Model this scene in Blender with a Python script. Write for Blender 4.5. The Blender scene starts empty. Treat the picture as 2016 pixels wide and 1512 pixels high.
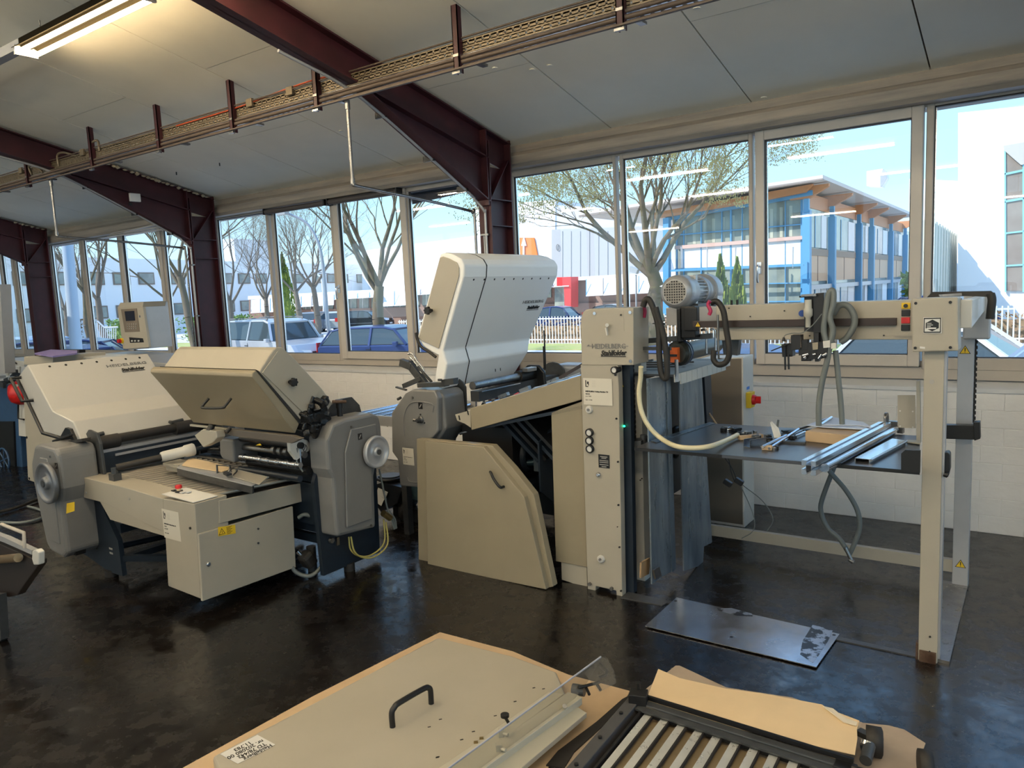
import bpy, bmesh, math, random
from mathutils import Vector, Matrix
random.seed(7)
# ---------------------------------------------------------------- camera
F_PX = 1480.0; EYE = 1.7
AX = ((0.818, 0.032, -0.574), (0.573, -0.123, 0.81), (-0.045, -0.992, -0.119))
def _axes():
    a = Vector((1100 + 1008, -(674 - 756), -F_PX)).normalized()
    z = -Vector((1550 - 1008, 13000 - 756, F_PX)); z = (z - a * z.dot(a)).normalized()
    return a, z.cross(a), z
XA, YA, ZA = _axes()                      # world axes seen from the camera (right, down, forward)
sc = bpy.context.scene
cam = bpy.data.objects.new('camera', bpy.data.cameras.new('camera'))
sc.collection.objects.link(cam); sc.camera = cam
cam.data.sensor_width = 36; cam.data.lens = F_PX / 2016 * 36
cam.data.clip_start = 0.05; cam.data.clip_end = 600
cam.matrix_world = Matrix(((XA[0], -XA[1], -XA[2], 0), (YA[0], -YA[1], -YA[2], 0), (ZA[0], -ZA[1], -ZA[2], EYE), (0, 0, 0, 1)))
# ---------------------------------------------------------------- view, sky, sun
sc.view_settings.view_transform = 'Standard'; sc.view_settings.look = 'None'
sc.view_settings.exposure = 0.0; sc.view_settings.gamma = 1.0; sc.view_settings.use_curve_mapping = False
W = bpy.data.worlds.new('sky'); sc.world = W; W.use_nodes = True
nt = W.node_tree; bg = nt.nodes['Background']; bg.inputs[1].default_value = 1.75
tc = nt.nodes.new('ShaderNodeTexCoord'); sx = nt.nodes.new('ShaderNodeSeparateXYZ'); cr = nt.nodes.new('ShaderNodeValToRGB')
nt.links.new(tc.outputs['Generated'], sx.inputs[0]); nt.links.new(sx.outputs['Z'], cr.inputs[0]); nt.links.new(cr.outputs[0], bg.inputs[0])
e = cr.color_ramp.elements
e[0].position = 0.0; e[0].color = (0.66, 0.88, 1.0, 1); e[1].position = 1.0; e[1].color = (0.26, 0.52, 1.15, 1)
m = e.new(0.12); m.color = (0.44, 0.76, 0.95, 1); m = e.new(0.3); m.color = (0.36, 0.66, 1.0, 1)
sun = bpy.data.objects.new('sun', bpy.data.lights.new('sun', 'SUN')); sc.collection.objects.link(sun)
sun.data.energy = 6.5; sun.data.color = (1, .95, .87); sun.data.angle = 0.009
sun.rotation_euler = Vector((0.50, 0.58, -0.72)).to_track_quat('-Z', 'Y').to_euler()
TUBE = 66.0                                # radiance of the fluorescent tubes
TUBE_COL = (1.0, 0.84, 0.60)
# ---------------------------------------------------------------- helpers
col = sc.collection
ORG = {}
def ray(u, v):
    d = Vector((u - 1008, v - 756, F_PX)); return Vector((XA.dot(d), YA.dot(d), ZA.dot(d)))
def parse(s):
    return [tuple(map(float, q.split(','))) for q in s.split()]
def at(axis, val, s):                      # points of the plane x / y / z = val
    i = 'xyz'.index(axis); o = Vector((0, 0, EYE)); r = []
    for u, v in (parse(s) if isinstance(s, str) else s):
        d = ray(u, v); r.append(o + d * ((val - o[i]) / d[i]))
    return r
PX = lambda v, s: at('x', v, s)
PY = lambda v, s: at('y', v, s)
PZ = lambda v, s: at('z', v, s)
V = Vector
class MB:
    def __init__(s): s.v = []; s.f = []; s.sm = []
    def add(s, vs, fs, smooth=False):
        n = len(s.v); s.v += [Vector(p) for p in vs]
        for f in fs: s.f.append([n + i for i in f]); s.sm.append(smooth)
        return s
    def prism(s, pts, vec):
        n = len(pts); vec = Vector(vec)
        return s.add(list(pts) + [p + vec for p in pts],
                     [list(range(n)), list(range(2 * n - 1, n - 1, -1))] + [[i, (i + 1) % n, n + (i + 1) % n, n + i] for i in range(n)])
    def box(s, x0, x1, y0, y1, z0, z1):
        return s.prism([V((x0, y0, z0)), V((x1, y0, z0)), V((x1, y1, z0)), V((x0, y1, z0))], (0, 0, z1 - z0))
    def obox(s, c, size, rot=None):
        a, b, d = [q / 2 for q in size]; R = rot or Matrix.Identity(3); c = V(c)
        p = [c + R @ V((sx_ * a, sy_ * b, -d)) for sx_, sy_ in ((-1, -1), (1, -1), (1, 1), (-1, 1))]
        return s.prism(p, R @ V((0, 0, 2 * d)))
    def bar(s, p0, p1, w, h, up=(0, 0, 1)):
        p0 = V(p0); p1 = V(p1); d = (p1 - p0).normalized(); up = V(up); a = d.cross(up)
        if a.length < 1e-4: a = d.cross(V((1, 0, 0)))
        a.normalize(); b = a.cross(d); q = []
        for sa, sb in ((-1, -1), (1, -1), (1, 1), (-1, 1)): q.append(p0 + a * (sa * w / 2) + b * (sb * h / 2))
        return s.prism(q, p1 - p0)
    def ring(s, pts_r, axis_dirs, n):
        pass
    def lathe(s, p0, axis, prof, n=20, smooth=True):
        p0 = V(p0); ax = V(axis).normalized(); a = ax.orthogonal().normalized(); b = ax.cross(a)
        vs = []; fs = []
        for t, r in prof:
            for i in range(n):
                w = 2 * math.pi * i / n; vs.append(p0 + ax * t + (a * math.cos(w) + b * math.sin(w)) * r)
        for k in range(len(prof) - 1):
            for i in range(n): fs.append([k * n + i, k * n + (i + 1) % n, (k + 1) * n + (i + 1) % n, (k + 1) * n + i])
        s.add(vs, fs, smooth)
        s.add([vs[i] for i in range(n)], [list(range(n - 1, -1, -1))]); m_ = len(vs) - n
        return s.add([vs[m_ + i] for i in range(n)], [list(range(n))])
    def cyl(s, p0, p1, r, r1=None, n=16):
        p0 = V(p0); p1 = V(p1); L = (p1 - p0).length
        return s.lathe(p0, p1 - p0, [(0, r), (L, r if r1 is None else r1)], n)
    def tube(s, pts, r, n=8, smooth_path=True, sub=5, r1=None):
        P = [V(p) for p in pts]
        if smooth_path and len(P) > 2:
            Q = []; E_ = [P[0] * 2 - P[1]] + P + [P[-1] * 2 - P[-2]]
            for i in range(1, len(E_) - 2):
                for k in range(sub):
                    t = k / sub; a, b, c, d = E_[i - 1:i + 3]
                    Q.append(0.5 * ((2 * b) + (c - a) * t + (2 * a - 5 * b + 4 * c - d) * t * t + (3 * b - a - 3 * c + d) * t ** 3))
            P = Q + [P[-1]]
        vs = []; fs = []; m_ = len(P); prev = None
        for i, p in enumerate(P):
            d = (P[min(i + 1, m_ - 1)] - P[max(i - 1, 0)])
            d = d.normalized() if d.length > 1e-9 else V((0, 0, 1))
            a = (prev - d * prev.dot(d)) if prev is not None else d.orthogonal()
            a = a.normalized() if a.length > 1e-6 else d.orthogonal().normalized()
            prev = a; b = d.cross(a); rr = r if r1 is None else r + (r1 - r) * i / (m_ - 1)
            for k in range(n):
                w = 2 * math.pi * k / n; vs.append(p + (a * math.cos(w) + b * math.sin(w)) * rr)
        for i in range(m_ - 1):
            for k in range(n): fs.append([i * n + k, i * n + (k + 1) % n, (i + 1) * n + (k + 1) % n, (i + 1) * n + k])
        s.add(vs, fs, True); s.add(vs[:n], [list(range(n - 1, -1, -1))]); return s.add(vs[-n:], [list(range(n))])
    def build(s, name, mat, parent=None, bevel=0, seg=2, label=None, kind=None, origin=None):
        me = bpy.data.meshes.new(name)
        org = V(ORG[parent.name]) if parent is not None else V(origin) if origin is not None else V((0, 0, 0))
        if parent is None and origin is None and s.v:
            xs = [p.x for p in s.v]; ys = [p.y for p in s.v]; zs = [p.z for p in s.v]
            org = V(((min(xs) + max(xs)) / 2, (min(ys) + max(ys)) / 2, min(zs)))
        me.from_pydata([tuple(p - org) for p in s.v], [], s.f)
        me.polygons.foreach_set('use_smooth', s.sm)
        b = bmesh.new(); b.from_mesh(me); bmesh.ops.recalc_face_normals(b, faces=b.faces); b.to_mesh(me); b.free()
        me.materials.append(mat); o = bpy.data.objects.new(name, me); col.objects.link(o)
        if parent is not None: o.parent = parent
        else: o.location = org
        ORG[o.name] = org
        if bevel:
            md = o.modifiers.new('bevel', 'BEVEL'); md.width = bevel; md.segments = seg; md.limit_method = 'ANGLE'; md.angle_limit = 0.5
        if label: o['label'] = label
        if kind: o['kind'] = kind
        return o
def thing(name, loc, label=None, cat=None, group=None, kind=None):
    o = bpy.data.objects.new(name, None); col.objects.link(o); o.location = loc; ORG[o.name] = V(loc); o.empty_display_size = .1
    return tag(o, label, cat, group, kind)
def tag(o, label=None, cat=None, group=None, kind=None):
    if label: o['label'] = label
    if cat: o['category'] = cat
    if group: o['group'] = group
    if kind: o['kind'] = kind
    return o
def dup(root, off, label=None, group=None):
    c = root.copy(); col.objects.link(c); c.location = root.location + V(off)
    ORG[c.name] = ORG[root.name] + V(off)
    if label: c['label'] = label
    if group: c['group'] = group
    def kids(a, b):
        for k in list(a.children):
            d = k.copy(); col.objects.link(d); d.parent = b; kids(k, d)
    kids(root, c); return c
def text(body, size, o, xd, yd, mat, parent, name='lettering', ext=0.0008, shear=0, bold=0.0, sx_=1.0):
    cu = bpy.data.curves.new(name, 'FONT'); cu.body = body; cu.size = size; cu.extrude = ext; cu.shear = shear; cu.offset = bold
    cu.resolution_u = 2
    t = bpy.data.objects.new(name + '_src', cu); col.objects.link(t)
    dg = bpy.context.evaluated_depsgraph_get(); me = bpy.data.meshes.new_from_object(t.evaluated_get(dg))
    bpy.data.objects.remove(t); bpy.data.curves.remove(cu)
    xd = V(xd).normalized(); yd = V(yd).normalized(); zd = xd.cross(yd)
    org = V(ORG[parent.name]); o = V(o)
    for v in me.vertices: v.co = o + xd * v.co.x * sx_ + yd * v.co.y + zd * v.co.z - org
    me.materials.clear(); me.materials.append(mat); me.name = name
    ob = bpy.data.objects.new(name, me); col.objects.link(ob); ob.parent = parent; ORG[ob.name] = org
    return ob
MATS = {}
def mat(name, c, rough=.5, metal=0, var=0.0, vscale=6, bump=0.0, bscale=60, c2=None, emit=None, es=0, spec=.5, coat=0, rvar=0.0, stretch=None, thr=None):
    m_ = bpy.data.materials.new(name); m_.use_nodes = True; n = m_.node_tree; p = n.nodes['Principled BSDF']
    p.inputs['Base Color'].default_value = (*c, 1); p.inputs['Roughness'].default_value = rough; p.inputs['Metallic'].default_value = metal
    p.inputs['Specular IOR Level'].default_value = spec; p.inputs['Coat Weight'].default_value = coat
    tcn = n.nodes.new('ShaderNodeTexCoord'); mp = n.nodes.new('ShaderNodeMapping'); n.links.new(tcn.outputs['Object'], mp.inputs[0])
    if stretch: mp.inputs['Scale'].default_value = stretch
    if var or c2:
        nz = n.nodes.new('ShaderNodeTexNoise'); nz.inputs['Scale'].default_value = vscale; nz.inputs['Detail'].default_value = 6; nz.inputs['Roughness'].default_value = .62
        n.links.new(mp.outputs[0], nz.inputs['Vector'])
        r = n.nodes.new('ShaderNodeValToRGB'); a, b = thr or (.35, .68)
        r.color_ramp.elements[0].position = a; r.color_ramp.elements[1].position = b
        d = c2 or tuple(q * (1 - var) for q in c)
        r.color_ramp.elements[0].color = (*d, 1); r.color_ramp.elements[1].color = (*c, 1)
        n.links.new(nz.outputs['Fac'], r.inputs[0]); n.links.new(r.outputs[0], p.inputs['Base Color'])
    if rvar:
        nr = n.nodes.new('ShaderNodeTexNoise'); nr.inputs['Scale'].default_value = vscale * 1.7; nr.inputs['Detail'].default_value = 8; nr.inputs['Roughness'].default_value = .7
        n.links.new(mp.outputs[0], nr.inputs['Vector'])
        mr = n.nodes.new('ShaderNodeMapRange'); mr.inputs[1].default_value = .35; mr.inputs[2].default_value = .65
        mr.inputs[3].default_value = max(.02, rough - rvar); mr.inputs[4].default_value = rough + rvar
        n.links.new(nr.outputs['Fac'], mr.inputs[0]); n.links.new(mr.outputs[0], p.inputs['Roughness'])
    if bump:
        nb = n.nodes.new('ShaderNodeTexNoise'); nb.inputs['Scale'].default_value = bscale; nb.inputs['Detail'].default_value = 5
        n.links.new(mp.outputs[0], nb.inputs['Vector']); bp = n.nodes.new('ShaderNodeBump'); bp.inputs['Strength'].default_value = bump; bp.inputs['Distance'].default_value = .02
        n.links.new(nb.outputs['Fac'], bp.inputs['Height']); n.links.new(bp.outputs[0], p.inputs['Normal'])
    if emit:
        p.inputs['Emission Color'].default_value = (*emit, 1); p.inputs['Emission Strength'].default_value = es
    MATS[name] = m_; return m_
CREAM = mat('cream_paint', (.40, .37, .305), .38, var=.06, vscale=3)
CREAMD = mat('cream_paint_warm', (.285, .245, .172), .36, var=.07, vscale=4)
OFFW = mat('off_white_paint', (.62, .61, .57), .36, var=.05, vscale=3)
GREYH = mat('grey_hammer_paint', (.19, .19, .19), .34, var=.10, vscale=5)
DGREY = mat('dark_grey_steel', (.075, .08, .085), .4, metal=.3, var=.3, vscale=12)
BLK = mat('black_plastic', (.008, .008, .009), .42)
BLKR = mat('black_rubber', (.022, .02, .019), .6, var=.3, vscale=20)
NAVY = mat('dark_blue_steel', (.012, .022, .038), .45, var=.3, vscale=8)
STEEL = mat('bright_steel', (.66, .67, .70), .18, metal=1, var=.05, vscale=10)
STEELD = mat('dull_steel', (.33, .32, .31), .35, metal=1, var=.3, vscale=9, rvar=.12)
ALU = mat('brushed_aluminium', (.74, .75, .78), .24, metal=1, var=.03, vscale=6)
ALUP = mat('aluminium_paint', (.46, .47, .49), .35, metal=.35, var=.08, vscale=6)
MARO = mat('oxblood_paint', (.055, .009, .014), .5, var=.35, vscale=5, bump=.05, bscale=30)
RUST = mat('rusty_steel', (.20, .13, .09), .6, metal=.5, c2=(.07, .035, .02), vscale=14)
BRONZE = mat('bronze_brown_frame', (.46, .42, .37), .45, var=.06, vscale=6)
BRONZEL = mat('window_frame_grey', (.56, .52, .47), .42, var=.06, vscale=6)
RED = mat('red_plastic', (.55, .015, .015), .35)
YEL = mat('yellow_sticker', (.75, .50, .02), .5)
WHT = mat('white_sticker', (.66, .66, .64), .5)
INK = mat('black_ink', (.01, .01, .01), .6)
INKG = mat('grey_ink', (.17, .17, .17), .5)
DECAL = mat('grey_decal', (.36, .35, .33), .45)
KRAFT = mat('kraft_paper', (.55, .40, .25), .8, var=.12, vscale=5, bump=.12, bscale=9)
KRAFTL = mat('pale_kraft_paper', (.80, .60, .36), .75, var=.08, vscale=4, bump=.10, bscale=7)
CARD = mat('grey_board', (.42, .33, .25), .85, var=.12, vscale=6)
HOSE = mat('grey_hose_plastic', (.15, .17, .17), .45, var=.1, vscale=10)
HOSEC = mat('cream_hose_plastic', (.68, .62, .42), .4)
GREEN = mat('green_lamp', (.0, .4, .2), .3, emit=(.02, 1, .45), es=3)
ORAN = mat('orange_plastic', (.62, .12, .02), .4)
PAINTW = mat('white_masonry_paint', (.88, .87, .86), .6, var=.10, vscale=3, bump=.15, bscale=25)
WOOD = mat('board_wood', (.36, .24, .13), .6, var=.2, vscale=9)
# ---------------------------------------------------------------- room shell
WY = 5.67
XL, XR, YB = -24.0, 6.0, -10.0
SL = .225
def cz(y): return 3.0 + SL * (WY - y)
mfloor = mat('worn_dark_floor', (.008, .0055, .004), .25, c2=(.003, .0022, .002), vscale=4.5, rvar=.13, bump=.07, bscale=9, spec=.7)
MB().box(XL, XR, YB, WY + .3, -.12, 0).build('floor', mfloor, kind='structure', origin=(0, 0, -.12))
wback = mat('plain_wall_paint', (.62, .60, .54), .7, var=.08)
wb_ = MB().box(XL, XR, YB - .2, YB, 0, 1.0).box(XL, XR, YB - .2, YB, 4.0, 5.8)
for i_ in range(16): wb_.box(XL + i_ * 2 - .08, XL + i_ * 2 + .08, YB - .2, YB, 1.0, 4.0)
wb_.build('wall_back', wback, kind='structure')
MB().box(XL - .2, XR + .2, YB - 4.2, YB - .2, 4.3, 4.45).build('sun_block_canopy', wback, kind='structure')  # unseen canopy, added to keep direct sun out of the back openings
MB().box(XL - .2, XL, YB - .2, WY + .3, 0, 5.8).build('wall_left', wback, kind='structure')
wr_ = MB().box(XR, XR + .2, YB - .2, WY + .3, 0, .4).box(XR, XR + .2, YB - .2, -3.5, .4, 5.8).box(XR, XR + .2, -3.5, WY + .3, 4.2, 5.8)
for y_ in (-3.5, -1.2, 1.1, 3.4, 5.67): wr_.box(XR, XR + .2, y_ - .06, y_ + .06, .4, 4.2)
wr_.build('wall_right', wback, kind='structure')
# window wall: parapet of painted blocks
wf = thing('wall_front', (0, WY + .15, 0), kind='structure')
mortar = mat('painted_joint', (.76, .75, .73), .7)
MB().box(XL, XR, WY + .004, WY + .3, 0, .93).build('parapet', mortar, wf)
b0 = MB(); bw, bh = .2485, .1125; b0.box(0, bw - .002, 0, .010, 0, bh - .002)
first = None; rows = 8; pitch = .93 / rows
spare = MB()
for r in range(rows):
    off = -(bw / 2) * (r % 2)
    k = 0; x = -9.0 + off
    while x < .55:
        dz = pitch * r + .0015
        if first is None:
            first = b0.build('brick', PAINTW, wf, bevel=.0022, seg=1, origin=None); first.location = V((x, WY + .001, dz)) - V(ORG[wf.name])
            for v in first.data.vertices: v.co += V(ORG[wf.name])
        elif x > -8.75:
            c = first.copy(); col.objects.link(c); c.location = V((x, WY + .001 + random.uniform(-.0006, .0006), dz)) - V(ORG[wf.name])
            c.scale = (1, 1, pitch / bh)
        x += bw
for r in range(rows):
    x = -24 + (-(bw / 2) * (r % 2))
    while x < -8.9:
        spare.box(x, x + bw - .004, WY - .002, WY + .01, pitch * r + .0015, pitch * (r + 1) - .002); x += bw
spare.build('bricks_beyond', PAINTW, wf, kind='stuff')
# sloping sill and facade girder
sill = mat('sill_paint', (.66, .68, .70), .45, var=.06)
MB().prism([V((XL, WY - .012, .93)), V((XL, WY - .012, .955)), V((XL, 5.80, 1.0)), V((XL, WY + .3, 1.0)), V((XL, WY + .3, .93))], (XR - XL, 0, 0)).build('trim_1', sill, kind='structure')
gird = mat('facade_girder', (.46, .39, .31), .6, c2=(.28, .25, .22), vscale=2.2, stretch=(.5, 1, 7), bump=.06)
g = MB()
g.prism([V((XL, y, z)) for y, z in ((5.62, 2.80), (5.60, 2.83), (5.60, 2.90), (5.63, 2.925), (5.66, 2.94), (5.66, 3.03), (6.0, 3.03), (6.0, 2.80))], (XR - XL, 0, 0))
g.build('trim_2', gird, kind='structure')
# ceiling: slab with boards
mceil = mat('ceiling_board', (.93, .905, .79), .85, var=.09, vscale=.9, bump=.06, bscale=3)
mgap = mat('ceiling_gap', (.10, .07, .045), .9)
ce = thing('ceiling', (0, WY, 3.0), kind='structure')
yR = -4.0
MB().prism([V((XL, WY + .4, cz(WY + .4) + .012)), V((XL, yR, cz(yR) + .012)), V((XL, YB - .2, cz(yR) + .012)), V((XL, YB - .2, cz(yR) + .2)), V((XL, yR, cz(yR) + .2)), V((XL, WY + .4, cz(WY + .4) + .2))], (XR - XL, 0, 0)).build('ceiling_slab', mgap, ce)
pw = 1.14; dn = V((0, -1, SL)).normalized()
k0 = -20
for k in range(k0, 6):
    x0 = -.635 + pw * k
    cuts = [WY + .05, 4.5 if k % 2 else 3.54, 2.1 if k % 2 else 1.1, -.4 if k % 2 else -1.4, yR]
    for a, b in zip(cuts[:-1], cuts[1:]):
        mb = MB(); mb.prism([V((x0 + .005, a - .003, cz(a) - .004)), V((x0 + pw - .005, a - .003, cz(a) - .004)), V((x0 + pw - .005, b + .003, cz(b) - .004)), V((x0 + .005, b + .003, cz(b) - .004))], (0, 0, .014))
        mb.build('ceiling_panel', mceil, ce)
for u, v in ((347, 338), (432, 320), (165, 366)):
    p = V((0, 0, EYE)); d = ray(u, v); t = (3.0 + SL * WY - EYE) / (d.z + SL * d.y); q = p + d * t
    MB().cyl(q, q - V((0, 0, .035)), .006, n=8).build('hook_stub', BLK, ce)
for u, v in ((1048, 136), (1082, 128), (1372, 15), (1504, 191), (672, 257), (975, 478 - 345), (655, 160)):
    p = V((0, 0, EYE)); d = ray(u, v); t = (3.0 + SL * WY - EYE) / (d.z + SL * d.y); q = p + d * t
    MB().cyl(q + V((0, 0, .0)), q - V((0, 0, .007)), .022, n=14).build('screw_plug', mceil, ce)
# portal frames
def portal(X, nm='trim'):
    t = thing(nm, (X, 5.3, 0), kind='structure')
    fw = .065; a = MB()
    a.box(X - fw, X + fw, 5.22, 5.232, 0, 2.98); a.box(X - fw, X + fw, 5.53, 5.545, 0, 3.02); a.box(X - .003, X + .003, 5.232, 5.53, 0, 2.78)
    a.build('column', MARO, t)
    s_ = MB()
    for z in (2.50, 2.28): s_.box(X + .005, X + fw, 5.232, 5.53, z, z + .008)
    s_.bar((X + .03, 5.24, 2.50), (X + .03, 5.52, 2.85), .05, .008); s_.build('stiffener', MARO, t)
    r = MB()
    zt = lambda y: cz(y) - .03
    y0, y1 = 5.55, yR
    dpt = .235
    r.prism([V((X - fw, y0, zt(y0))), V((X - fw, y1, zt(y1))), V((X - fw, y1, zt(y1) - .012)), V((X - fw, y0, zt(y0) - .012))], (2 * fw, 0, 0))
    r.prism([V((X - .005, y0, zt(y0))), V((X - .005, y1, zt(y1))), V((X - .005, y1, zt(y1) - dpt)), V((X - .005, y0, zt(y0) - dpt))], (.01, 0, 0))
    r.prism([V((X - fw, 5.23, zt(5.23) - dpt)), V((X - fw, y1, zt(y1) - dpt)), V((X - fw, y1, zt(y1) - dpt + .012)), V((X - fw, 5.23, zt(5.23) - dpt + .012))], (2 * fw, 0, 0))
    r.box(X - fw, X + fw, 5.19, 5.205, 2.45, zt(5.2)); r.build('rafter', MARO, t)
    h = MB(); ya = 3.85; za = zt(ya) - dpt
    h.prism([V((X - .005, 5.22, zt(5.22) - dpt)), V((X - .005, ya, za)), V((X - .005, 5.22, 2.49))], (.01, 0, 0))
    h.prism([V((X - fw, ya, za)), V((X - fw, 5.22, 2.49)), V((X - fw, 5.22, 2.478)), V((X - fw, ya, za - .012))], (2 * fw, 0, 0))
    h.build('haunch', MARO, t)
    return t
PORT = [(-3.90, 'trim_3'), (-8.27, 'trim_4'), (-12.62, 'trim_5'), (-17.1, 'trim_6'), (.46, 'trim_7'), (4.85, 'trim_8')]
for X, nm in PORT: portal(X, nm)
foam = mat('expanding_foam', (.42, .36, .26), .9, bump=.5, bscale=20)
for X, ya, yb in ((-8.27, 4.15, 5.5), (-12.62, 5.1, 5.5)):
    f = MB(); y = ya
    while y < yb:
        f.lathe((X + .06, y, cz(y) - .045), (0, 1, 0), [(0, .006), (.02, .008 + random.random() * .018), (.05, .006)], 7); y += .03 + random.random() * .05
    o = f.build('foam_bead', foam, None, kind='stuff'); tag(o, 'lumpy foam bead sealing the ceiling above the %s red rafter' % ('middle' if X > -9 else 'far left'), 'foam')
# windows
glass = bpy.data.materials.new('window_glass'); glass.use_nodes = True; n = glass.node_tree
for q in list(n.nodes): n.nodes.remove(q)
go = n.nodes.new('ShaderNodeOutputMaterial'); gm = n.nodes.new('ShaderNodeMixShader'); gt = n.nodes.new('ShaderNodeBsdfTransparent'); gg = n.nodes.new('ShaderNodeBsdfGlossy'); gf = n.nodes.new('ShaderNodeFresnel')
gt.inputs[0].default_value = (.97, .98, .98, 1); gg.inputs['Roughness'].default_value = .0; gf.inputs['IOR'].default_value = 1.45
gb = n.nodes.new('ShaderNodeNewGeometry'); gr_ = n.nodes.new('ShaderNodeMapRange'); gr_.inputs[3].default_value = 1.45; gr_.inputs[4].default_value = 1 / 1.45
n.links.new(gb.outputs['Backfacing'], gr_.inputs[0]); n.links.new(gr_.outputs[0], gf.inputs['IOR'])
n.links.new(gf.outputs[0], gm.inputs[0]); n.links.new(gt.outputs[0], gm.inputs[1]); n.links.new(gg.outputs[0], gm.inputs[2]); n.links.new(gm.outputs[0], go.inputs[0])
ZB, ZT = 1.045, 2.80
wn = 0
def window(x0, x1, zb, zt, sash=False, handle=None, fw=(.05, .05)):
    global wn
    wn += 1; t = thing('window_%d' % wn, ((x0 + x1) / 2, 5.74, zb), kind='structure')
    mm = BRONZEL if sash else BRONZE
    f = MB(); y0, y1 = (5.715, 5.79) if sash else (5.74, 5.80)
    w0, w1 = fw
    f.box(x0 - w0, x0, y0, y1, zb - .08, zt + .07); f.box(x1, x1 + w1, y0, y1, zb - .08, zt + .07)
    f.box(x0, x1, y0, y1, zb - .08, zb); f.box(x0, x1, y0, y1, zt, zt + .07)
    f.build('sash' if sash else 'frame', mm, t, bevel=.004, seg=1)
    g_ = MB(); g_.box(x0 - .002, x0 + .006, y0 + .02, y1 - .01, zb, zt); g_.box(x1 - .006, x1 + .002, y0 + .02, y1 - .01, zb, zt); g_.box(x0, x1, y0 + .02, y1 - .01, zb, zb + .006)
    g_.box(x0, x1, y0 + .02, y1 - .01, zt - .006, zt)
    g_.build('gasket', BLKR, t)
    sp = MB(); sp.box(x0 + .006, x0 + .012, y1 - .03, y1 - .012, zb, zt); sp.build('glazing_spacer', ALU, t)
    MB().box(x0, x1, y1 - .026, y1 - .020, zb, zt).build('pane', glass, t)
    if handle is not None:
        hx, hz = handle; h = MB(); h.box(hx - .016, hx + .016, y0 - .012, y0, hz - .035, hz + .05)
        h.tube([(hx, y0 - .012, hz + .02), (hx, y0 - .045, hz + .025), (hx + .003, y0 - .055, hz), (hx - .002, y0 - .05, hz - .07), (hx, y0 - .042, hz - .10)], .009, 8)
        h.build('handle', ALU, t)
    return t
def xs(v, *us): return [PY(5.74, [(u, v)])[0].x for u in us]
zs = PY(5.74, '1300,303 1300,703')
# bay 3 (nearest), bay 2, bay 1 and beyond: four lights each
zt3 = 2.745
b3 = [xs(450, 1014)[0], xs(450, 1209)[0], xs(450, 1229)[0], xs(400, 1474)[0], xs(400, 1506)[0], xs(400, 1793)[0], xs(400, 1836)[0], .40]
window(b3[0], b3[1], 1.15, zt3, fw=(.14, .028)); window(b3[2], b3[3], 1.15, zt3 + .01, fw=(.028, .03))
window(b3[4], b3[5], 1.165, zt3 - .015, True, (b3[4] - .035, 1.80), fw=(.065, .07)); window(b3[6], b3[7], 1.145, zt3 + .04, fw=(.045, .06))
b2 = [xs(560, 437)[0], xs(560, 533)[0], xs(560, 548)[0], xs(560, 659)[0], xs(560, 677)[0], xs(560, 799)[0], xs(560, 813)[0], -4.06]
window(b2[0], b2[1], 1.12, 2.78, fw=(.16, .045)); window(b2[2], b2[3], 1.12, 2.79, fw=(.045, .05))
window(b2[4], b2[5], 1.15, 2.76, True, (b2[4] - .045, 1.83), fw=(.08, .08)); window(b2[6], b2[7], 1.14, 2.76, fw=(.04, .09))
b1 = [xs(560, 107)[0], xs(560, 164)[0], xs(560, 172)[0], xs(560, 239)[0], xs(560, 251)[0], xs(560, 321)[0], xs(560, 330)[0], xs(560, 384)[0]]
window(b1[0], b1[1], 1.13, 2.80, fw=(.16, .05)); window(b1[2], b1[3], 1.13, 2.80, fw=(.05, .05))
window(b1[4], b1[5], 1.13, 2.80, True, fw=(.07, .07)); window(b1[6], b1[7], 1.13, 2.80, fw=(.05, .12))
b0_ = [-17.0, -15.95, -15.85, -14.9, -14.75, b1[0] - 1.42, b1[0] - 1.30, b1[0] - .45]
for i in range(0, 8, 2): window(b0_[i], b0_[i + 1], 1.13, 2.80, i == 4, fw=(.06, .06))
for k in range(6): window(-23.5 + k * 1.08, -22.55 + k * 1.08, 1.13, 2.80, fw=(.06, .06))
for k in range(5): window(.6 + k * 1.08, 1.55 + k * 1.08, 1.13, 2.80, fw=(.06, .06))
# rail of frame under and above the lights, fill beside columns
fr = MB(); fr.box(XL, XR, 5.745, 5.80, 1.0, 1.08); fr.box(XL, XR, 5.745, 5.81, 2.785, 2.86)
fr.build('trim_9', BRONZE, kind='structure')
wl = MB(); wl.box(XL, XR, 5.795, 5.81, 1.0, 1.12)
for a, b in zip([b1[7], b2[7], b0_[7], b3[7]], [b2[0], b3[0], b1[0], .6]): wl.box(a + .02, b - .02, 5.70, 5.82, 1.0, 2.86)
wl.build('trim_10', BRONZE, kind='structure')
# roller blind cassettes on bay 2
bl = mat('blind_cassette', (.10, .085, .08), .5, var=.1)
for i, (a, b, lab) in enumerate(((b2[2] - .03, b2[3] + .03, 'dark rolled blind cassette above the second light of the middle bay'), (b2[4] - .06, b2[5] + .04, 'dark rolled blind cassette above the opening sash of the middle bay'))):
    o = thing('roller_blind', ((a + b) / 2, 5.66, 2.72), lab, 'blind')
    MB().cyl((a, 5.665, 2.765), (b, 5.665, 2.765), .03, n=14).build('roll', bl, o)
    c_ = MB(); c_.box(a - .005, a + .008, 5.63, 5.73, 2.735, 2.80); c_.box(b - .008, b + .012, 5.63, 5.73, 2.735, 2.80); c_.build('bracket', BLK, o)
o = thing('awning_blind', (-4.6, 6.2, 2.6), 'dark fabric awning slanting down outside beside the red column', 'awning')
aw = mat('awning_cloth', (.10, .09, .10), .8)
MB().prism(PY(5.95, '797,381 962,356 958,368 800,404'), (0, .03, 0)).build('cloth', aw, o)
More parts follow.
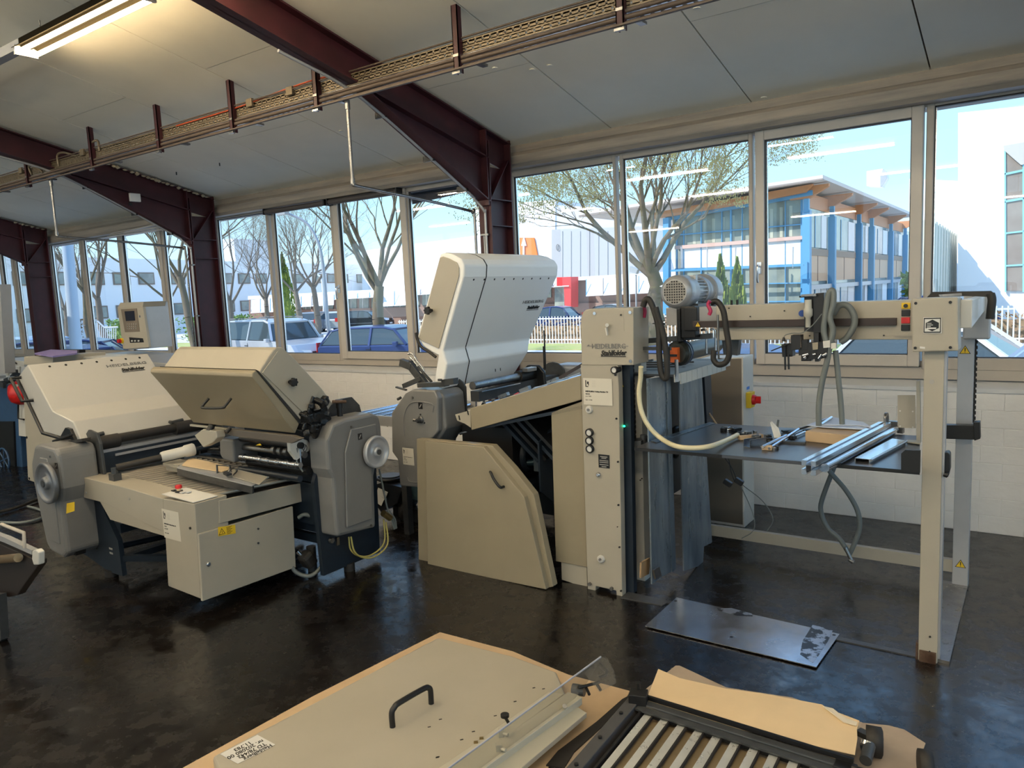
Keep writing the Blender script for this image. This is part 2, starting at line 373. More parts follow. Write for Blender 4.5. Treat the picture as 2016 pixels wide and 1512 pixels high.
MB().cyl(PY(5.93, '797,381')[0], PY(5.93, '962,357')[0], .018, n=8).build('roller', BLK, o)
# white ribbed blinds pack in bay 1
o = thing('slatted_blind', (-9.6, 5.55, 2.6), 'white slatted blind pack under the girder of the far bay', 'blind')
for k in range(3):
    p = PY(5.6, [(215 + k * 3, 466 - k * 3), (352, 448 - k * 7)]); MB().bar(p[0], p[1], .05, .012).build('slat', BRONZEL, o)
# ---------------------------------------------------------------- cable tray on hangers
tray = thing('cable_tray', (-5, 3.75, 3.08), 'perforated metal cable tray with cables running under the sloping ceiling', 'tray')
hx = [-.75, -1.85, -2.945, -4.22, -5.2, -6.24, -7.39, -8.75, -9.9, -11.0]
gal = mat('galvanised_tan', (.22, .175, .115), .5, metal=.3, var=.2, vscale=10)
galb = mat('galvanised_bright', (.60, .62, .66), .3, metal=.8, var=.1)
for x in hx:
    top = cz(3.75) if abs(x + 4.22) > .05 else 3.2
    a = MB(); a.box(x - .022, x + .022, 3.725, 3.732, 3.04, cz(3.73) - .0); a.box(x - .022, x - .016, 3.725, 3.765, 3.04, cz(3.76)); a.box(x + .016, x + .022, 3.725, 3.765, 3.04, cz(3.76))
    a.build('hanger', MARO, tray)
    a = MB(); a.box(x - .02, x + .02, 3.72, 4.02, 3.135, 3.15); a.box(x - .03, x + .03, 3.715, 3.735, 3.035, 3.055); a.build('bracket', STEELD, tray)
# perforated side rail and floor strips (ladder of webs leaves real openings)
rail = MB(); x0, x1 = -11.2, 0.6
for z, h_ in ((3.155, .014), (3.182, .020), (3.215, .018)): rail.box(x0, x1, 3.768, 3.772, z, z + h_)
x = x0
while x < x1:
    rail.box(x, x + .042, 3.768, 3.772, 3.163, 3.188); rail.box(x + .02, x + .062, 3.768, 3.772, 3.196, 3.225); x += .055
rail.build('side_rail', gal, tray, kind='stuff')
bed = MB()
for y in (3.775, 3.83, 3.885, 3.94): bed.box(x0, x1, y, y + .028, 3.15, 3.153)
x = x0
while x < x1:
    for j, y in enumerate((3.803, 3.858, 3.913)): bed.box(x + .02 * j, x + .035 + .02 * j, y, y + .027, 3.15, 3.153)
    x += .06
bed.box(x0, x1, 3.966, 3.969, 3.15, 3.22)
bed.build('tray_bed', galb, tray, kind='stuff')
def wobble(y, z, a=.004): return [(x0 + i * (x1 - x0) / 14, y + random.uniform(-a, a), z + random.uniform(-a, a)) for i in range(15)]
for y, z, r in ((3.752, 3.135, .011), (3.752, 3.105, .014), (3.757, 3.245, .006), (3.80, 3.24, .009), (3.85, 3.235, .010), (3.76, 3.08, .009)):
    MB().tube(wobble(y, z), r, 7, sub=3).build('cable', mat('brown_cable_%d' % (z * 1000), (.09, .065, .05), .6), tray)
MB().tube([(-6.0, 3.765, 3.225), (-5.2, 3.76, 3.225), (-4.7, 3.765, 3.25), (-4.25, 3.765, 3.262), (-4.0, 3.78, 3.25)], .006, 7).build('cable', mat('orange_cable', (.42, .07, .02), .5), tray, label='orange cable')
MB().box(-11.2, .6, 3.70, 3.722, 3.052, 3.062).build('conduit_rail', MATS['brown_cable_3135'], tray)
for pts in ([(-4.3, 3.55, 3.40), (-4.15, 3.65, 3.36), (-4.07, 3.72, 3.28), (-4.04, 3.76, 3.20)], [(-4.04, 3.8, 3.2), (-4.02, 3.78, 3.27), (-3.98, 3.72, 3.31), (-3.93, 3.8, 3.28)], [(-7.28, 3.76, 3.2), (-7.3, 3.76, 3.30), (-7.42, 3.74, 3.28)], [(-8.1, 3.76, 3.17), (-8.08, 3.75, 3.27), (-7.95, 3.75, 3.28), (-7.75, 3.78, 3.22)], [(-8.7, 3.76, 3.16), (-8.72, 3.75, 3.25), (-8.55, 3.75, 3.22), (-8.45, 3.76, 3.15)]):
    MB().tube(pts, .011, 8).build('cable_loop', gal, tray)
for x in (-7.62, -8.95, -5.02, -4.55):
    MB().box(x, x + .07, 3.74, 3.765, 3.20, 3.26).build('junction_box', gal, tray, bevel=.004)
# pipes along the rafters and down the columns
def pipes(X, nm, wh):
    t = thing('conduit_pipe', (X, 4.5, 2.0), 'pale conduit pipe running along the %s red rafter and down its column' % wh, 'pipe')
    zt = lambda y: cz(y) - .03 - .235 - .02
    px = X + .02
    MB().tube([(px, 3.2, zt(3.2) - .01), (px, 3.9, zt(3.9) - .02), (px, 5.0, 2.57), (px, 5.12, 2.50), (px + .045, 5.19, 2.40), (px + .045, 5.20, 2.3), (px + .045, 5.2, 1.2), (px + .045, 5.2, .2)], .011, 10, sub=6).build('pipe', ALUP, t)
    MB().tube([(px + .02, 5.205, 2.2), (px + .02, 5.205, 1.2), (px + .02, 5.205, .2)], .007, 8).build('pipe', ALUP, t)
    for z in (2.2, 1.6, 1.1): MB().box(px - .01, px + .07, 5.19, 5.222, z, z + .015).build('clamp', STEELD, t)
    for y in (4.1, 4.6, 5.0): MB().box(X - .07, X + .04, y, y + .015, zt(y) - .06 if y < 4 else 2.49 + (5.22 - y) * .5 - .045, (zt(y) - .02) if y < 4 else 2.49 + (5.22 - y) * .5).build('clamp', BLK, t)
    t2 = thing('air_pipe', (X, 4.5, 2.0), 'thin pipe dropping from the cable tray and bending back to the %s red column' % wh, 'pipe')
    a = MB(); a.tube([(X + .02, 3.75, 3.05), (X + .02, 3.75, 2.55), (X + .02, 3.765, 2.505), (X + .02, 3.81, 2.49), (X - .03, 4.5, 2.46), (X - .06, 5.1, 2.42), (X - .055, 5.18, 2.40), (X - .05, 5.2, 2.33), (X - .05, 5.2, 1.2), (X - .05, 5.2, .2)], .012, 10, sub=6)
    a.build('pipe', STEELD, t2)
    MB().cyl((X + .02, 3.75, 3.06), (X + .02, 3.75, 3.0), .018).build('fitting', STEELD, t2); MB().cyl((X + .02, 3.75, 2.54), (X + .02, 3.75, 2.50), .017).build('fitting', STEELD, t2)
pipes(-3.95, 'a', 'nearest'); pipes(-8.30, 'b', 'middle')
o = thing('sensor_box', (-8.2, 4.75, 2.95), 'small white box fixed to the web of the middle red rafter', 'sensor')
MB().obox((-8.17, 4.55, 2.93), (.03, .12, .09)).build('body', WHT, o, bevel=.006); MB().obox((-8.185, 4.50, 2.86), (.02, .03, .03)).build('foot', BLK, o)
# fluorescent fittings
tubem = mat('fluorescent_tube', (1, 1, 1), .4, emit=TUBE_COL, es=TUBE)
tubew = mat('warm_fluorescent_tube', (1, 1, 1), .4, emit=(1.0, .74, .42), es=TUBE * .7)
fitm = mat('fitting_enamel', (.62, .60, .55), .4)
def fitting(x, y, z, lab, L=1.55, wings=False):
    t = thing('ceiling_light', (x, y, z), lab, 'lamp', 'fluorescent fittings')
    a = MB(); a.box(x - L / 2, x + L / 2, y - .035, y + .035, z + .035, z + .10)
    if wings: fm_ = mat('glare_dimmed_enamel', (.010, .008, .004), .9, spec=.05)  # near-black colour holds down the tube glare on the reflector
    if wings: a.prism([V((x - L / 2, y + q_, z + w_)) for q_, w_ in ((-.088, .022), (-.07, .034), (-.035, .05), (.035, .05), (.07, .034), (.088, .022), (.088, .027), (.07, .040), (.035, .058), (-.035, .058), (-.07, .040), (-.088, .027))], (L, 0, 0))
    a.build('housing', fm_ if wings else fitm, t)
    for dy in (-.055, .055): MB().cyl((x - L / 2 + .02, y + dy, z), (x + L / 2 - .02, y + dy, z), .015, n=12).build('tube', tubew if wings else tubem, t)
    [MB().box(x + s_ * (L / 2 - .009) - .009, x + s_ * (L / 2 - .009) + .009, y - .075, y + .075, z - .018, z + .045).build('end_cap', fitm, t) for s_ in (-1, 1)]
    for dx in (-L / 3, L / 3): MB().cyl((x + dx, y, z + .09), (x + dx, y, cz(max(y, yR)) - .003), .005, n=6).build('suspension_rod', STEELD, t)
fx = PZ(3.50, '28,100 270,0')
fitting(-5.12, 2.60, 3.52, 'lit twin-tube fluorescent fitting at the upper left under the ceiling', wings=True)
fitting(-3.52, 2.60, 3.52, 'lit twin-tube fluorescent fitting just beyond the top edge next in its row', wings=True)
o = MB().box(-11.5, -5.9, 2.565, 2.635, 3.555, 3.62).build('lighting_trunking', ALUP); tag(o, 'grey lighting trunking continuing left of the lit fitting', 'trunking')
nnn = 0
for y, z, xs_ in ((1.2, 3.86, (-9.5, -6.5, -3.5, -.5, 2.5)), (-1.0, 3.62, (-11, -8.2, -5.4, -2.6, .3, 3.2)), (-3.6, 4.3, (-12, -8, -4, 0)), (-5.5, 3.75, (-14, -10, -6, -2, 2)), (-8.4, 3.3, (-9, -4.5, 0))):  # the overhead row is added out of view to brighten the ceiling
    for i_, x in enumerate(xs_): fitting(x, y, z, 'lit twin-tube fitting of the %s row behind the viewpoint, %s from the left' % ({1.2: 'added overhead', -1.0: 'nearest', -3.6: 'second', -5.5: 'third', -8.4: 'rearmost'}[y], ('first', 'second', 'third', 'fourth', 'fifth', 'sixth')[i_]))
# ================================================================ sheet feeder with gantry
fd = thing('sheet_feeder', (-1.2, 4.0, 0), 'tall cream sheet feeder with gantry on posts around a raised steel table', 'machine')
UX, UY, UZ = V((1, 0, 0)), V((0, 1, 0)), V((0, 0, 1))
def screws(pts, r, m, parent, nrm=(0, -1, 0), h=.006, n=10, name='screw'):
    nrm = V(nrm)
    for p in pts: MB().cyl(p - nrm * .001, p + nrm * h, r, n=n).build(name, m, parent)
c = MB().prism(PY(3.6, '1143,718 1216,718 1218,760 1225,1177 1214,1175 1213,1163 1173,1154 1172,1166 1157,1161'), (0, .05, 0)).build('front_cover', CREAM, fd, bevel=.003)
hd = MB().prism(PY(3.595, '1143,640 1143.5,626 1147,616 1153,610 1162,608 1247,606 1247,719 1145,719'), (0, .19, 0)).build('head_cover', CREAM, fd, bevel=.004)
MB().prism(PY(3.594, '1190,612 1227,611 1229,652 1196,656 1194,652 1225,650 1224,615'), (0, .002, 0)).build('access_flap', CREAM, hd)
k = MB(); k.cyl(PY(3.595, '1195,640')[0], PY(3.57, '1195,640')[0], .010); k.bar(PY(3.575, '1193,645')[0], PY(3.575, '1196,660')[0], .014, .008); k.build('latch', OFFW, hd)
screws(PY(3.595, '1171,617 1241,615 1242,711'), .009, STEEL, hd, name='screw_cap')
screws(PY(3.595, '1223,620'), .005, BLK, hd)
# lettering on the head
tp = PY(3.593, '1156,686 1237,686 1156,678')
def word(s, a, b, m, par, hgt, sh=0, bold=0, nm='lettering', ext=.0008, up=UZ):
    d = (b - a); L = d.length
    t = text(s, 1.0, (0, 0, 0), UX, UZ, m, par, nm, ext=0)
    xs_ = [v.co.x for v in t.data.vertices]; w = max(xs_) - min(xs_); x0_ = min(xs_); org = V(ORG[par.name])
    me = t.data; bpy.data.objects.remove(t)
    zmin = 0
    t = text(s, hgt, a, d, up, m, par, nm, ext=ext, shear=sh, bold=bold, sx_=(L / (w * hgt)))
    return t
word('HEIDELBERG', tp[0] + V((.028, 0, 0)), tp[1] - V((.02, 0, 0)), INKG, hd, .036, bold=.0006)
q = MB(); q.prism([tp[0] + V(p) for p in ((0, 0, .013), (.012, 0, .013), (.012, 0, .022), (.0, 0, .016))], (0, -.001, 0)); q.box(tp[0].x + .0, tp[0].x + .035, 3.5925, 3.5935, tp[0].z + .011, tp[0].z + .015)
q.box(tp[1].x - .03, tp[1].x, 3.5925, 3.5935, tp[0].z + .011, tp[0].z + .015); q.build('logo_arrow', INKG, hd)
tq = PY(3.593, '1183,700 1232,699'); word('Stahlfolder', tq[0], tq[1], INK, hd, .038, sh=.25, bold=.0016)
q = MB(); q.box(tq[0].x, tq[1].x, 3.5925, 3.5935, tq[0].z - .006, tq[0].z - .002); q.build('logo_underline', INK, hd)
def sticker(par, o, xd, zd, w, h, lines, m=WHT, gap=None, ink=INK, logo=True, nm='info_sticker'):
    """flat printed label; o is its top left corner"""
    o = V(o); xd = V(xd).normalized(); zd = V(zd).normalized(); nn = xd.cross(zd)
    s = MB().prism([o, o + xd * w, o + xd * w - zd * h, o - zd * h], nn * .0006).build(nm, m, par)
    P0 = o + nn * .0009
    if logo:
        g = MB(); g.prism([P0 + xd * (w * .08) - zd * (h * a) + xd * (w * b) for a, b in ((.08, .0), (.08, .03), (.30, .03), (.30, .10), (.33, .10), (.33, 0))], nn * .0004)
        g.prism([P0 + xd * (w * .14) - zd * (h * a) + xd * (w * b) for a, b in ((.13, .0), (.13, .06), (.28, .06), (.28, .035), (.22, .035), (.22, 0))], nn * .0004)
        g.build('logo_mark', INK, s)
        for i in range(5): text('- - - - -', h * .05, P0 + xd * (w * .32) - zd * (h * (.12 + i * .05)), xd, zd, INKG, s, 'small_print', ext=.0003)
    for i, (ln, yy, sz, bo) in enumerate(lines): text(ln, h * sz, P0 + xd * (w * .07) - zd * (h * yy), xd, zd, ink, s, 'lettering', ext=.0003, bold=bo)
    return s
st = PY(3.597, '1148,744')[0]
sticker(c, st + V((0, -.001, 0)), UX, UZ, .178, .148, [('HEIDELBERG Folding Machine TD', .52, .068, .0006), ('78/442', .62, .068, .0003), ('year 2003', .70, .062, 0), ('Ref. 11.783', .84, .062, 0)], m=mat('sticker_cream', (.63, .60, .52), .35))
for uv in ('1161,806', '1184,1100'):
    p = PY(3.6, uv)[0]; k = MB(); k.lathe(p, (0, -1, 0), [(0, .022), (.010, .022), (.014, .018)], 20); k.build('cap_washer', OFFW, c); MB().cyl(p - V((0, .014, 0)), p - V((0, .022, 0)), .008, n=6).build('bolt', STEELD, c)
p = PY(3.6, '1179,934')[0]; MB().lathe(p, (0, -1, 0), [(0, .014), (.012, .013), (.016, .008)], 14).build('cap_washer', STEEL, c)
for uv in ('1162,851', '1162,867', '1163,883'):
    p = PY(3.6, uv)[0]; k = MB().lathe(p, (0, -1, 0), [(0, .023), (.018, .023), (.020, .017), (.012, .016)], 22).build('pressure_gauge', BLK, c)
    MB().cyl(p - V((0, .010, 0)), p - V((0, .016, 0)), .016, n=18).build('dial', WHT, k)
p = PY(3.6, '1212,728')[0]; k = MB().lathe(p, (0, -1, 0), [(-.03, .02), (.022, .020), (.024, .015), (.018, .014)], 22).build('pressure_gauge', BLK, c); MB().cyl(p - V((0, .014, 0)), p - V((0, .02, 0)), .014, n=18).build('dial', WHT, k)
MB().prism(PY(3.598, '1208,712 1215,712 1211.5,716'), (0, .002, 0)).build('pointer_mark', INK, c)
screws(PY(3.6, '1212,738 1214,824 1217,909 1218,994 1220,1077 1223,1163'), .0055, BLK, c)
screws(PY(3.6, '1216,1037'), .003, BLK, c); screws(PY(3.6, '1162,1149 1205,1158'), .010, STEELD, c, h=.015)
p = PY(3.598, '1178,894')[0]; pl = MB().prism([p, p + V((.068, 0, 0)), p + V((.068, 0, -.075)), p + V((0, 0, -.075))], (0, -.0012, 0)).build('rating_plate', BLK, c)
q = MB()
for i, (w_, z_) in enumerate(((.045, .010), (.03, .018), (.055, .032), (.055, .042), (.055, .055), (.03, .066))): q.box(p.x + .034 - w_ / 2, p.x + .034 + w_ / 2, p.y - .0018, p.y - .001, p.z - z_ - .004, p.z - z_)
q.build('plate_print', DECAL, pl)
# side cover standing left of the tower
s = MB().prism(PY(3.62, '1085,812 1146,790 1156,1117 1094,1105'), (0, .30, 0)).build('side_cover', CREAMD, fd, bevel=.003)
MB().prism(PY(3.63, '1105,1103 1155,1113 1156,1158 1106,1141'), (0, .25, 0)).build('lower_cover', CREAM, fd)
# columns behind the cover
MB().prism(PY(3.66, '1214,719 1240,719 1248,1168 1226,1176'), (0, .04, 0)).build('dark_guide_column', NAVY, fd)
MB().prism(PY(3.86, '1243,715 1262,715 1270,1146 1250,1160'), (0, .07, 0)).build('light_column', OFFW, fd)
screws(PY(3.86, '1257,780 1261,945 1264,942 1263,1128'), .004, BLK, fd)
MB().cyl(PY(3.65, '1229,839')[0], PY(3.64, '1229,839')[0], .006).build('signal_lamp', GREEN, fd)
def chain(x, y, z0, z1, par, nm='lift_chain', r=.007):
    m_ = MB(); z = z0; i = 0
    while z < z1:
        if i % 2: m_.box(x - r, x + r, y - .004, y + .004, z, z + .018)
        else: m_.box(x - r * .5, x + r * .5, y - r, y + r, z, z + .018)
        z += .0145; i += 1
    return m_.build(nm, BLKR, par)
p = PY(3.8, '1246,722 1250,868'); chain((p[0].x + p[1].x) / 2, 3.8, p[1].z, p[0].z, fd)
def warn(c0, sz, nrm, par, up=UZ):
    """yellow warning triangle"""
    nrm = V(nrm).normalized(); xd = up.cross(nrm).normalized(); c0 = V(c0)
    tri = lambda k: [c0 + xd * (-sz * k) - up * (sz * k * .58), c0 + xd * (sz * k) - up * (sz * k * .58), c0 + up * (sz * k * 1.15)]
    a = MB().prism(tri(1), nrm * .001).build('warning_sign', INK, par); b = MB().prism([q_ + nrm * .0011 for q_ in tri(.82)], nrm * .0005).build('yellow_field', YEL, a)
    m_ = MB(); m_.prism([c0 + nrm * .0017 + xd * x_ * sz + up * z_ * sz for x_, z_ in ((-.07, -.12), (.07, -.12), (.10, .62), (-.10, .62))], nrm * .0004); m_.prism([c0 + nrm * .0017 + xd * x_ * sz + up * z_ * sz for x_, z_ in ((-.07, -.36), (.07, -.36), (.07, -.24), (-.07, -.24))], nrm * .0004); m_.build('exclamation_mark', INK, a)
    return a
warn(PY(3.655, '1223,758')[0], .018, (0, -1, 0), fd)
# clamp arm at table height
k = MB(); a = PY(3.7, '1232,870 1262,868 1262,880 1233,880'); k.prism(a, (0, .12, 0)); k.bar(PY(3.75, '1262,872')[0], PY(3.75, '1280,874')[0], .03, .022); k.bar(PY(3.8, '1270,860')[0], PY(3.8, '1303,858')[0], .012, .012); k.cyl(PY(3.74, '1267,886')[0], PY(3.74, '1267,858')[0], .012); k.cyl(PY(3.74, '1267,862')[0], PY(3.74, '1267,856')[0], .02, n=6); k.build('lift_clamp', DGREY, fd)
# beams of the gantry
MB().box(-1.80, -1.36, 4.125, 4.24, 1.475, 1.578).build('rear_cross_box', ALUP, fd, bevel=.003)
zbt, zbb = 1.590, 1.410
bm = MB().box(-1.40, -.455, 3.85, 3.98, zbb, zbt).build('gantry_beam', CREAM, fd, bevel=.004)
screws([V((x, 3.85, z)) for x, z in ((-1.33, 1.575), (-1.22, 1.53), (-1.05, 1.555), (-.93, 1.43), (-.86, 1.555), (-.60, 1.43), (-.55, 1.58))], .0035, BLK, bm)
MB().box(-1.52, -.545, 3.825, 3.849, 1.477, 1.512).build('carriage_rail', mat('rail_brown', (.05, .035, .03), .35, metal=.4), fd, bevel=.002)
warn(PY(3.82, '1374,640')[0], .016, (0, -1, 0), fd)
sp = MB().box(-.555, -.463, 3.842, 3.849, 1.425, 1.588).build('switch_panel', CREAM, fd)
for z, m_, r in ((1.565, YEL, 0), (1.532, BLK, 0), (1.499, RED, 0), (1.466, BLK, 0)):
    k = MB().box(-.527, -.491, 3.834, 3.842, z - .014, z + .014).build('push_button', m_, sp, bevel=.002)
    if m_ is YEL: MB().cyl((-.509, 3.834, z), (-.509, 3.826, z), .009).build('button_cap', BLK, k)
# right head box with emblem
hb = MB().prism(PY(3.56, '1794,588 1886,585 1887,691 1796,693'), (0, .13, 0)).build('end_box', CREAM, fd, bevel=.005)
screws(PY(3.56, '1803,597 1871,595 1802,685 1871,684'), .006, BLK, hb, h=.004)
p = PY(3.558, '1818,625 1854,625 1854,656 1818,656')
em = MB().prism(p, (0, -.002, 0)).build('emblem_plate', WHT, hb)
q = MB(); o_, x_, z_ = p[0] + V((0, -.0025, 0)), (p[1] - p[0]).x, (p[0] - p[3]).z
def rel(pts): return [o_ + V((a * x_, 0, -b * z_)) for a, b in pts]
for a, b in (((.03, .03), (.97, .10)), ((.03, .90), (.97, .97)), ((.03, .03), (.08, .97)), ((.92, .03), (.97, .97))): q.box(o_.x + a[0] * x_, o_.x + b[0] * x_, o_.y - .0005, o_.y, o_.z - b[1] * z_, o_.z - a[1] * z_)
q.prism(rel(((.14, .35), (.5, .14), (.86, .35), (.86, .68), (.5, .88), (.14, .68))), (0, -.0005, 0)); q.build('emblem', BLK, em)
q = MB()
for yy, l in ((.36, .26), (.46, .34), (.56, .22)): q.box(o_.x + .2 * x_, o_.x + (.2 + l) * x_, o_.y - .0012, o_.y - .0006, o_.z - (yy + .035) * z_, o_.z - yy * z_)
q.box(o_.x + .2 * x_, o_.x + .72 * x_, o_.y - .0012, o_.y - .0006, o_.z - .74 * z_, o_.z - .64 * z_); q.build('emblem_print', WHT, em)
MB().prism(PY(3.557, '1811,682 1821,683 1821,687 1811,686'), (0, -.001, 0)).build('small_label', WHT, hb)
# arm to the rear post with end plates
ar = MB().prism([V((-.285, y, z)) for y, z in ((3.68, 1.590), (4.52, 1.580), (4.52, 1.505), (3.68, 1.47))], (.045, 0, 0)).build('side_arm', OFFW, fd, bevel=.005)
MB().box(-.335, -.215, 4.52, 4.60, 1.36, 1.59).build('rear_box', ALUP, fd, bevel=.008)
MB().box(-.46, -.34, 3.68, 4.50, 1.49, 1.575).build('inner_arm', ALUP, fd)
k = MB(); a = PY(4.2, '1824,583 1830,577 1850,576'); k.prism(PY(4.15, '1824,586 1835,575 1950,573 1956,577 1956,585 1900,583'), (0, .05, 0)); k.tube(PY(4.15, '1950,578 1953,590 1951,610 1949,628'), .018, 10); k.build('cable_duct', BLKR, fd)
k = MB().prism(PY(4.14, '1848,580 1893,577 1894,582 1850,584'), (0, .008, 0)).build('duct_label', STEELD, fd)
# posts
fp = MB().prism([V((-.405, 3.6, 0)), V((-.330, 3.6, 0)), V((-.330, 3.675, 0)), V((-.405, 3.675, 0))], (0, 0, 1.40)).build('front_post', CREAM, fd, bevel=.003)
MB().box(-.330, -.322, 3.61, 3.665, .02, 1.38).build('guide_strip', ALUP, fp)
screws([V((-.375, 3.6, 1.25))], .010, DECAL, fp, h=.002); screws([V((-.36, 3.6, .12)), V((-.36, 3.6, .05))], .004, BLK, fp)
MB().box(-.40, -.335, 3.590, 3.60, 0, .05).box(-.415, -.405, 3.60, 3.63, 0, .08).build('foot_bracket', RUST, fd)
rp = MB().box(-.360, -.285, 4.59, 4.665, 0, 1.37).build('rear_post', ALUP, fd, bevel=.003)
warn(PY(4.59, '1900,691')[0], .026, (0, -1, 0), rp); warn(PY(4.59, '1891,1112')[0], .026, (0, -1, 0), rp)
p = PY(3.63, '1857,700 1858,893'); chain(p[0].x, 3.63, p[1].z, p[0].z + .01, fd, r=.010)
p = PY(4.62, '1921,668 1921,832'); chain(p[0].x, 4.62, p[1].z, p[0].z + .01, fd, r=.010)
k = MB(); k.prism(PY(3.62, '1850,893 1866,891 1870,895 1870,925 1866,940 1852,938'), (0, .06, 0)); k.cyl(PY(3.60, '1858,933')[0], PY(3.60, '1866,936')[0], .012, n=8); k.build('lift_bracket', BLK, fd, bevel=.003)
k = MB(); k.prism(PY(4.5, '1858,837 1923,838 1922,866 1860,864'), (0, .05, 0)); k.prism(PY(4.49, '1916,832 1929,831 1930,864 1918,868'), (0, .06, 0)); k.build('lift_bracket', BLK, fd, bevel=.003)
# floor frame
MB().box(-.405, -.285, 3.62, 4.62, 0, .014).build('floor_rail', STEELD, fd)
k = MB().prism([V(p_) for p_ in ((-1.86, 3.57, 0), (-1.62, 3.585, 0), (-1.61, 3.625, 0), (-.40, 3.615, 0), (-.40, 3.65, 0), (-1.86, 3.66, 0))], (0, 0, .006)).build('floor_rail', DGREY, fd, label='dark floor rail')
MB().box(-1.76, -.36, 4.60, 4.635, .075, .145).build('rear_crossbar', CREAM, fd, bevel=.002)
# table
tb = MB().prism(PZ(.882, '1250,881 1530,905 1811,927 1811,858 1500,839 1395,833 1281,868'), (0, 0, -.014)).build('lift_table', mat('dark_table_steel', (.13, .135, .15), .30, metal=.7, var=.15, vscale=2), fd)
q_ = PZ(.8822, '1250,881 1530,905 1811,927'); MB().prism([q_[0], q_[2], q_[2] + V((0, -.006, 0)), q_[0] + V((0, -.006, 0))], (0, 0, -.016)).build('front_edge', BLK, fd)
MB().prism(PZ(.8835, '1281,869 1398,832 1408,834 1292,872'), (0, 0, .004)).build('table_strip', STEELD, fd)
MB().prism(PY(3.44, '1774,893 1782,886 1812,887 1811,931 1774,928'), (0, .012, 0)).build('corner_bracket', BLK, fd)
# dark sheet shields and pile board behind the table
SHD = mat('oily_sheet_steel', (.30, .35, .40), .36, metal=.6, c2=(.13, .17, .21), vscale=2.5, rvar=.15, stretch=(1, 3, .6))
a = MB().prism(PX(-1.70, '1275,746 1301,742 1320,738 1331,1120 1304,1135 1284,1150'), (-.008, 0, 0)).build('sheet_shield', SHD, fd)
MB().prism(PX(-1.70, '1310,743 1313,743 1325,1124 1321,1126'), (.006, 0, 0)).build('edge_fold', SHD, a)
b = MB().prism(PX(-1.67, '1337,735 1381,728 1402,1068 1386,1076 1384,1112 1347,1124'), (-.008, 0, 0)).build('sheet_shield', SHD, fd)
MB().prism(PX(-1.68, '1284,1122 1295,1115 1300,1133 1288,1140'), (.01, 0, 0)).build('bent_tab', STEELD, fd)
MB().prism(PX(-1.74, '1263,1108 1280,1098 1278,1130 1262,1138'), (-.01, 0, 0)).build('wood_wedge', WOOD, fd)
for s_ in ('1263,1028 1282,1018 1282,1042 1263,1052', '1263,1088 1280,1078 1281,1102 1264,1110'):
    MB().prism(PX(-1.95, s_), (-.06, 0, 0)).build('lower_rail', ALUP, fd)
MB().prism([V((-1.80, 4.02, .45)), V((-1.80, 4.72, .45)), V((-1.80, 4.72, 1.16)), V((-1.80, 4.02, 1.16))], (-.03, 0, 0)).build('dark_back_panel', NAVY, fd)
MB().prism(PX(-1.72, '1385,712 1398,708 1404,830 1392,834'), (-.08, 0, 0)).build('rear_guide_column', NAVY, fd)
warn(PX(-1.715, '1390,732')[0], .018, (1, 0, 0), fd)
MB().lathe((-1.78, 4.15, .78), (1, 0, 0), [(0, .09), (.02, .10), (.03, .085)], 24).build('dark_wheel', BLK, fd)
# pile head board with slotted white edge
MB().prism([V((-2.05, 3.80, 1.215)), V((-1.62, 3.80, 1.215)), V((-1.62, 4.68, 1.215)), V((-2.05, 4.68, 1.215))], (0, 0, .012)).build('head_board', DGREY, fd)
e_ = MB(); y = 3.80
while y < 4.64:
    e_.box(-1.62, -1.612, y, y + .075, 1.165 - (.0 if 3.85 < y < 4.55 else -.02), 1.226); y += .08
e_.build('slotted_edge', OFFW, fd)
for i in range(3): MB().bar((-2.0, 4.0 + i * .13, 1.24), (-1.72, 4.08 + i * .13, 1.24), .015, .01).build('board_strip', DGREY, fd)
# suction drum, pushers and guide levers
dr = MB(); ax_ = -1.63
dr.lathe((ax_, 3.86, 1.335), (0, 1, 0), [(0, .055), (.02, .068), (.05, .070), (.052, .055), (.10, .050), (.42, .050), (.62, .045)], 24); dr.build('suction_drum', mat('dark_drum', (.05, .055, .05), .35, metal=.6), fd)
k = MB(); k.lathe((ax_, 3.905, 1.335), (0, 1, 0), [(0, .072), (.012, .072), (.013, .068), (.02, .068), (.021, .072), (.03, .072)], 28); k.build('drum_band', mat('blue_band', (.03, .06, .13), .4), fd)
MB().box(ax_ - .02, ax_ + .022, 3.825, 3.858, 1.29, 1.37).build('orange_pad', ORAN, fd); MB().box(ax_ - .022, ax_ + .02, 3.820, 3.858, 1.322, 1.335).build('pad_clip', BLK, fd)
k = MB(); k.box(-1.60, -1.52, 3.86, 3.93, 1.42, 1.59); k.box(-1.575, -1.50, 3.84, 3.86, 1.46, 1.585); k.box(-1.62, -1.60, 3.85, 3.9, 1.40, 1.58); k.build('valve_block', BLK, fd, bevel=.004)
k = MB(); k.bar((-1.86, 3.9, 1.40), (-1.46, 3.96, 1.425), .03, .028); k.bar((-1.80, 3.72, 1.375), (-1.60, 3.72, 1.375), .02, .018); k.build('cross_lever', DGREY, fd)
for uv0, uv1 in (('1391,653', '1391,696'), ('1409,652', '1409,694')):
    a = PY(3.95, uv0)[0]; b = PY(3.95, uv1)[0]; k = MB(); k.tube([a + V((-.03, 0, .008)), a + V((-.01, 0, .012)), a, a - V((0, 0, .03)), b], .007, 8); k.build('pusher_rod', STEEL, fd)
MB().box(-1.44, -1.37, 3.96, 4.02, 1.40, 1.45).box(-1.38, -1.33, 3.96, 4.02, 1.41, 1.46).build('pusher_block', OFFW, fd)
k = MB(); a = PY(3.80, '1413,620 1415,706'); k.cyl(a[0], a[1], .006, n=8); k.bar(a[1], a[1] + V((.02, 0, 0)), .012, .006); k.build('stop_rod', STEELD, fd)
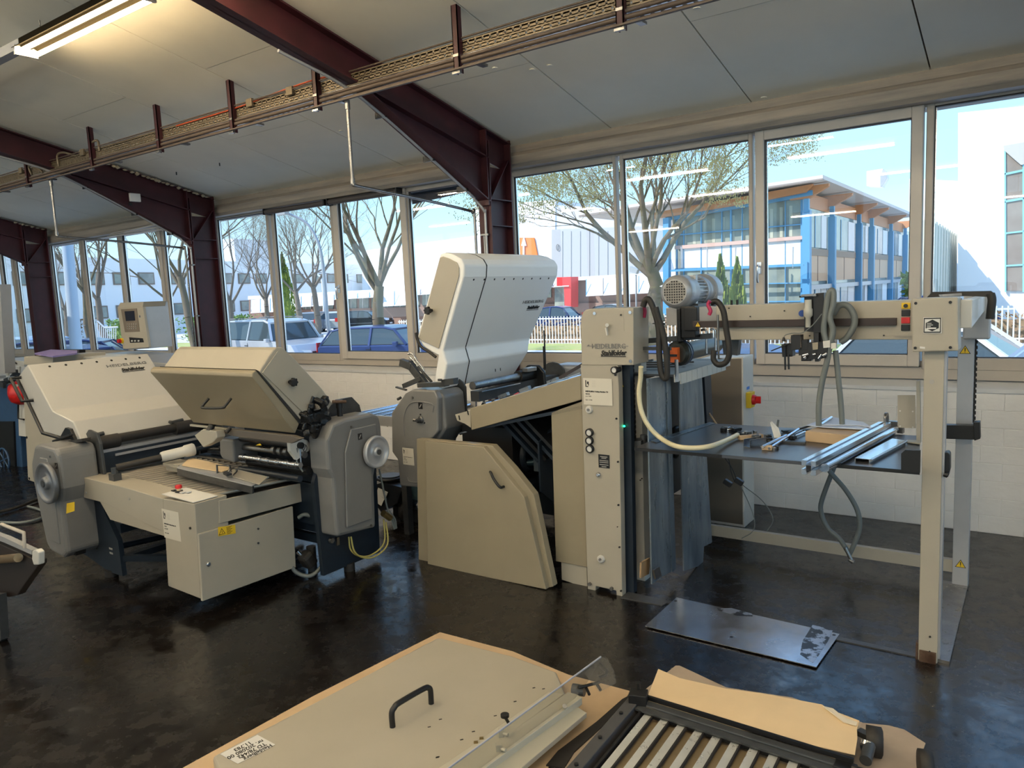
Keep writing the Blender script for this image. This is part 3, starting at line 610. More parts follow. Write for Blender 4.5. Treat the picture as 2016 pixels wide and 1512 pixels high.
MB().prism(PY(4.0, '1430,662 1455,668 1451,700 1424,697 1421,666'), (0, .05, 0)).build('motor_cover', DGREY, fd)
MB().prism(PY(3.70, '1328,708 1335,708 1336,752 1329,752'), (0, .004, 0)).build('hanging_gauge', STEEL, fd)
# red hooks with thick black hoses
MAG = mat('magenta_hook', (.36, .02, .08), .4)
for ua in ('1270,592 1267,600 1270,612 1268,625', '1398,592 1394,600 1399,612 1396,620'):
    MB().tube(PY(3.72, ua), .010, 8).build('hose_hook', MAG, fd)
def hose(pts, r, m_, nm, lab, cat='hose', grp=None, n=12):
    o = MB().tube(pts, r, n, sub=6).build(nm, m_); return tag(o, lab, cat, grp)
hose(PY(3.66, '1266,604 1270,592 1278,590 1288,612 1297,650 1298,700 1303,738 1313,742 1312,700 1305,655 1296,625 1291,605'), .016, BLKR, 'black_hose', 'thick black hose looped over the red hook beside the feeder head')
hose(PY(3.76, '1400,596 1412,594 1424,612 1430,650 1436,690 1430,712 1415,718 1405,708 1406,690'), .015, BLKR, 'black_hose', 'black hose sagging in a loop under the gantry beside the control cabinet')
hose(PY(3.56, '1262,722')[0:1] + PY(3.58, '1261,745 1258,775 1263,810 1278,840 1300,862')[0:] + PY(3.44, '1330,878 1365,882') + PY(3.5, '1400,878') + PZ(.905, '1430,867 1452,856'), .0125, HOSEC, 'cream_hose', 'cream hose arching from the feeder head onto the steel table')
# motor on top
mt = thing('gear_motor', (-1.6, 4.2, 1.60), 'grey finned electric gear motor with a grille sitting on top of the feeder', 'motor')
mx, mz = -1.70, 1.668; y0 = 4.02
SIL = mat('silver_motor_paint', (.45, .46, .48), .35, metal=.4, var=.1)
k = MB().lathe((mx, y0, mz), (0, 1, 0), [(0, .070), (.006, .078), (.02, .092), (.035, .095), (.15, .095), (.155, .088)], 36).build('fan_cowl', SIL, mt)
g_ = MB(); n_ = 9
for i in range(n_):
    for j in range(n_):
        a, b = (i - 4) * .0145, (j - 4) * .0145
        if a * a + b * b < .062 ** 2: g_.box(mx + a - .0045, mx + a + .0045, y0 - .002, y0 + .001, mz + b - .0045, mz + b + .0045)
g_.build('grille_hole', BLK, k)
MB().lathe((mx, y0 - .001, mz), (0, 1, 0), [(0, .066), (.002, .068)], 32).build('grille', mat('grille_grey', (.30, .29, .27), .5), k)
k = MB().cyl((mx, y0 + .15, mz), (mx, y0 + .30, mz), .074, n=30).build('stator', SIL, mt)
f_ = MB()
for i in range(26):
    w = 2 * math.pi * i / 26; f_.obox((mx + math.cos(w) * .078, y0 + .22, mz + math.sin(w) * .078), (.022, .12, .004), Matrix.Rotation(-w, 3, 'Y'))
f_.build('cooling_fins', SIL, mt)
for dz in (-.075, .075): MB().box(mx + .02, mx + .07, y0 + .14, y0 + .17, mz + dz - .016, mz + dz + .016).build('bolt_lug', SIL, mt)
MB().lathe((mx, y0 + .29, mz), (0, 1, 0), [(0, .09), (.02, .095), (.025, .088), (.10, .085), (.11, .095), (.13, .095)], 32).build('flange', SIL, mt)
k = MB(); k.lathe((mx, y0 + .40, mz - .005), (0, 1, 0), [(0, .098), (.012, .105), (.10, .105), (.112, .098)], 36); k.box(mx - .10, mx + .10, y0 + .41, y0 + .50, mz - .11, mz - .03); k.build('gearbox', SIL, mt, bevel=.003)
k = MB(); k.box(mx - .07, mx + .09, y0 + .12, y0 + .40, 1.578, 1.596); k.build('foot_plate', DGREY, mt)
k = MB(); k.cyl((-1.31, 3.92, 1.59), (-1.31, 3.92, 1.615), .006); k.cyl((-1.34, 3.92, 1.59), (-1.34, 3.92, 1.615), .006); k.build('bolt', BLK, fd)
# camera-like scanning carriage on the rail
cg = thing('suction_carriage', (-.95, 3.80, 1.40), 'black pneumatic suction carriage with dangling fingers on the gantry rail', 'carriage')
k = MB()
k.prism(PY(3.76, '1583,582 1611,577 1612,655 1583,652'), (0, .06, 0)); k.prism(PY(3.74, '1600,578 1622,576 1624,695 1602,700'), (0, .08, 0)); k.prism(PY(3.76, '1573,583 1606,580 1606,585 1573,586'), (0, .05, 0))
k.build('carrier_block', BLK, cg, bevel=.002)
MB().prism(PY(3.72, '1577,580 1606,578 1607,583 1577,584'), (0, .04, 0)).build('top_plate', STEELD, cg)
p = PY(3.73, '1591,590 1592,637'); MB().lathe(p[0] - V((0, 0, .0)), (0, 0, -1), [(0, .016), (.04, .017), (.045, .021), (.075, .021), (.085, .012), (.13, .012)], 18).build('filter_bowl', mat('clear_plastic', (.42, .42, .38), .2), cg)
MB().cyl(PY(3.82, '1579,617')[0], PY(3.80, '1579,617')[0], .016, n=20).build('round_blue_sign', mat('blue_sign', (.01, .06, .30), .4), cg)
k = MB()
for s_ in ('1557,660 1576,660 1576,688 1557,690', '1572,670 1590,668 1592,698 1572,700', '1590,675 1625,672 1626,705 1590,708', '1577,690 1597,690 1597,711 1577,711', '1603,655 1612,655 1612,712 1604,712', '1538,678 1560,676 1560,702 1540,703', '1612,680 1630,678 1628,700 1614,708'):
    k.prism(PY(3.70 + random.random() * .04, s_), (0, .03 + random.random() * .03, 0))
k.build('valve_cluster', BLK, cg, bevel=.002)
MB().prism(PY(3.71, '1556,664 1576,662 1577,684 1560,687'), (0, .02, 0)).build('pale_valve', mat('pale_tan_plastic', (.16, .13, .10), .5), cg)
MB().prism(PY(3.69, '1599,675 1610,674 1610,688 1600,689'), (0, .01, 0)).build('square_plate', mat('pale_tan_plate', (.28, .25, .19), .5), cg)
k = MB()
for s_ in ('1545,676 1546,728', '1552,698 1553,727'): q_ = PY(3.70, s_); k.cyl(q_[0], q_[1], .0045, n=8)
k.lathe(PY(3.70, '1543,672')[0], (0, 0, 1), [(0, .010), (.02, .004)], 10); k.build('finger', BLK, cg)
k = MB(); q_ = PY(3.69, '1518,691 1555,676'); k.cyl(q_[0], q_[1], .003, n=6); k.build('antenna_rod', BLK, cg)
k = MB()
for s_ in ('1580,700 1592,697', '1583,705 1587,702', '1612,706 1618,698', '1620,700 1628,696', '1600,698 1606,697'): q_ = PY(3.69, s_); k.cyl(q_[0], q_[1], .007, n=8)
k.build('chrome_joint', STEEL, cg)
k = MB()
for s_ in ('1620,672 1634,670 1634,684 1621,685', '1636,676 1646,675 1646,686 1636,687'): k.prism(PY(3.70, s_), (0, .02, 0))
k.build('pneumatic_fitting', OFFW, cg)
MB().tube(PY(3.70, '1542,668 1546,660 1560,656 1580,655 1600,640 1618,618'), .0022, 6).build('thin_wire', HOSE, cg)
hose(PY(3.72, '1628,676 1622,650 1626,612 1630,585 1636,572 1641,576 1640,600 1634,625 1640,650 1636,672 1632,690 1628,712 1617,760 1612,800 1612,838'), .0135, HOSE, 'grey_hose', 'grey hose looping up over the suction carriage and down to the table')
hose(PY(3.79, '1640,618 1652,602 1668,602 1681,620 1681,642 1668,664 1655,674'), .015, HOSE, 'grey_hose', 'grey hose coiled in a round loop beside the suction carriage')
hose(PY(3.76, '1645,690 1650,740 1655,790 1658,835'), .0125, HOSE, 'grey_hose', 'grey hose hanging straight down right of the carriage')
hose(PY(4.5, '1648,905 1638,930 1618,985 1617,1010 1630,1040 1652,1060 1672,1090')[0:], .0135, HOSE, 'grey_hose', 'left crossing grey hose hanging below the table to the floor')
hose(PY(4.45, '1620,905 1635,930 1665,965 1688,1005 1692,1040 1682,1070 1672,1092'), .0135, HOSE, 'grey_hose', 'right crossing grey hose hanging below the table to the floor')
k = MB(); q_ = PY(4.4, '1664,1078 1676,1102'); k.cyl(q_[0], q_[1], .010); k.cyl(q_[1] + V((-.01, 0, 0)), q_[1] + V((.012, 0, -.012)), .012, n=8); o = k.build('hose_coupling', STEELD); tag(o, 'metal coupling at the lower end of the crossing grey hoses', 'coupling')
for i, (a, l) in enumerate((('1433,895 1440,930 1447,950', 'thin black cable with plug hanging left under the table'), ('1420,893 1440,920 1452,948', 'thin black cable angled under the table'), ('1458,956 1478,1000 1486,1030 1480,1048 1460,1060', 'thin cable curving down from the plug beside the cabinet'), ('1462,955 1500,985 1520,1015 1520,1030 1510,1045', 'long thin cable arching out to the right under the table'))):
    hose(PY(4.2, a), .0028, BLK if i < 2 else HOSE, 'thin_cable', l, 'cable', n=6)
for a, l in (('1433,951', 'small black plug hanging left below the table'), ('1455,948', 'small black plug hanging near the cabinet below the table')):
    q_ = PY(4.2, a)[0]; o = MB().obox(q_, (.05, .03, .03), Matrix.Rotation(.5, 3, 'Y')).build('cable_plug', BLK, bevel=.004); tag(o, l, 'plug')
# control cabinet
cb = thing('control_cabinet', (-1.8, 5.1, 0), 'narrow pale grey control cabinet standing against the window wall beside the feeder', 'cabinet')
a = PY(5.08, '1378,706 1463,703 1463,1040'); 
MB().prism([V((a[0].x, 5.08, 0.0)), V((a[1].x, 5.08, 0.0)), V((a[1].x, 5.08, a[1].z)), V((a[0].x, 5.08, a[0].z))], (0, .22, 0)).build('body', OFFW, cb, bevel=.004)
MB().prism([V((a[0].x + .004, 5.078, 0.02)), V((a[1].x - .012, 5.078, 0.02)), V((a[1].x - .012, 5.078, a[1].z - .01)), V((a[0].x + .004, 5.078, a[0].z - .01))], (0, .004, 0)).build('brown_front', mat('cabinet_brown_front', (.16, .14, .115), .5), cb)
xr = a[1].x
k = MB().box(xr, xr + .035, 5.13, 5.22, .84, .95).build('switch_base', YEL, cb, bevel=.004)
MB().lathe((xr + .034, 5.175, .895), (1, 0, 0), [(0, .036), (.018, .034), (.022, .028)], 24).build('rotary_switch', RED, k); MB().obox((xr + .07, 5.175, .895), (.04, .012, .05)).build('switch_grip', RED, k, bevel=.003)
MB().box(xr, xr + .0012, 5.15, 5.21, .965, .985).build('blue_label', mat('blue_label', (.05, .2, .6), .5), cb); MB().box(xr, xr + .0012, 5.155, 5.205, .99, 1.01).build('red_white_label', WHT, cb)
hose([V((a[0].x + .05, 5.0, 1.0)), V((a[0].x + .1, 4.8, .92)), V((a[0].x + .22, 4.62, .90)), V((a[0].x + .35, 4.5, .80))], .006, KRAFT, 'brown_cable', 'brown cable drooping from the cabinet behind the table', 'cable')
# sheet of steel on the floor
PLM = mat('worn_plate', (.52, .55, .60), .22, metal=.9, c2=(.36, .38, .42), vscale=4, rvar=.06)
fp_ = thing('steel_plate', (-1.2, 3.5, 0), 'loose bright steel plate lying on the floor in front of the feeder', 'plate')
q_ = PZ(.0105, '1270,1232 1332,1176 1653,1248 1607,1313'); MB().prism(q_, (0, 0, -.004)).build('sheet', PLM, fp_)
for uv in ('1330,1183', '1642,1250', '1440,1254'): p = PZ(.0107, uv)[0]; MB().cyl(p, p + V((0, 0, .0005)), .008, n=12).build('hole', BLK, fp_)
OIL = mat('dull_flaked_patch', (.42, .45, .50), .3, metal=.8, c2=(.05, .055, .06), vscale=14, thr=(.47, .52))
MB().prism(PZ(.0109, '1575,1288 1580,1262 1600,1230 1640,1240 1630,1262 1612,1290 1600,1305'), (0, 0, .0003)).build('worn_patch', OIL, fp_)
MB().prism(PZ(.0109, '1410,1198 1440,1197 1480,1208 1482,1213 1450,1212 1415,1202'), (0, 0, .0003)).build('worn_patch', OIL, fp_)
# ================================================================ things lying on the feeder table
TZ = .8825
def put(name, lab, cat, loc=(-1, 3.8, TZ)): return thing(name, loc, lab, cat)
# wrapped ream of paper
b = put('paper_ream', 'brown paper wrapped ream lying on the steel table with loose sheets on it', 'package')
q = PZ(TZ, '1586,868 1652,877 1688,870')
a0 = PZ(TZ, '1586,869')[0]; a1 = PZ(TZ, '1682,880')[0]; dx = (a1 - a0); nrm = V((-dx.y, dx.x, 0)).normalized() * .20
ht = .055
MB().prism([a0, a1, a1 + nrm, a0 + nrm], (0, 0, ht)).build('wrapper', KRAFT, b, bevel=.004)
f_ = MB(); ux = dx.normalized(); nn = -nrm.normalized()
for s0, sg in ((a0, 1), (a1, -1)):
    f_.prism([s0 + nn * .0012 + V((0, 0, .004)), s0 + nn * .0012 + ux * sg * .045 + V((0, 0, ht * .5)), s0 + nn * .0012 + V((0, 0, ht - .004))], nn * .0012)
f_.build('folded_flap', KRAFT, b)
c = put('loose_sheets', 'curled white sheets lying over the brown wrapped ream', 'paper')
P_ = PZ(TZ + .062, '1588,838 1632,822 1712,840 1700,846 1622,842')
n0 = MB(); n0.prism(P_, (0, 0, .004)); n0.build('sheet', mat('blue_white_paper', (.60, .66, .78), .6), c); 
n1 = MB(); n1.prism(PZ(TZ + .068, '1612,838 1640,822 1700,832 1716,842 1690,838'), (0, 0, .003)); n1.build('sheet', mat('white_paper', (.68, .70, .76), .6), c)
def rod(name, s, z0, z1, r, m_, lab, n=14, prof='round', w=None):
    p0 = PZ(TZ + z0, s.split()[0])[0]; p1 = PZ(TZ + z1, s.split()[1])[0]
    k = MB()
    if prof == 'round': k.cyl(p0, p1, r, n=n)
    elif prof == 'flat': k.bar(p0, p1, w or r * 2, r)
    o = k.build(name, m_); return tag(o, lab, 'rod' if prof == 'round' else 'profile')
# slotted aluminium extrusion (cross section with grooves)
o = put('aluminium_extrusion', 'long slotted aluminium extrusion jutting over the front edge of the table', 'profile', (-.8, 3.5, TZ))
p0 = PZ(TZ + .035, '1592,921')[0]; p1 = PZ(TZ + .035, '1742,842')[0]; d = (p1 - p0).normalized(); sd = d.cross(UZ).normalized()
h = .030; g = .008
sec = [(-h, -h), (-g, -h), (-g, -h + .008), (-h * .45, -h + .02), (h * .45, -h + .02), (g, -h + .008), (g, -h), (h, -h), (h, -g), (h - .008, -g), (h - .018, -h * .4), (h - .018, h * .4), (h - .008, g), (h, g), (h, h), (g, h), (g, h - .008), (h * .45, h - .02), (-h * .45, h - .02), (-g, h - .008), (-g, h), (-h, h), (-h, g), (-h + .008, g), (-h + .018, h * .4), (-h + .018, -h * .4), (-h + .008, -g), (-h, -g)]
MB().prism([p0 + sd * a + UZ * b_ for a, b_ in sec], p1 - p0).build('profile_bar', ALU, o)
MB().prism([p0 - d * .001 + sd * a + UZ * b_ for a, b_ in ((-.01, -.01), (.01, -.01), (.01, .01), (-.01, .01))], d * .002).build('core_hole', BLK, o)
k = MB(); k.lathe(p1 + UZ * .055 - sd * .0, sd, [(0, .026), (.012, .026)], 20); k.prism([p1 + UZ * .03 - d * .026, p1 + UZ * .03 + d * .026, p1 + UZ * .06 + d * .026, p1 + UZ * .06 - d * .026], sd * .012); k.build('eye_bracket', STEELD, o)
o = put('steel_shaft', 'thick polished steel shaft with a square end block beside the aluminium extrusion', 'rod')
p0 = PZ(TZ + .02, '1624,921')[0]; p1 = PZ(TZ + .02, '1762,846')[0]
MB().cyl(p0, p1, .019, n=24).build('shaft', STEEL, o); MB().obox(p1 + V((.0, .03, .01)), (.075, .03, .06), Matrix.Rotation(-.2, 3, 'Z')).build('end_block', STEELD, o)
o = put('flat_profile', 'flat bright aluminium channel lying right of the steel shaft', 'profile')
q = PZ(TZ + .018, '1683,901 1711,904 1781,867 1756,863'); MB().prism(q, (0, 0, -.003)).prism([q[0], q[0] + V((.0, 0, -.018)), q[3] + V((0, 0, -.018)), q[3]], (.002, 0, 0)).prism([q[1], q[1] + V((0, 0, -.018)), q[2] + V((0, 0, -.018)), q[2]], (.003, 0, 0)).build('channel', ALU, o)
MB().cyl(q[1] + V((.008, 0, -.005)), q[2] + V((.008, 0, -.005)), .006, n=10).build('lip', STEEL, o)
rod('thin_steel_rod', '1501,880 1548,858', .02, .04, .008, STEEL, 'short bright rod nearest the front in the pile of rods')
rod('thin_steel_rod', '1514,883 1572,845', .012, .05, .007, STEEL, 'bright rod second from the front in the pile of rods')
rod('thin_steel_rod', '1552,852 1636,824', .03, .075, .006, STEELD, 'long dull rod resting up on the wrapped ream')
rod('thin_steel_rod', '1616,836 1637,822', .072, .08, .008, STEEL, 'short rod lying on the loose sheets')
rod('thin_steel_rod', '1530,872 1578,848', .01, .02, .007, STEELD, 'dull rod between the clamps and the ream')
rod('thin_steel_rod', '1545,868 1585,850', .01, .012, .006, STEEL, 'thin bright rod ending at the ream')
rod('flat_bar', '1455,862 1500,858', .012, .012, .02, KRAFT, 'flat tan bar at the end of the cream hose', prof='flat', w=.03)
rod('flat_bar', '1512,868 1586,872', .006, .006, .012, DGREY, 'dark flat bar along the foot of the ream', prof='flat', w=.03)
rod('flat_bar', '1540,849 1600,846', .008, .008, .01, NAVY, 'dark blue flat strip behind the rods', prof='flat', w=.03)
def cluster(name, u, v, r, m_, lab, cat, n=9, z=.012, ms=None):
    t = put(name, lab, cat, tuple(PZ(TZ, [(u, v)])[0]))
    c0 = PZ(TZ + z, [(u, v)])[0]
    for i in range(n):
        p = c0 + V((random.uniform(-r, r), random.uniform(-r * .6, r * .6), random.uniform(-z * .3, z * .8)))
        MB().obox(p, (random.uniform(.02, .05), random.uniform(.012, .025), random.uniform(.012, .024)), Matrix.Rotation(random.uniform(0, 3), 3, 'Z')).build('piece', (ms or [m_])[i % len(ms or [m_])], t, bevel=.002)
    return t
cluster('bolt_pile', 1440, 846, .045, BLK, 'small heap of black screws and chrome nuts on the table near the cabinet', 'screws', 14, .010, [BLK, BLK, BLKR, STEEL])
cluster('clamp_parts', 1500, 862, .05, BLK, 'dark clamp pieces heaped in the middle of the table', 'parts', 12, .014, [BLK, DGREY, STEELD, BLK])
cluster('clamp_parts', 1478, 856, .035, BLK, 'small pale blocks and clips next to the hose end', 'parts', 7, .012, [STEELD, OFFW, BLK])
cluster('clamp_parts', 1518, 882, .03, BLK, 'tan blocks under the front ends of the rods', 'parts', 6, .008, [KRAFT, STEELD, BLK])
cluster('clamp_parts', 1560, 862, .04, BLK, 'dark clips lying between the rods and the ream', 'parts', 8, .012, [BLK, NAVY])
o = put('channel_bracket', 'U-shaped steel channel bracket standing in front of the clamp pieces', 'bracket')
q = PZ(TZ, '1464,880'); p = q[0]; k = MB(); k.bar(p + V((0, 0, .02)), p + V((.05, .10, .02)), .003, .04); k.bar(p + V((.035, -.01, .02)), p + V((.085, .09, .02)), .003, .04); k.bar(p + V((.018, -.005, .002)), p + V((.068, .095, .002)), .035, .003); k.build('channel', STEEL, o)
o = put('paper_scrap', 'pointed white paper scrap standing upright among the tools', 'paper')
p = PZ(TZ + .02, '1524,862')[0]; MB().prism([p + V(a) for a in ((0, 0, 0), (.035, .01, 0), (.02, .01, .05), (-.012, 0, .085), (-.02, 0, .08))], (.0, .002, 0)).build('sheet', WHT, o)
o = put('grey_pin', 'grey pin sticking up behind the paper scrap', 'pin'); p = PZ(TZ + .0, '1528,855')[0]; k = MB(); k.cyl(p, p + V((.012, 0, .08)), .006, n=8); k.cyl(p + V((-.02, 0, .02)), p + V((.01, 0, .05)), .003, n=6); k.build('shank', HOSE, o)
o = put('angle_plate', 'tan plate with four holes standing against the front post on the table', 'plate')
q = PY(4.2, '1767,778 1802,778 1803,843 1767,842'); MB().prism(q, (0, .004, 0)).build('sheet', CREAM, o); screws(PY(4.2, '1772,809 1797,810 1772,839 1797,841'), .004, WHT, o, h=.001)
MB().prism(PY(4.15, '1804,750 1811,750 1812,872 1804,872'), (0, .03, 0)).prism(PZ(TZ + .004, '1785,868 1812,869 1812,875 1787,872'), (0, 0, .006)).build('upright', CREAM, o)
# ================================================================ folding machines
def handwheel(c0, ax, r, par, m_=ALUP, name='handwheel'):
    ax = V(ax).normalized()
    k = MB().lathe(c0, ax, [(0, r * .93), (0, r), (.006, r * 1.02), (.026, r * 1.02), (.030, r * .98), (.031, r * .9), (.020, r * .84), (.014, r * .78), (.012, r * .34), (.02, r * .32), (.032, r * .30), (.036, r * .24)], 40).build(name, m_, par)
    MB().cyl(V(c0) + ax * .034, V(c0) + ax * .042, r * .17, n=20).build('hub', DGREY, k)
    MB().cyl(V(c0) - ax * .06, V(c0), r * .2, n=14).build('axle', DGREY, k); return k
def knob8(c0, ax, r, par):
    ax = V(ax).normalized(); a = ax.orthogonal().normalized(); b = ax.cross(a); pts = []
    for i in range(56):
        w = 2 * math.pi * i / 56; rr = r * (1 + .13 * math.cos(w * 7)); pts.append(V(c0) + ax * .03 + a * math.cos(w) * rr + b * math.sin(w) * rr)
    k = MB().prism(pts, ax * .022); k.cyl(V(c0), V(c0) + ax * .03, r * .42, n=14); return k.build('star_knob', BLK, par, bevel=.002)
def hole_row(pts, r, nrm, par, m_=BLK): return [MB().cyl(p, p + V(nrm).normalized() * .0012, r, n=12).build('vent_hole', m_, par) for p in pts]
def dblock(c0, w, nrm, par):
    nrm = V(nrm).normalized(); u = UZ.cross(nrm).normalized(); c0 = V(c0) + nrm * .0008
    MB().prism([c0 + u * a * w + UZ * b * w for a, b in ((-1, -1.15), (1, -1.15), (1, 1.15), (-1, 1.15))], nrm * .001).build('pictogram_plate', BLK, par)
    return MB().prism([c0 + nrm * .0012 + u * a * w + UZ * b * w for a, b in ((-.6, -.5), (-.35, -.75), (.6, .5), (.35, .75))], nrm * .0005).build('pictogram', DECAL, par)
# ---------------------------------------------------------------- C: first folding unit, next to the feeder
C = thing('folding_machine', (-3.2, 4.1, 0), 'central grey and white folding machine with its tall white hood raised', 'machine')
yh = 3.60
front = PY(yh, '782,905 771,890 770,813 797,775 812,767 855,769 862,783 862,850 826,890 826,960 787,957')
hs = MB().prism(front, (0, .05, 0)).build('housing_front', GREYH, C, bevel=.012, seg=3)
body = [V((p.x, 3.65, p.z)) for p in PY(yh, '780,955 771,880 771,815 798,776 812,769 855,771 893,776 893,834 862,872 840,890 838,960')]
MB().prism([V((a, 3.645, b)) for a, b in ((-3.53, .45), (-3.555, .70), (-3.555, .93), (-3.43, 1.075), (-3.37, 1.105), (-3.17, 1.10), (-3.13, 1.07), (-3.12, .86), (-3.22, .74), (-3.22, .45))], (0, .22, 0)).build('housing', GREYH, C, bevel=.018, seg=3)
MB().tube(PY(yh - .001, '796,858 795,820 810,793 850,795 852,812')[:], .004, 6).build('pressed_ridge', GREYH, hs)
MB().tube(PY(yh - .001, '822,950 806,948 802,940'), .004, 6).build('pressed_ridge', GREYH, hs)
dblock(PY(yh, '828,799')[0], .018, (0, -1, 0), hs)
p = PY(yh, '829,826')[0]; k = MB(); k.lathe(p, (0, -1, 0), [(0, .024), (.006, .024), (.008, .016), (.02, .012), (.045, .011)], 20); k.build('shaft_flange', DGREY, hs); k = MB(); k.cyl(p + V((-.035, -.035, 0)), p + V((0, -.035, 0)), .009, n=10); k.build('shaft_key', STEELD, hs)
screws([p + V((.0, 0, .034)), p + V((.03, 0, -.02)), p + V((-.028, 0, -.02))], .005, BLK, hs); screws(PY(yh, '813,783'), .007, STEELD, hs)
sticker(hs, PY(yh - .001, '792,881')[0], UX, UZ, .10, .115, [('HEIDELBERG Folding Machine TD', .55, .05, 0), ('78/442', .64, .06, 0), ('year 2003', .73, .06, 0), ('Ref. 11.783', .86, .06, 0)], m=MATS['sticker_cream'])
# base and legs
k = MB(); k.box(-3.42, -3.36, 3.70, 3.76, 0, .46); k.box(-2.52, -2.47, 4.55, 4.60, 0, .72); k.box(-3.40, -3.35, 4.80, 4.86, 0, .9); k.box(-2.95, -2.60, 3.75, 4.9, .42, .50); k.box(-3.42, -2.47, 4.56, 4.64, .06, .80)
k.build('base_frame', NAVY, C)
MB().prism([V((-2.47, y, z)) for y, z in ((3.72, .5), (3.72, .80), (4.0, .92), (4.35, .78), (4.62, .60), (4.62, .30), (4.60, .02), (4.3, .02), (4.05, .25))], (.012, 0, 0)).build('side_plate', NAVY, C)
MB().cyl((-2.95, 3.80, .60), (-2.47, 4.0, .63), .022, n=12).build('cross_tube', mat('blue_tube', (.03, .07, .10), .35, metal=.4), C)
MB().box(-2.60, -2.52, 3.86, 3.93, .58, .70).build('terminal_box', mat('blue_grey_box', (.09, .12, .15), .45), C, bevel=.004)
MB().lathe((-2.95, 3.95, .66), (1, .1, 0), [(0, .11), (.02, .12), (.25, .12), (.27, .10)], 28).build('drive_motor', NAVY, C)
MB().box(-3.10, -2.70, 3.78, 4.9, .50, .86).build('inner_body', BLK, C)
MB().box(-3.10, -2.50, 4.86, 4.9, .02, .50).build('rear_panel', NAVY, C)
# lower fold plates sticking down behind the chute
for i in range(4):
    a = V((-2.80 + i * .055, 3.75, .93 + i * .012)); MB().prism([a, a + V((.30, 0, -.26)), a + V((.315, 0, -.245)), a + V((.015, 0, .015))], (0, .75, 0)).build('lower_fold_plate', BLK if i % 2 else NAVY, C)
MB().cyl((-3.12, 3.78, .80), (-2.62, 3.86, .93), .010, n=8).build('tie_rod', ALU, C)
MB().cyl((-3.10, 3.80, .745), (-2.60, 3.9, .80), .013, n=10).build('tie_rod', STEELD, C)
# end plates and rollers along y
for y, nm in ((3.875, 'near'), (4.93, 'far')):
    arc = [(-3.17, .80), (-3.17, 1.09)] + [(-3.17 + .09 + .11 * math.cos(math.pi - t * math.pi / 8) - .02, 1.06 + .10 * math.sin(t * math.pi / 8)) for t in range(1, 8)] + [(-3.0, 1.0), (-3.0, .78)]
    MB().prism([V((x - (.13 if nm == 'near' else 0), y, z)) for x, z in arc], (0, .012, 0)).build('end_plate', DGREY, C, bevel=.002)
MB().prism([V((x, 4.60, z)) for x, z in ((-3.17, .86), (-3.17, 1.12), (-3.12, 1.17), (-3.02, 1.17), (-2.97, 1.12), (-2.96, .90))], (0, .03, 0)).build('far_end_cover', BLK, C, bevel=.01)
MB().prism([V((x, 4.95, z)) for x, z in ((-3.17, .80), (-3.17, 1.10), (-3.08, 1.14), (-2.85, 1.14), (-2.80, 1.05), (-2.80, .8))], (0, .20, 0)).build('far_housing', ALUP, C, bevel=.03, seg=3)
MB().cyl((-3.08, 3.89, 1.105), (-3.08, 4.60, 1.105), .028, n=20).build('hood_shaft', STEELD, C)
MB().cyl((-3.08, 4.42, 1.105), (-3.08, 4.60, 1.105), .042, n=20).build('shaft_sleeve', BLKR, C)
MB().box(-3.10, -3.03, 3.89, 4.90, 1.0, 1.07).build('tie_bar', DGREY, C); MB().box(-3.02, -3.01, 3.9, 4.35, 1.065, 1.072).build('bright_strip', ALU, C)
for i in range(9): MB().cyl((-3.00, 3.90 + i * .10, .975), (-3.00, 3.965 + i * .10, .975), .024, n=14).build('roller_ring', ALU, C); MB().cyl((-3.0, 3.89, .975), (-3.0, 4.9, .975), .017, n=14).build('fold_roller', BLK, C)
MB().cyl((-3.05, 3.89, .93), (-3.05, 4.9, .93), .026, n=14).build('fold_roller', STEELD, C)
MB().box(-3.10, -2.98, 3.89, 4.6, .90, .93).build('roller_bed', DGREY, C)
# side brackets (folded fold-plate carrier, left)
k = MB(); k.bar(PY(3.7, '805,715')[0], PY(3.7, '838,758')[0], .05, .035, (0, 1, 0)); k.bar(PY(3.68, '822,722')[0], PY(3.68, '850,752')[0], .015, .014); k.bar(PY(3.66, '826,758')[0], PY(3.66, '880,756')[0], .05, .03); k.bar(PY(3.7, '790,713')[0], PY(3.7, '812,722')[0], .05, .04, (0, 1, 0)); k.bar(PY(3.69, '795,760')[0], PY(3.69, '830,745')[0], .03, .03, (0, 1, 0)); k.bar(PY(3.66, '780,762')[0], PY(3.66, '800,768')[0], .02, .01); k.cyl(PY(3.66, '783,786')[0], PY(3.66, '789,783')[0], .010, n=8); k.build('carrier_bracket', DGREY, C, bevel=.002)
MB().tube(PY(3.69, '803,697 812,697 822,712 834,728 830,735 818,715 806,702'), .006, 7).build('chrome_link', STEEL, C)
k = MB(); k.prism(PY(3.62, '868,748 892,745 893,757 870,760'), (0, .05, 0)); k.cyl(PY(3.60, '866,750')[0], PY(3.60, '866,746')[0], .014); k.build('hinge_block', DGREY, C)
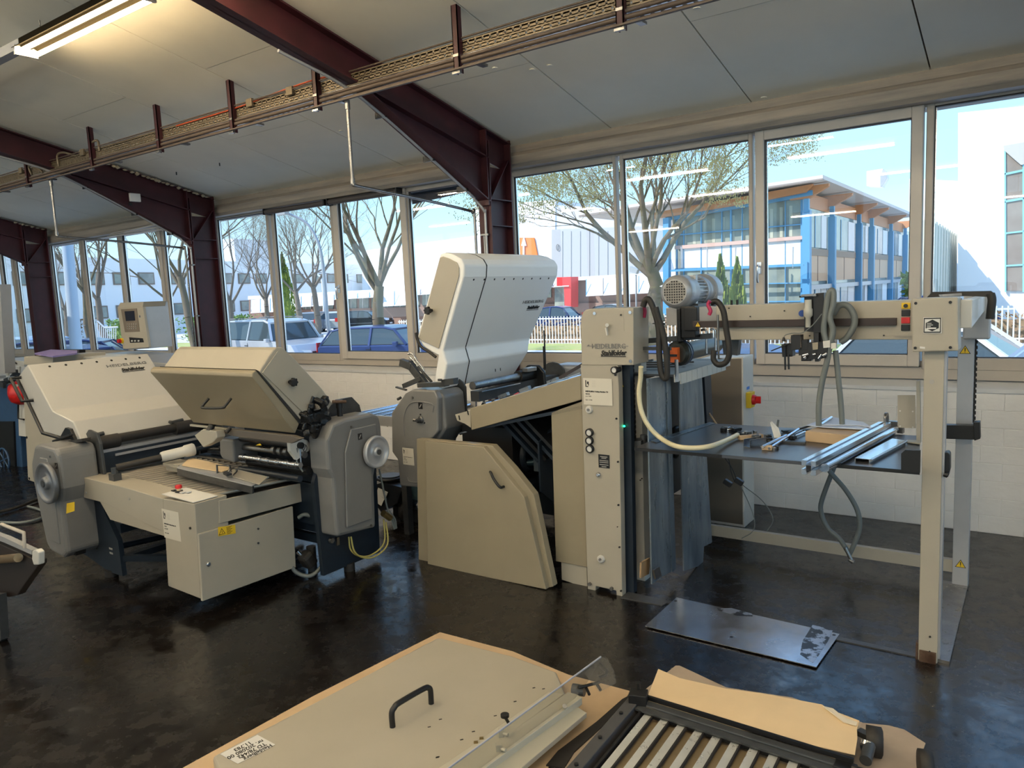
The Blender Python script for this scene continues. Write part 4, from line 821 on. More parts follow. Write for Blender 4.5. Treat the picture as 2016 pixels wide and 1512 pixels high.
# raised hood: side face on y, extruded to the back
hp = PY(3.72, '866,500 872,497 885,500 903,507 911,515 911,532 868,688 830,670 821,662')
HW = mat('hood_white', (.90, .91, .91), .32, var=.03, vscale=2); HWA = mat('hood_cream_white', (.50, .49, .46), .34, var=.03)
hprof = [(p.x, p.z) for p in PY(3.72, '866,500 876,497 892,501 907,510 914,522 913,545 872,690 880,718 871,766 853,760 862,700 845,692 832,682 821,664')]
yb_ = 4.88
yfar = lambda z: 4.84 if z > 1.70 else 4.84 - (1.70 - z) * .30 if z > 1.34 else 4.73 - (1.34 - z) * .80
hm = MB(); nh = len(hprof); hm.add([V((x, 3.72, z)) for x, z in hprof] + [V((x, yfar(z), z)) for x, z in hprof], [list(range(nh)), list(range(2 * nh - 1, nh - 1, -1))] + [[i, (i + 1) % nh, nh + (i + 1) % nh, nh + i] for i in range(nh)])
hood = hm.build('hood', HW, C, bevel=.012, seg=3)
MB().prism([V((p.x, 3.717, p.z)) for p in PY(3.72, '868,507 874,505 886,509 901,517 905,527 905,543 865,686 826,667')], (0, -.006, 0)).build('side_panel', CREAM, hood, bevel=.002)
knob8(PY(3.71, '850,611')[0], (0, -1, 0), .024, hood)
MB().prism([V((x, 3.95, z)) for x, z in [(a + .0035 * (1 if i in (3, 4, 5, 6, 7, 8) else 0), b + (.0015 if i in (0, 1, 2, 3) else 0)) for i, (a, b) in enumerate(hprof)]][:9], (0, .006, 0)).build('hood_seam', BLK, hood)
k = MB(); k.tube(PY(3.70, '819,655 822,668 829,682 845,693 858,703'), .010, 8); k.build('rubber_edge', BLKR, hood)
e0 = V((hprof[5][0], 0, hprof[5][1])); e1 = V((hprof[6][0], 0, hprof[6][1])); dn_ = (e1 - e0).normalized(); nf = V((-dn_.z, 0, dn_.x));
if nf.x < 0: nf = -nf
base = e0 + dn_ * .02
hole_row([V((base.x, 3.83 + i * .112, base.z)) for i in range(9)], .007, nf, hood)
lo = e0 + dn_ * .21 + nf * .0015
def hoodlogo(par, o, xd, up, w, nf_):
    a = o; b = o + xd * w
    word('HEIDELBERG', a, b, INKG, par, w * .115, bold=.0004, up=up)
    c_ = o + xd * (w * .30) - up * (w * .17); word('Stahlfolder', c_, c_ + xd * (w * .58), INK, par, w * .13, sh=.25, bold=.0018, up=up)
    MB().prism([c_ - up * (w * .025), c_ + xd * (w * .58) - up * (w * .025), c_ + xd * (w * .58) - up * (w * .04), c_ - up * (w * .04)], nf_ * .001).build('logo_underline', INK, par)
hoodlogo(hood, V((lo.x, 4.48, lo.z)) , UY, -dn_, .27, nf)
MB().cyl((-3.02, 4.70, 1.13), (-3.02, 4.70, 1.42), .006, n=8).build('gas_strut', BLK, C); MB().cyl((-3.04, 4.72, 1.13), (-3.04, 4.72, 1.30), .009, n=8).build('gas_strut', BLK, C)
k = MB(); k.obox((-3.03, 4.50, 1.15), (.05, .12, .03)); k.build('hinge_lever', STEELD, C, bevel=.004)
for y in (4.2, 4.26): MB().obox((-3.115, y, 1.175), (.004, .004, .02)).build('slot', BLK, hood)
# ---------------------------------------------------------------- infeed chute towards the feeder
ch = thing('infeed_chute', (-2.5, 3.8, .9), 'long cream sloping infeed table linking the feeder to the central folding machine', 'conveyor')
pr = PY(3.60, '925,804 1143,739 1144,787 1128,792 928,847')
side = MB().prism(pr, (0, .03, 0)).build('side_panel', CREAMD, ch, bevel=.004)
MB().prism(PY(3.61, '896,816 921,809 926,808 927,842 915,834 900,828'), (0, .008, 0)).build('end_bracket', CREAM, ch)
for s_ in ('902,818 904,818 906,827 904,827', '919,808 921,808 923,817 921,817'): MB().prism(PY(3.608, s_), (0, .002, 0)).build('slot', BLK, ch)
pa, pb = pr[0], pr[1]
MB().prism([pa + V((.02, .05, -.0)), pb + V((0, .05, -.0)), pb + V((0, .95, 0)), pa + V((.02, .95, 0))], (0, 0, -.03)).build('sheet_bed', DGREY, ch)
MB().prism([pa + V((.02, .02, -.12)), pb + V((0, .02, -.17)), pb + V((0, .95, -.17)), pa + V((.02, .95, -.12))], (0, 0, -.02)).build('under_frame', NAVY, ch)
MB().prism([pa + V((.02, .95, -.0)), pb + V((0, .95, 0)), pb + V((0, .95, -.12)), pa + V((.02, .95, -.10))], (0, .02, 0)).build('far_side', OFFW, ch)
MB().prism([pa + V((.05, .03, .004)), pb + V((-.02, .03, .006)), pb + V((-.02, .07, .006)), pa + V((.05, .07, .004))], (0, 0, .006)).build('edge_strip', ALU, ch)
MB().bar(pa + V((.25, .30, .05)), pb + V((0, .42, .13)), .018, .02).build('guide_bar', mat('guide_brown', (.035, .025, .025), .35), ch)
for i in range(5): MB().cyl(pa + V((.12 + i * .10, .10, .012 + i * .036)), pa + V((.12 + i * .10, .80, .012 + i * .036)), .014, n=12).build('roller', STEEL, ch)
for t_ in (.25, .45, .7): q_ = pa.lerp(pb, t_) + V((0, .09, .02)); MB().obox(q_, (.07, .03, .02), Matrix.Rotation(-.36, 3, 'Y')).build('ball_guide', STEELD, ch)
MB().bar(pa + V((-.02, .35, .03)), pa + V((.18, .30, .05)), .02, .016).build('guide_tip', BLKR, ch)
MB().lathe(pa + V((.14, .28, .035)), (1, 0, .35), [(0, .012), (.01, .02), (.04, .022), (.055, .012)], 14).build('red_knob', RED, ch)
MB().lathe(PY(3.9, '1090,757')[0], (1, 0, .3), [(0, .008), (.01, .014), (.06, .015), (.07, .008)], 12).build('black_grip', BLK, ch)
# side guard panel standing on the floor
gd = thing('machine_guard', (-2.75, 3.47, 0), 'cream angular guard panel with black handle standing before the central folding machine', 'panel')
MB().prism(PY(3.50, '820,864 969,877 1010,922 1051,974 1089,1155 1080,1157 824,1104'), (0, .05, 0)).build('back_shell', CREAMD, gd, bevel=.003)
MB().prism(PY(3.465, '837,869 952,880 1032,979 1075,1161 842,1113'), (0, .045, 0)).build('front_shell', CREAMD, gd, bevel=.004)
MB().tube(PY(3.465, '965,929') + PY(3.43, '967,932 972,943 984,959') + PY(3.465, '992,958'), .008, 10).build('handle', BLK, gd)
# ---------------------------------------------------------------- round stand and castor units between the machines
o = thing('ring_stand', (-4.05, 4.1, 0), 'small black stand with a ring top behind the middle folding units', 'stand')
k = MB(); cR = PY(4.1, '768,940')[0]; pts = [cR + V((math.cos(w) * .10, math.sin(w) * .10, 0)) for w in [i * math.pi / 12 for i in range(25)]]
k.tube(pts, .012, 8, smooth_path=False); k.cyl(cR + V((.08, 0, -.01)), V((cR.x + .08, 4.1, .02)), .014); k.box(cR.x + .04, cR.x + .13, 4.05, 4.15, 0, .02); k.build('ring_and_post', BLK, o)
MB().cyl(cR + V((0, 0, .02)), cR + V((0, 0, -.02)), .085, n=24).build('dish', DGREY, o)
o = thing('side_table_parts', (-4.0, 4.3, 0), 'dark tilted fold plate unit resting low behind the right hand housing', 'unit')
k = MB(); k.prism(PY(4.0, '737,955 752,950 792,960 782,990 750,1008 737,990'), (0, .25, 0)); k.build('body', BLK, o); 
MB().prism(PY(3.99, '745,960 764,969 759,982 741,973'), (0, -.003, 0)).build('plate', WHT, o); MB().prism(PY(3.99, '740,972 757,982 751,996 737,986'), (0, -.003, 0)).build('plate', WHT, o)
MB().box(-4.1, -3.7, 4.1, 4.2, 0, .1).build('foot', BLK, o)
cs = thing('castor_cart', (-3.75, 4.2, 0), 'castor wheel of a blue dolly behind the central folding machine', 'castor')
c0 = PY(4.1, '797,1002')[0]; MB().lathe((c0.x - .02, 4.1, .09), (1, .4, 0), [(0, .06), (.0, .09), (.04, .09), (.04, .06)], 26).build('wheel', BLKR, cs); MB().lathe((c0.x - .02, 4.1, .09), (1, .4, 0), [(-.003, .05), (.045, .05)], 20).build('hub', ALUP, cs)
MB().prism(PY(4.15, '787,985 812,965 815,990 806,1005'), (0, .05, 0)).build('fork', mat('teal_steel', (.05, .10, .13), .4), cs); MB().box(-3.9, -3.55, 4.1, 4.5, .18, .30).build('deck', MATS['teal_steel'], cs)
# short roller conveyor between units
rc = thing('roller_conveyor', (-3.9, 4.2, .9), 'short conveyor of bright rollers between the right hand housing and the central machine', 'conveyor')
for i in range(6): MB().cyl((-4.15 + i * .11, 3.75, .86), (-4.15 + i * .11, 4.5, .86), .016, n=12).build('roller', STEEL, rc)
MB().box(-4.25, -3.56, 3.72, 3.74, .82, .89).build('frame', ALUP, rc); MB().box(-4.25, -3.56, 4.52, 4.54, .82, .89).build('frame', ALUP, rc)
for i in range(3): MB().cyl(PY(3.9, [(765 - i * 1, 820 + i * 9)])[0], PY(4.3, [(772 - i, 816 + i * 9)])[0], .008).build('tie', BLK, rc)
MB().box(-3.75, -3.70, 3.85, 3.90, 0, .82).build('leg', DGREY, rc)
# ---------------------------------------------------------------- B: cross folding unit with tilted cream hood
B = thing('folding_machine', (-3.9, 3.0, 0), 'cream hooded folding machine tilted above the roller table, with a grey handwheel housing', 'machine')
xs0, xs1 = -3.51, -4.47
prof = [(2.552, 1.335), (2.66, 1.448), (2.685, 1.462), (2.725, 1.458), (2.79, 1.40), (2.985, 1.19), (3.06, 1.09), (2.99, 1.02), (2.835, 1.035), (2.812, 1.02)]
hd_ = MB().prism([V((xs0, y, z)) for y, z in prof], (xs1 - xs0, 0, 0)).build('upper_hood', CREAM, B, bevel=.008, seg=3)
MB().prism([V((xs0 + .001, y, z)) for y, z in ((2.572, 1.330), (2.683, 1.437), (2.70, 1.444), (2.72, 1.440), (2.79, 1.375), (2.965, 1.185), (2.84, 1.055))], (.006, 0, 0)).build('side_panel', CREAM, hd_, bevel=.002)
knob8(PX(-3.505, '569,752')[0], (1, 0, 0), .023, hd_)
k = MB(); k.prism([V((xs0 + .004, y, z)) for y, z in ((2.535, 1.352), (2.552, 1.342), (2.815, 1.02), (2.80, 1.005))], (xs1 - xs0 - .0, 0, 0)); k.build('rubber_seal', BLKR, B)
lprof = [(2.537, 1.350), (2.513, 1.335), (2.508, 1.315), (2.60, 1.19), (2.70, 1.045), (2.765, .955), (2.795, 1.0), (2.80, 1.012)]
ld = MB().prism([V((xs0, y, z)) for y, z in lprof[:6] + lprof[6:]], (-4.535 - xs0, 0, 0)).build('lower_door', CREAMD, B, bevel=.006, seg=2)
# chamfer corners on the left of the lower door are given by a narrower lower lip
hn = V((0, -.80, -.60)).normalized(); hu = V((0, .58, -.81)).normalized()
pa_, pb_ = PY(2.585, '409,787 453,787'); s1 = V((0, -.035, -.03))
MB().tube([pa_ - s1 * .2, pa_ + s1, pa_ + s1 + V((.02, -.01, -.012)), pb_ + s1 + V((-.02, -.01, -.012)), pb_ + s1, pb_ - s1 * .2], .008, 10).build('handle', BLK, ld)
# front guard below the hood with end caps
MB().prism(PY(2.66, '446,845 575,858 592,864 574,873 460,859 448,855'), (0, .03, 0)).build('front_guard', mat('brown_grey_guard', (.10, .085, .07), .4), B, bevel=.002)
MB().bar((-4.46, 2.70, .955), (-3.50, 2.70, .955), .015, .012).build('guard_rail', CREAM, B)
cap = [V((0, y, z)) for y, z in ((2.57, .90), (2.62, .935), (2.72, .925), (2.77, .88), (2.75, .845), (2.64, .80), (2.60, .83))]
a = MB().prism(PX(-3.60, '591,862 606,867 612,876 609,887 585,906 572,889 571,872'), (-.03, 0, 0)).build('end_cap', OFFW, B, bevel=.003)
MB().prism(PY(2.60, '382,857 399,845 425,849 427,862 419,871 400,881'), (0, .06, 0)).build('end_cap', CREAM, B, bevel=.006)
rc0 = PX(-3.598, '600,882')[0]; MB().tube([rc0 + V((0, math.cos(w) * .016, math.sin(w) * .020)) for w in [i * math.pi / 8 for i in range(17)]], .002, 6, smooth_path=False).tube([rc0 + V((0, -.01, -.012)), rc0, rc0 + V((0, .010, .014))], .002, 6, smooth_path=False).build('round_mark', INK, a)
k = MB(); k.cyl((-3.98, 2.66, .975), (-3.98, 2.63, .95), .012); k.cyl((-4.12, 2.63, .985), (-4.12, 2.61, .955), .02, n=8); k.build('clamp_knob', BLK, B)
MB().prism([V((x, 2.699, z)) for x, z in ((-3.80, .875), (-3.74, .88), (-3.755, .89))], (0, -.002, 0)).build('yellow_triangle', YEL, B)
# front left grey housing of the roller block
MB().prism(PY(2.80, '431,862 458,866 461,912 438,905 432,895'), (0, .35, 0)).build('left_housing', GREYH, B, bevel=.015, seg=3)
MB().box(-4.30, -3.60, 2.98, 3.35, .28, .95).build('roller_block_back', NAVY, B)
MB().box(-4.20, -3.79, 2.99, 3.03, .50, .60).build('front_apron', NAVY, B)
for z, y, r, m_ in ((.745, 2.84, .017, STEEL), (.80, 2.88, .020, STEELD), (.70, 2.90, .025, BLK), (.86, 2.86, .02, BLK), (.665, 2.83, .02, NAVY)):
    MB().cyl((-4.17, y, z), (-3.58, y, z), r, n=14).build('fold_roller', m_, B)
for x in (-4.16, -3.98, -3.90, -3.80, -3.72, -3.65): MB().cyl((x, 2.84, .745), (x + .035, 2.84, .745), .022, n=14).build('roller_ring', STEEL, B)
for x in (-3.86, -3.80, -3.74): MB().cyl((x, 2.87, .81), (x + .03, 2.87, .81), .030, n=16).build('perforating_ring', STEELD, B)
MB().box(-4.28, -3.57, 2.78, 3.1, .965, .985).build('top_plate', DGREY, B)
MB().tube([(-3.60, 2.84, .85), (-3.61, 2.84, .76), (-3.59, 2.86, .70)], .005, 6).build('cable', HOSE, B)
MB().cyl((-3.60, 2.86, .86), (-3.60, 2.86, .72), .006, n=8).build('small_strut', STEEL, B)
# crumpled black protection at the hinge
cr_ = MB(); 
bag = mat('black_film', (.006, .007, .009), .3, var=.3, vscale=10, bump=.8, bscale=14)
for i in range(30):
    q_ = V((-3.50 + random.uniform(-.03, .03), 2.92 + random.uniform(-.09, .10), 1.02 + random.uniform(-.09, .10)))
    cr_.obox(q_, (.03 + random.random() * .04, .035, .05), Matrix.Rotation(random.uniform(0, 3), 3, V((random.random(), random.random(), random.random() + .1)).normalized()))
cr_.prism([V((-3.49, y, z)) for y, z in ((2.80, .97), (2.90, 1.16), (3.00, 1.08), (3.03, 1.0), (2.93, .90))], (-.06, 0, 0))
cr_.build('hinge_mechanism', bag, B, bevel=.008)
MB().cyl((-3.5, 3.05, 1.10), (-3.47, 3.13, 1.09), .010, n=8).build('grip', RUST, B)
# grey handwheel housing: front profile at y, then swept in x
Hp = [(2.93, .30), (2.93, .66), (2.905, .72), (2.905, .90), (2.96, .985), (3.06, 1.0), (3.28, 1.0), (3.345, .975), (3.36, .90), (3.36, .76), (3.30, .68), (3.27, .60), (3.255, .27)]
hg = MB().prism([V((-3.58, y, z)) for y, z in Hp], (.17, 0, 0)).build('handwheel_housing', GREYH, B, bevel=.022, seg=3)
MB().prism([V((-3.408, y, z)) for y, z in ((3.0, .34), (3.03, .80), (3.09, .93), (3.30, .93), (3.31, .80), (3.24, .68), (3.21, .34))], (.012, 0, 0)).build('raised_panel', GREYH, hg, bevel=.006, seg=2)
handwheel(V((-3.37, 3.245, .765)), (1, 0, 0), .099, hg, ALUP)
dblock(V((-3.396, 3.155, .875)), .017, (1, 0, 0), hg)
screws([V((-3.396, 3.09, .945)), V((-3.40, 3.2, .30))], .007, STEELD, hg, (1, 0, 0))
# base
MB().prism([V((-3.575, y, z)) for y, z in ((2.92, .04), (2.90, .62), (2.93, .70), (3.42, .70), (3.40, .04))], (.03, 0, 0)).build('base_plate', NAVY, B)
MB().prism([V((-4.35, y, z)) for y, z in ((2.92, .04), (2.90, .60), (3.42, .60), (3.40, .04))], (.03, 0, 0)).build('base_plate', NAVY, B)
k = MB(); k.box(-4.32, -3.575, 2.98, 3.03, .52, .60); k.box(-4.32, -3.575, 3.33, 3.38, .30, .36); k.box(-4.32, -3.575, 3.0, 3.04, .20, .25); k.build('cross_member', NAVY, B)
MB().box(-4.32, -3.575, 2.95, 2.965, .34, .60).build('front_cross_plate', NAVY, B)
for y in (3.14,): MB().cyl((-3.56, y, 0), (-3.56, y, .05), .035, n=14).build('foot', BLKR, B)
for y in (3.14,): MB().cyl((-4.33, y, 0), (-4.33, y, .05), .035, n=14).build('foot', BLKR, B)
MB().lathe((-3.543, 2.99, .245), (1, 0, 0), [(0, .018), (.02, .016)], 14).build('dial', STEELD, B); MB().box(-3.545, -3.53, 3.03, 3.05, .20, .25).build('connector', STEELD, B)
for i, (pts) in enumerate(([(-3.50, 3.10, .24), (-3.49, 3.10, .16), (-3.49, 3.16, .10), (-3.47, 3.25, .08), (-3.46, 3.36, .13), (-3.47, 3.38, .28)], [(-3.49, 3.11, .24), (-3.47, 3.11, .15), (-3.47, 3.18, .085), (-3.45, 3.27, .07), (-3.44, 3.37, .12), (-3.46, 3.39, .26)])):
    MB().tube(pts, .0055, 7).build('yellow_cable', mat('yellow_cable_%d' % i, (.50, .42, .12), .5), B)
for i in range(3): MB().tube([(-3.46, 3.36 + i * .02, .62 - i * .1), (-3.45, 3.40, .35), (-3.44, 3.42 + i * .015, .27), (-3.44, 3.44 + i * .01, .20)], .006, 6).build('loose_wire', HOSE, B)
MB().cyl((-3.45, 3.36, .33), (-3.45, 3.42, .28), .022, n=9).build('cable_gland', mat('brass_gland', (.30, .22, .10), .35, metal=.8), B)
# dark end bracket + long bar behind (towards the wheel housing of C)
MB().prism([V((-3.60, y, z)) for y, z in ((3.10, .99), (3.12, 1.06), (3.18, 1.09), (3.30, 1.09), (3.36, 1.03), (3.38, .95))], (-.02, 0, 0)).build('rear_bracket', DGREY, B)
MB().cyl((-3.52, 3.12, 1.0), (-3.52, 3.12, 1.07), .018, n=12).cyl((-3.52, 3.12, 1.05), (-3.52, 3.12, 1.10), .022, n=12).build('adjusting_knob', BLK, B)
# ---------------------------------------------------------------- roller table of B (frame and cabinet)
T = thing('roller_table', (-4.1, 2.6, 0), 'low cream roller table with a cabinet leg and red emergency stop', 'table')
zt_ = .655; xr_ = -3.75; yf_ = 2.24
fr_ = MB().prism(PY(yf_, '155,938 250,961 321,982 327,1050 205,990 157,978'), (0, .16, 0)).build('front_beam', CREAM, T, bevel=.003)
MB().prism(PY(yf_ + .002, '190,975 325,1000 326,1056 217,1023'), (0, .10, 0)).build('beam_gusset', CREAM, T)
cbx = MB().prism(PY(yf_, '321,982 383,992 395,1179 331,1154'), (0, .20, 0)).build('cabinet', CREAM, T, bevel=.004)
dr_ = MB().prism(PX(xr_ - .005, '387,1051 573,996 579,1116 395,1183'), (.018, 0, 0)).build('cabinet_door', CREAM, T, bevel=.004)
MB().prism([V((xr_ - .34, y, z)) for y, z in ((2.42, .12), (2.86, .12), (2.86, .45), (2.42, .45))], (.33, 0, 0)).build('cabinet_body', CREAM, T)
sr = MB().prism(PX(xr_ - .005, '427,985 620,944 621,979 429,1030'), (.018, 0, 0)).build('side_rail', CREAM, T, bevel=.003)
MB().lathe(PX(xr_ + .013, '410,1111')[0], (1, 0, 0), [(0, .013), (.006, .013), (.008, .008)], 16).build('door_lock', STEEL, dr_)
screws(PX(xr_ + .013, '508,1041 508,1069'), .006, DGREY, dr_, (1, 0, 0)); screws(PX(xr_ + .006, '457,985 585,961 457,1018'), .004, BLK, sr, (1, 0, 0))
ws = PX(xr_ + .0135, '429,1038 463,1033 464,1050 430,1056'); w_ = MB().prism(ws, (.0008, 0, 0)).build('warning_sticker', YEL, dr_)
c0 = PX(xr_ + .0145, '437,1048')[0]; tri = lambda s: [c0 + V((0, a * s, b * s)) for a, b in ((-1, -.55), (1, -.55), (0, 1.15))]
MB().prism(tri(.021), (.0005, 0, 0)).build('triangle', INK, w_); MB().prism([p + V((.0006, 0, 0)) for p in tri(.0155)], (.0004, 0, 0)).build('triangle_field', YEL, w_); MB().box(c0.x + .001, c0.x + .0015, c0.y - .0015, c0.y + .0015, c0.z - .006, c0.z + .009).build('exclamation_mark', INK, w_)
for i in range(6): MB().box(c0.x, c0.x + .0005, c0.y + .030, c0.y + .066 - (i % 2) * .01, c0.z + .018 - i * .0075, c0.z + .0205 - i * .0075).build('fine_print', INK, w_)
sticker(cbx, V((-4.075, yf_ - .001, .575)), UX, UZ, .17, .17, [('HEIDELBERG Folding Machine TD', .52, .05, .0005), ('78/442', .61, .055, 0), ('year 2003', .69, .05, 0), ('Ref. 11.783', .84, .05, 0)], m=MATS['sticker_cream'])
screws([V((-4.42, yf_, .59)), V((-4.95, yf_, .565))], .008, DECAL, fr_); screws([V((-3.80, yf_, .50))], .007, BLK, cbx)
# panel with stop button
MB().prism([V((-4.06, yf_ + .0, .658)), V((-3.75, yf_, .648)), V((-3.75, yf_ + .15, .648)), V((-4.06, yf_ + .15, .660))], (0, 0, .004)).build('control_plate', WHT, T)
e0_ = V((-4.0, yf_ + .07, .664)); MB().cyl(e0_, e0_ + V((0, 0, .008)), .022, n=18).build('stop_collar', BLK, T); MB().cyl(e0_ + V((0, 0, .008)), e0_ + V((0, 0, .022)), .012, n=14).build('stop_stem', KRAFTL, T)
MB().lathe(e0_ + V((0, 0, .022)), (0, 0, 1), [(0, .019), (.014, .019), (.018, .016)], 20).build('emergency_stop', RED, T)
for dx, dy in ((-.05, .0), (.035, .0), (.06, .02)): MB().box(e0_.x + dx - .013, e0_.x + dx + .013, e0_.y + dy - .011, e0_.y + dy + .011, .663, .669).build('push_button', BLK if dx < 0 else WHT, T)
# slats of the roller bed: oblique steel rollers
rollm = mat('roller_tan_steel', (.55, .50, .42), .34, metal=.6, var=.05, vscale=12)
for i in range(19):
    x = -4.98 + i * .067
    MB().cyl((x - .10, 2.40, .628), (x, 3.03, .618), .012, n=12).build('roller', rollm, T)
MB().box(-5.15, -3.77, 2.39, 3.04, .565, .585).build('bed_plate', BLK, T)
MB().box(-5.15, -3.765, 3.04, 3.055, .57, .64).build('rear_bar', STEELD, T)
# reclining guide rail across the rollers
MB().prism(PZ(.655, '350,936 497,972') + PZ(.703, '497,958 348,922'), (0, .01, 0)).build('cross_rail', DGREY, T)
MB().prism(PZ(.705, '348,922 496,958 530,940 374,903'), (0, 0, .004)).build('guide_plate', ALUP, T)
MB().prism(PZ(.712, '358,917 368,907 378,903 450,918 452,925 437,930'), (0, 0, .004)).build('yellowed_plate', KRAFTL, T)
MB().prism(PZ(.712, '440,934 458,924 527,940 511,955'), (0, 0, .004)).build('grey_plate', CREAM, T)
MB().tube(PZ(.66, '429,950')+PZ(.75, '427,916 452,917')+PZ(.70,'455,935'), .007, 8, smooth_path=False).build('bow_handle', DGREY, T)
MB().tube(PZ(.66, '442,957') + PZ(.70, '444,940') + PZ(.74, '452,926 462,922 466,928') + PZ(.73, '458,936'), .005, 8).build('wire_loop', STEELD, T)
MB().obox(PZ(.73, '448,933')[0], (.07, .03, .012), Matrix.Rotation(-.3, 3, 'Z')).build('black_clip', BLK, T)
# knife arm with white barrel
k = MB(); k.cyl((-4.70, 2.32, .735), (-4.60, 2.62, .76), .021, n=16); k.build('arm_tube', BLKR, T)
MB().box(-4.735, -4.675, 2.285, 2.335, .655, .70).cyl((-4.705, 2.31, .69), (-4.705, 2.31, .735), .02, n=12).build('arm_foot', DGREY, T)
MB().lathe((-4.62, 2.57, .757), (.1, .30, .03), [(0, .030), (.02, .034), (.14, .034), (.15, .040), (.20, .042), (.21, .034)], 22).build('white_barrel', OFFW, T)
MB().box(-4.66, -4.48, 2.60, 2.72, .69, .71).box(-4.66, -4.52, 2.62, 2.70, .655, .69).build('barrel_bracket', CREAM, T)
MB().cyl((-4.56, 2.74, .77), (-4.46, 3.04, .80), .016, n=14).build('arm_rod', NAVY, T); MB().lathe((-4.49, 2.95, .79), (.1, .3, .03), [(0, .02), (.01, .028), (.05, .028), (.06, .02)], 16).build('rod_collar', BLK, T)
k = MB(); k.cyl((-4.70, 2.90, .74), (-4.55, 2.95, .74), .01); k.obox((-4.66, 2.88, .74), (.06, .05, .04)); k.cyl((-4.58, 2.80, .745), (-4.58, 2.78, .745), .02); k.build('adjuster', BLK, T)
# power cable with plug at the cabinet
hose([(-3.74, 2.92, .38), (-3.70, 2.94, .40), (-3.66, 2.98, .36), (-3.64, 3.02, .22), (-3.64, 3.0, .08), (-3.67, 2.92, .018), (-3.73, 2.86, .05), (-3.76, 2.84, .12)], .0125, HOSE, 'power_cable', 'thick grey power cable looping onto the floor beside the cream cabinet', 'cable')
o = thing('power_plug', (-3.72, 2.95, .08), 'large black industrial plug lying beside the cream cabinet', 'plug')
MB().obox((-3.70, 2.93, .115), (.09, .08, .10), Matrix.Rotation(.5, 3, 'X')).build('body', BLKR, o, bevel=.02); MB().cyl((-3.72, 2.90, .15), (-3.73, 2.88, .18), .014).build('gland', STEEL, o)
MB().cyl((-3.77, 3.02, 0), (-3.77, 3.02, .16), .03, n=18).build('bin_pipe', DGREY, B)
# ---------------------------------------------------------------- A: left folding machine with big white face
A = thing('folding_machine', (-5.3, 2.7, 0), 'leftmost large folding machine with a wide sloping white hood and grey handwheel housing', 'machine')
yA0, yA1 = 2.30, 3.16
fa = PY(yA0, '54,718 103,809 144,830 160,868 150,868 121,861 86,852 34,744 42,733 50,722')
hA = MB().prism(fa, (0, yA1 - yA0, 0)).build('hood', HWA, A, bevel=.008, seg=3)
ky = [(p.x, p.z) for p in fa]
MB().tube([V((p.x, yA0 - .005, p.z)) for p in PY(yA0, '36,746 86,852 121,862 150,870')], .014, 6, smooth_path=False).build('rubber_edge', BLK, A)
a_ = V((fa[0].x, 0, fa[0].z)); b_ = V((fa[1].x, 0, fa[1].z)); dd = (b_ - a_).normalized(); nA = V((-dd.z, 0, dd.x)); nA = nA if nA.x > 0 else -nA
mid = a_ + dd * .035
hole_row([V((mid.x, yA0 + .13 + i * .108, mid.z)) for i in range(7)], .009, nA, hA)
lo = a_ + dd * .10 + nA * .002
hoodlogo(hA, V((lo.x, 2.80, lo.z)), UY, -dd, .30, nA)
# bar handle on the left flank
k = MB(); q0 = PY(yA0 - .0, '42,743')[0]; q1 = PY(yA0, '66,788')[0]; k.tube([q0, q0 + V((-.02, -.06, 0)), q1 + V((-.03, -.06, 0)), q1], .011, 8, smooth_path=False); k.build('bar_handle', BLK, A)
# brackets at the foot of the face
for p in (V((-5.08, 2.40, .90)), V((-5.02, 2.93, .905))):
    k = MB(); k.cyl(p + V((0, -.04, -.003)), p + V((0, .05, .003)), .014, n=10); k.cyl(p + V((-.03, -.03, 0)), p + V((0, -.03, 0)), .012); k.build('hinge_pin', DGREY, A)
    for dy in (-.02, .04): MB().box(p.x + .01, p.x + .02, p.y + dy, p.y + dy + .01, p.z - .05, p.z - .03).build('slot', BLK, A)
MB().prism(PY(yA0 - .03, '178,867 189,843 200,862 206,869 180,870'), (0, .06, 0)) 
k = MB(); k.prism(PY(yA0 - .02, '115,865 128,842 137,845 147,868'), (0, .03, 0)); k.prism(PY(yA0 - .05, '101,872 125,869 160,864 162,870 125,877 103,876'), (0, .06, 0)); k.bar(PY(yA0 - .05, '107,868')[0], PY(yA0 - .05, '140,856')[0], .03, .012); k.build('pivot_bracket', BLK, A, bevel=.002)
# long roller shafts
MB().cyl((-5.0, 2.36, .865), (-5.0, 3.15, .865), .030, n=18).build('hood_shaft', BLKR, A)
MB().cyl((-5.0, 2.36, .855), (-5.0, 2.50, .855), .045, n=18).build('shaft_sleeve', BLKR, A); MB().cyl((-5.0, 2.90, .86), (-5.0, 3.2, .86), .045, n=18).build('shaft_sleeve', BLKR, A)
MB().box(-5.03, -4.98, 2.36, 3.15, .79, .81).build('bright_ledge', ALUP, A); MB().box(-5.1, -4.96, 2.36, 3.2, .66, .79).build('roller_block', NAVY, A)
MB().box(-4.962, -4.95, 2.45, 3.1, .76, .775).build('edge_strip', ALUP, A)
MB().prism([V((x, 2.345, z)) for x, z in ((-5.12, .68), (-5.12, .90), (-5.06, .945), (-4.96, .93), (-4.93, .86), (-4.92, .66))], (0, .02, 0)).build('end_plate', DGREY, A, bevel=.004)
MB().prism([V((x, 3.20, z)) for x, z in ((-5.15, .62), (-5.15, .93), (-5.0, .99), (-4.9, .93), (-4.85, .75), (-4.9, .62))], (0, .10, 0)).build('far_end_cover', DGREY, A, bevel=.01)
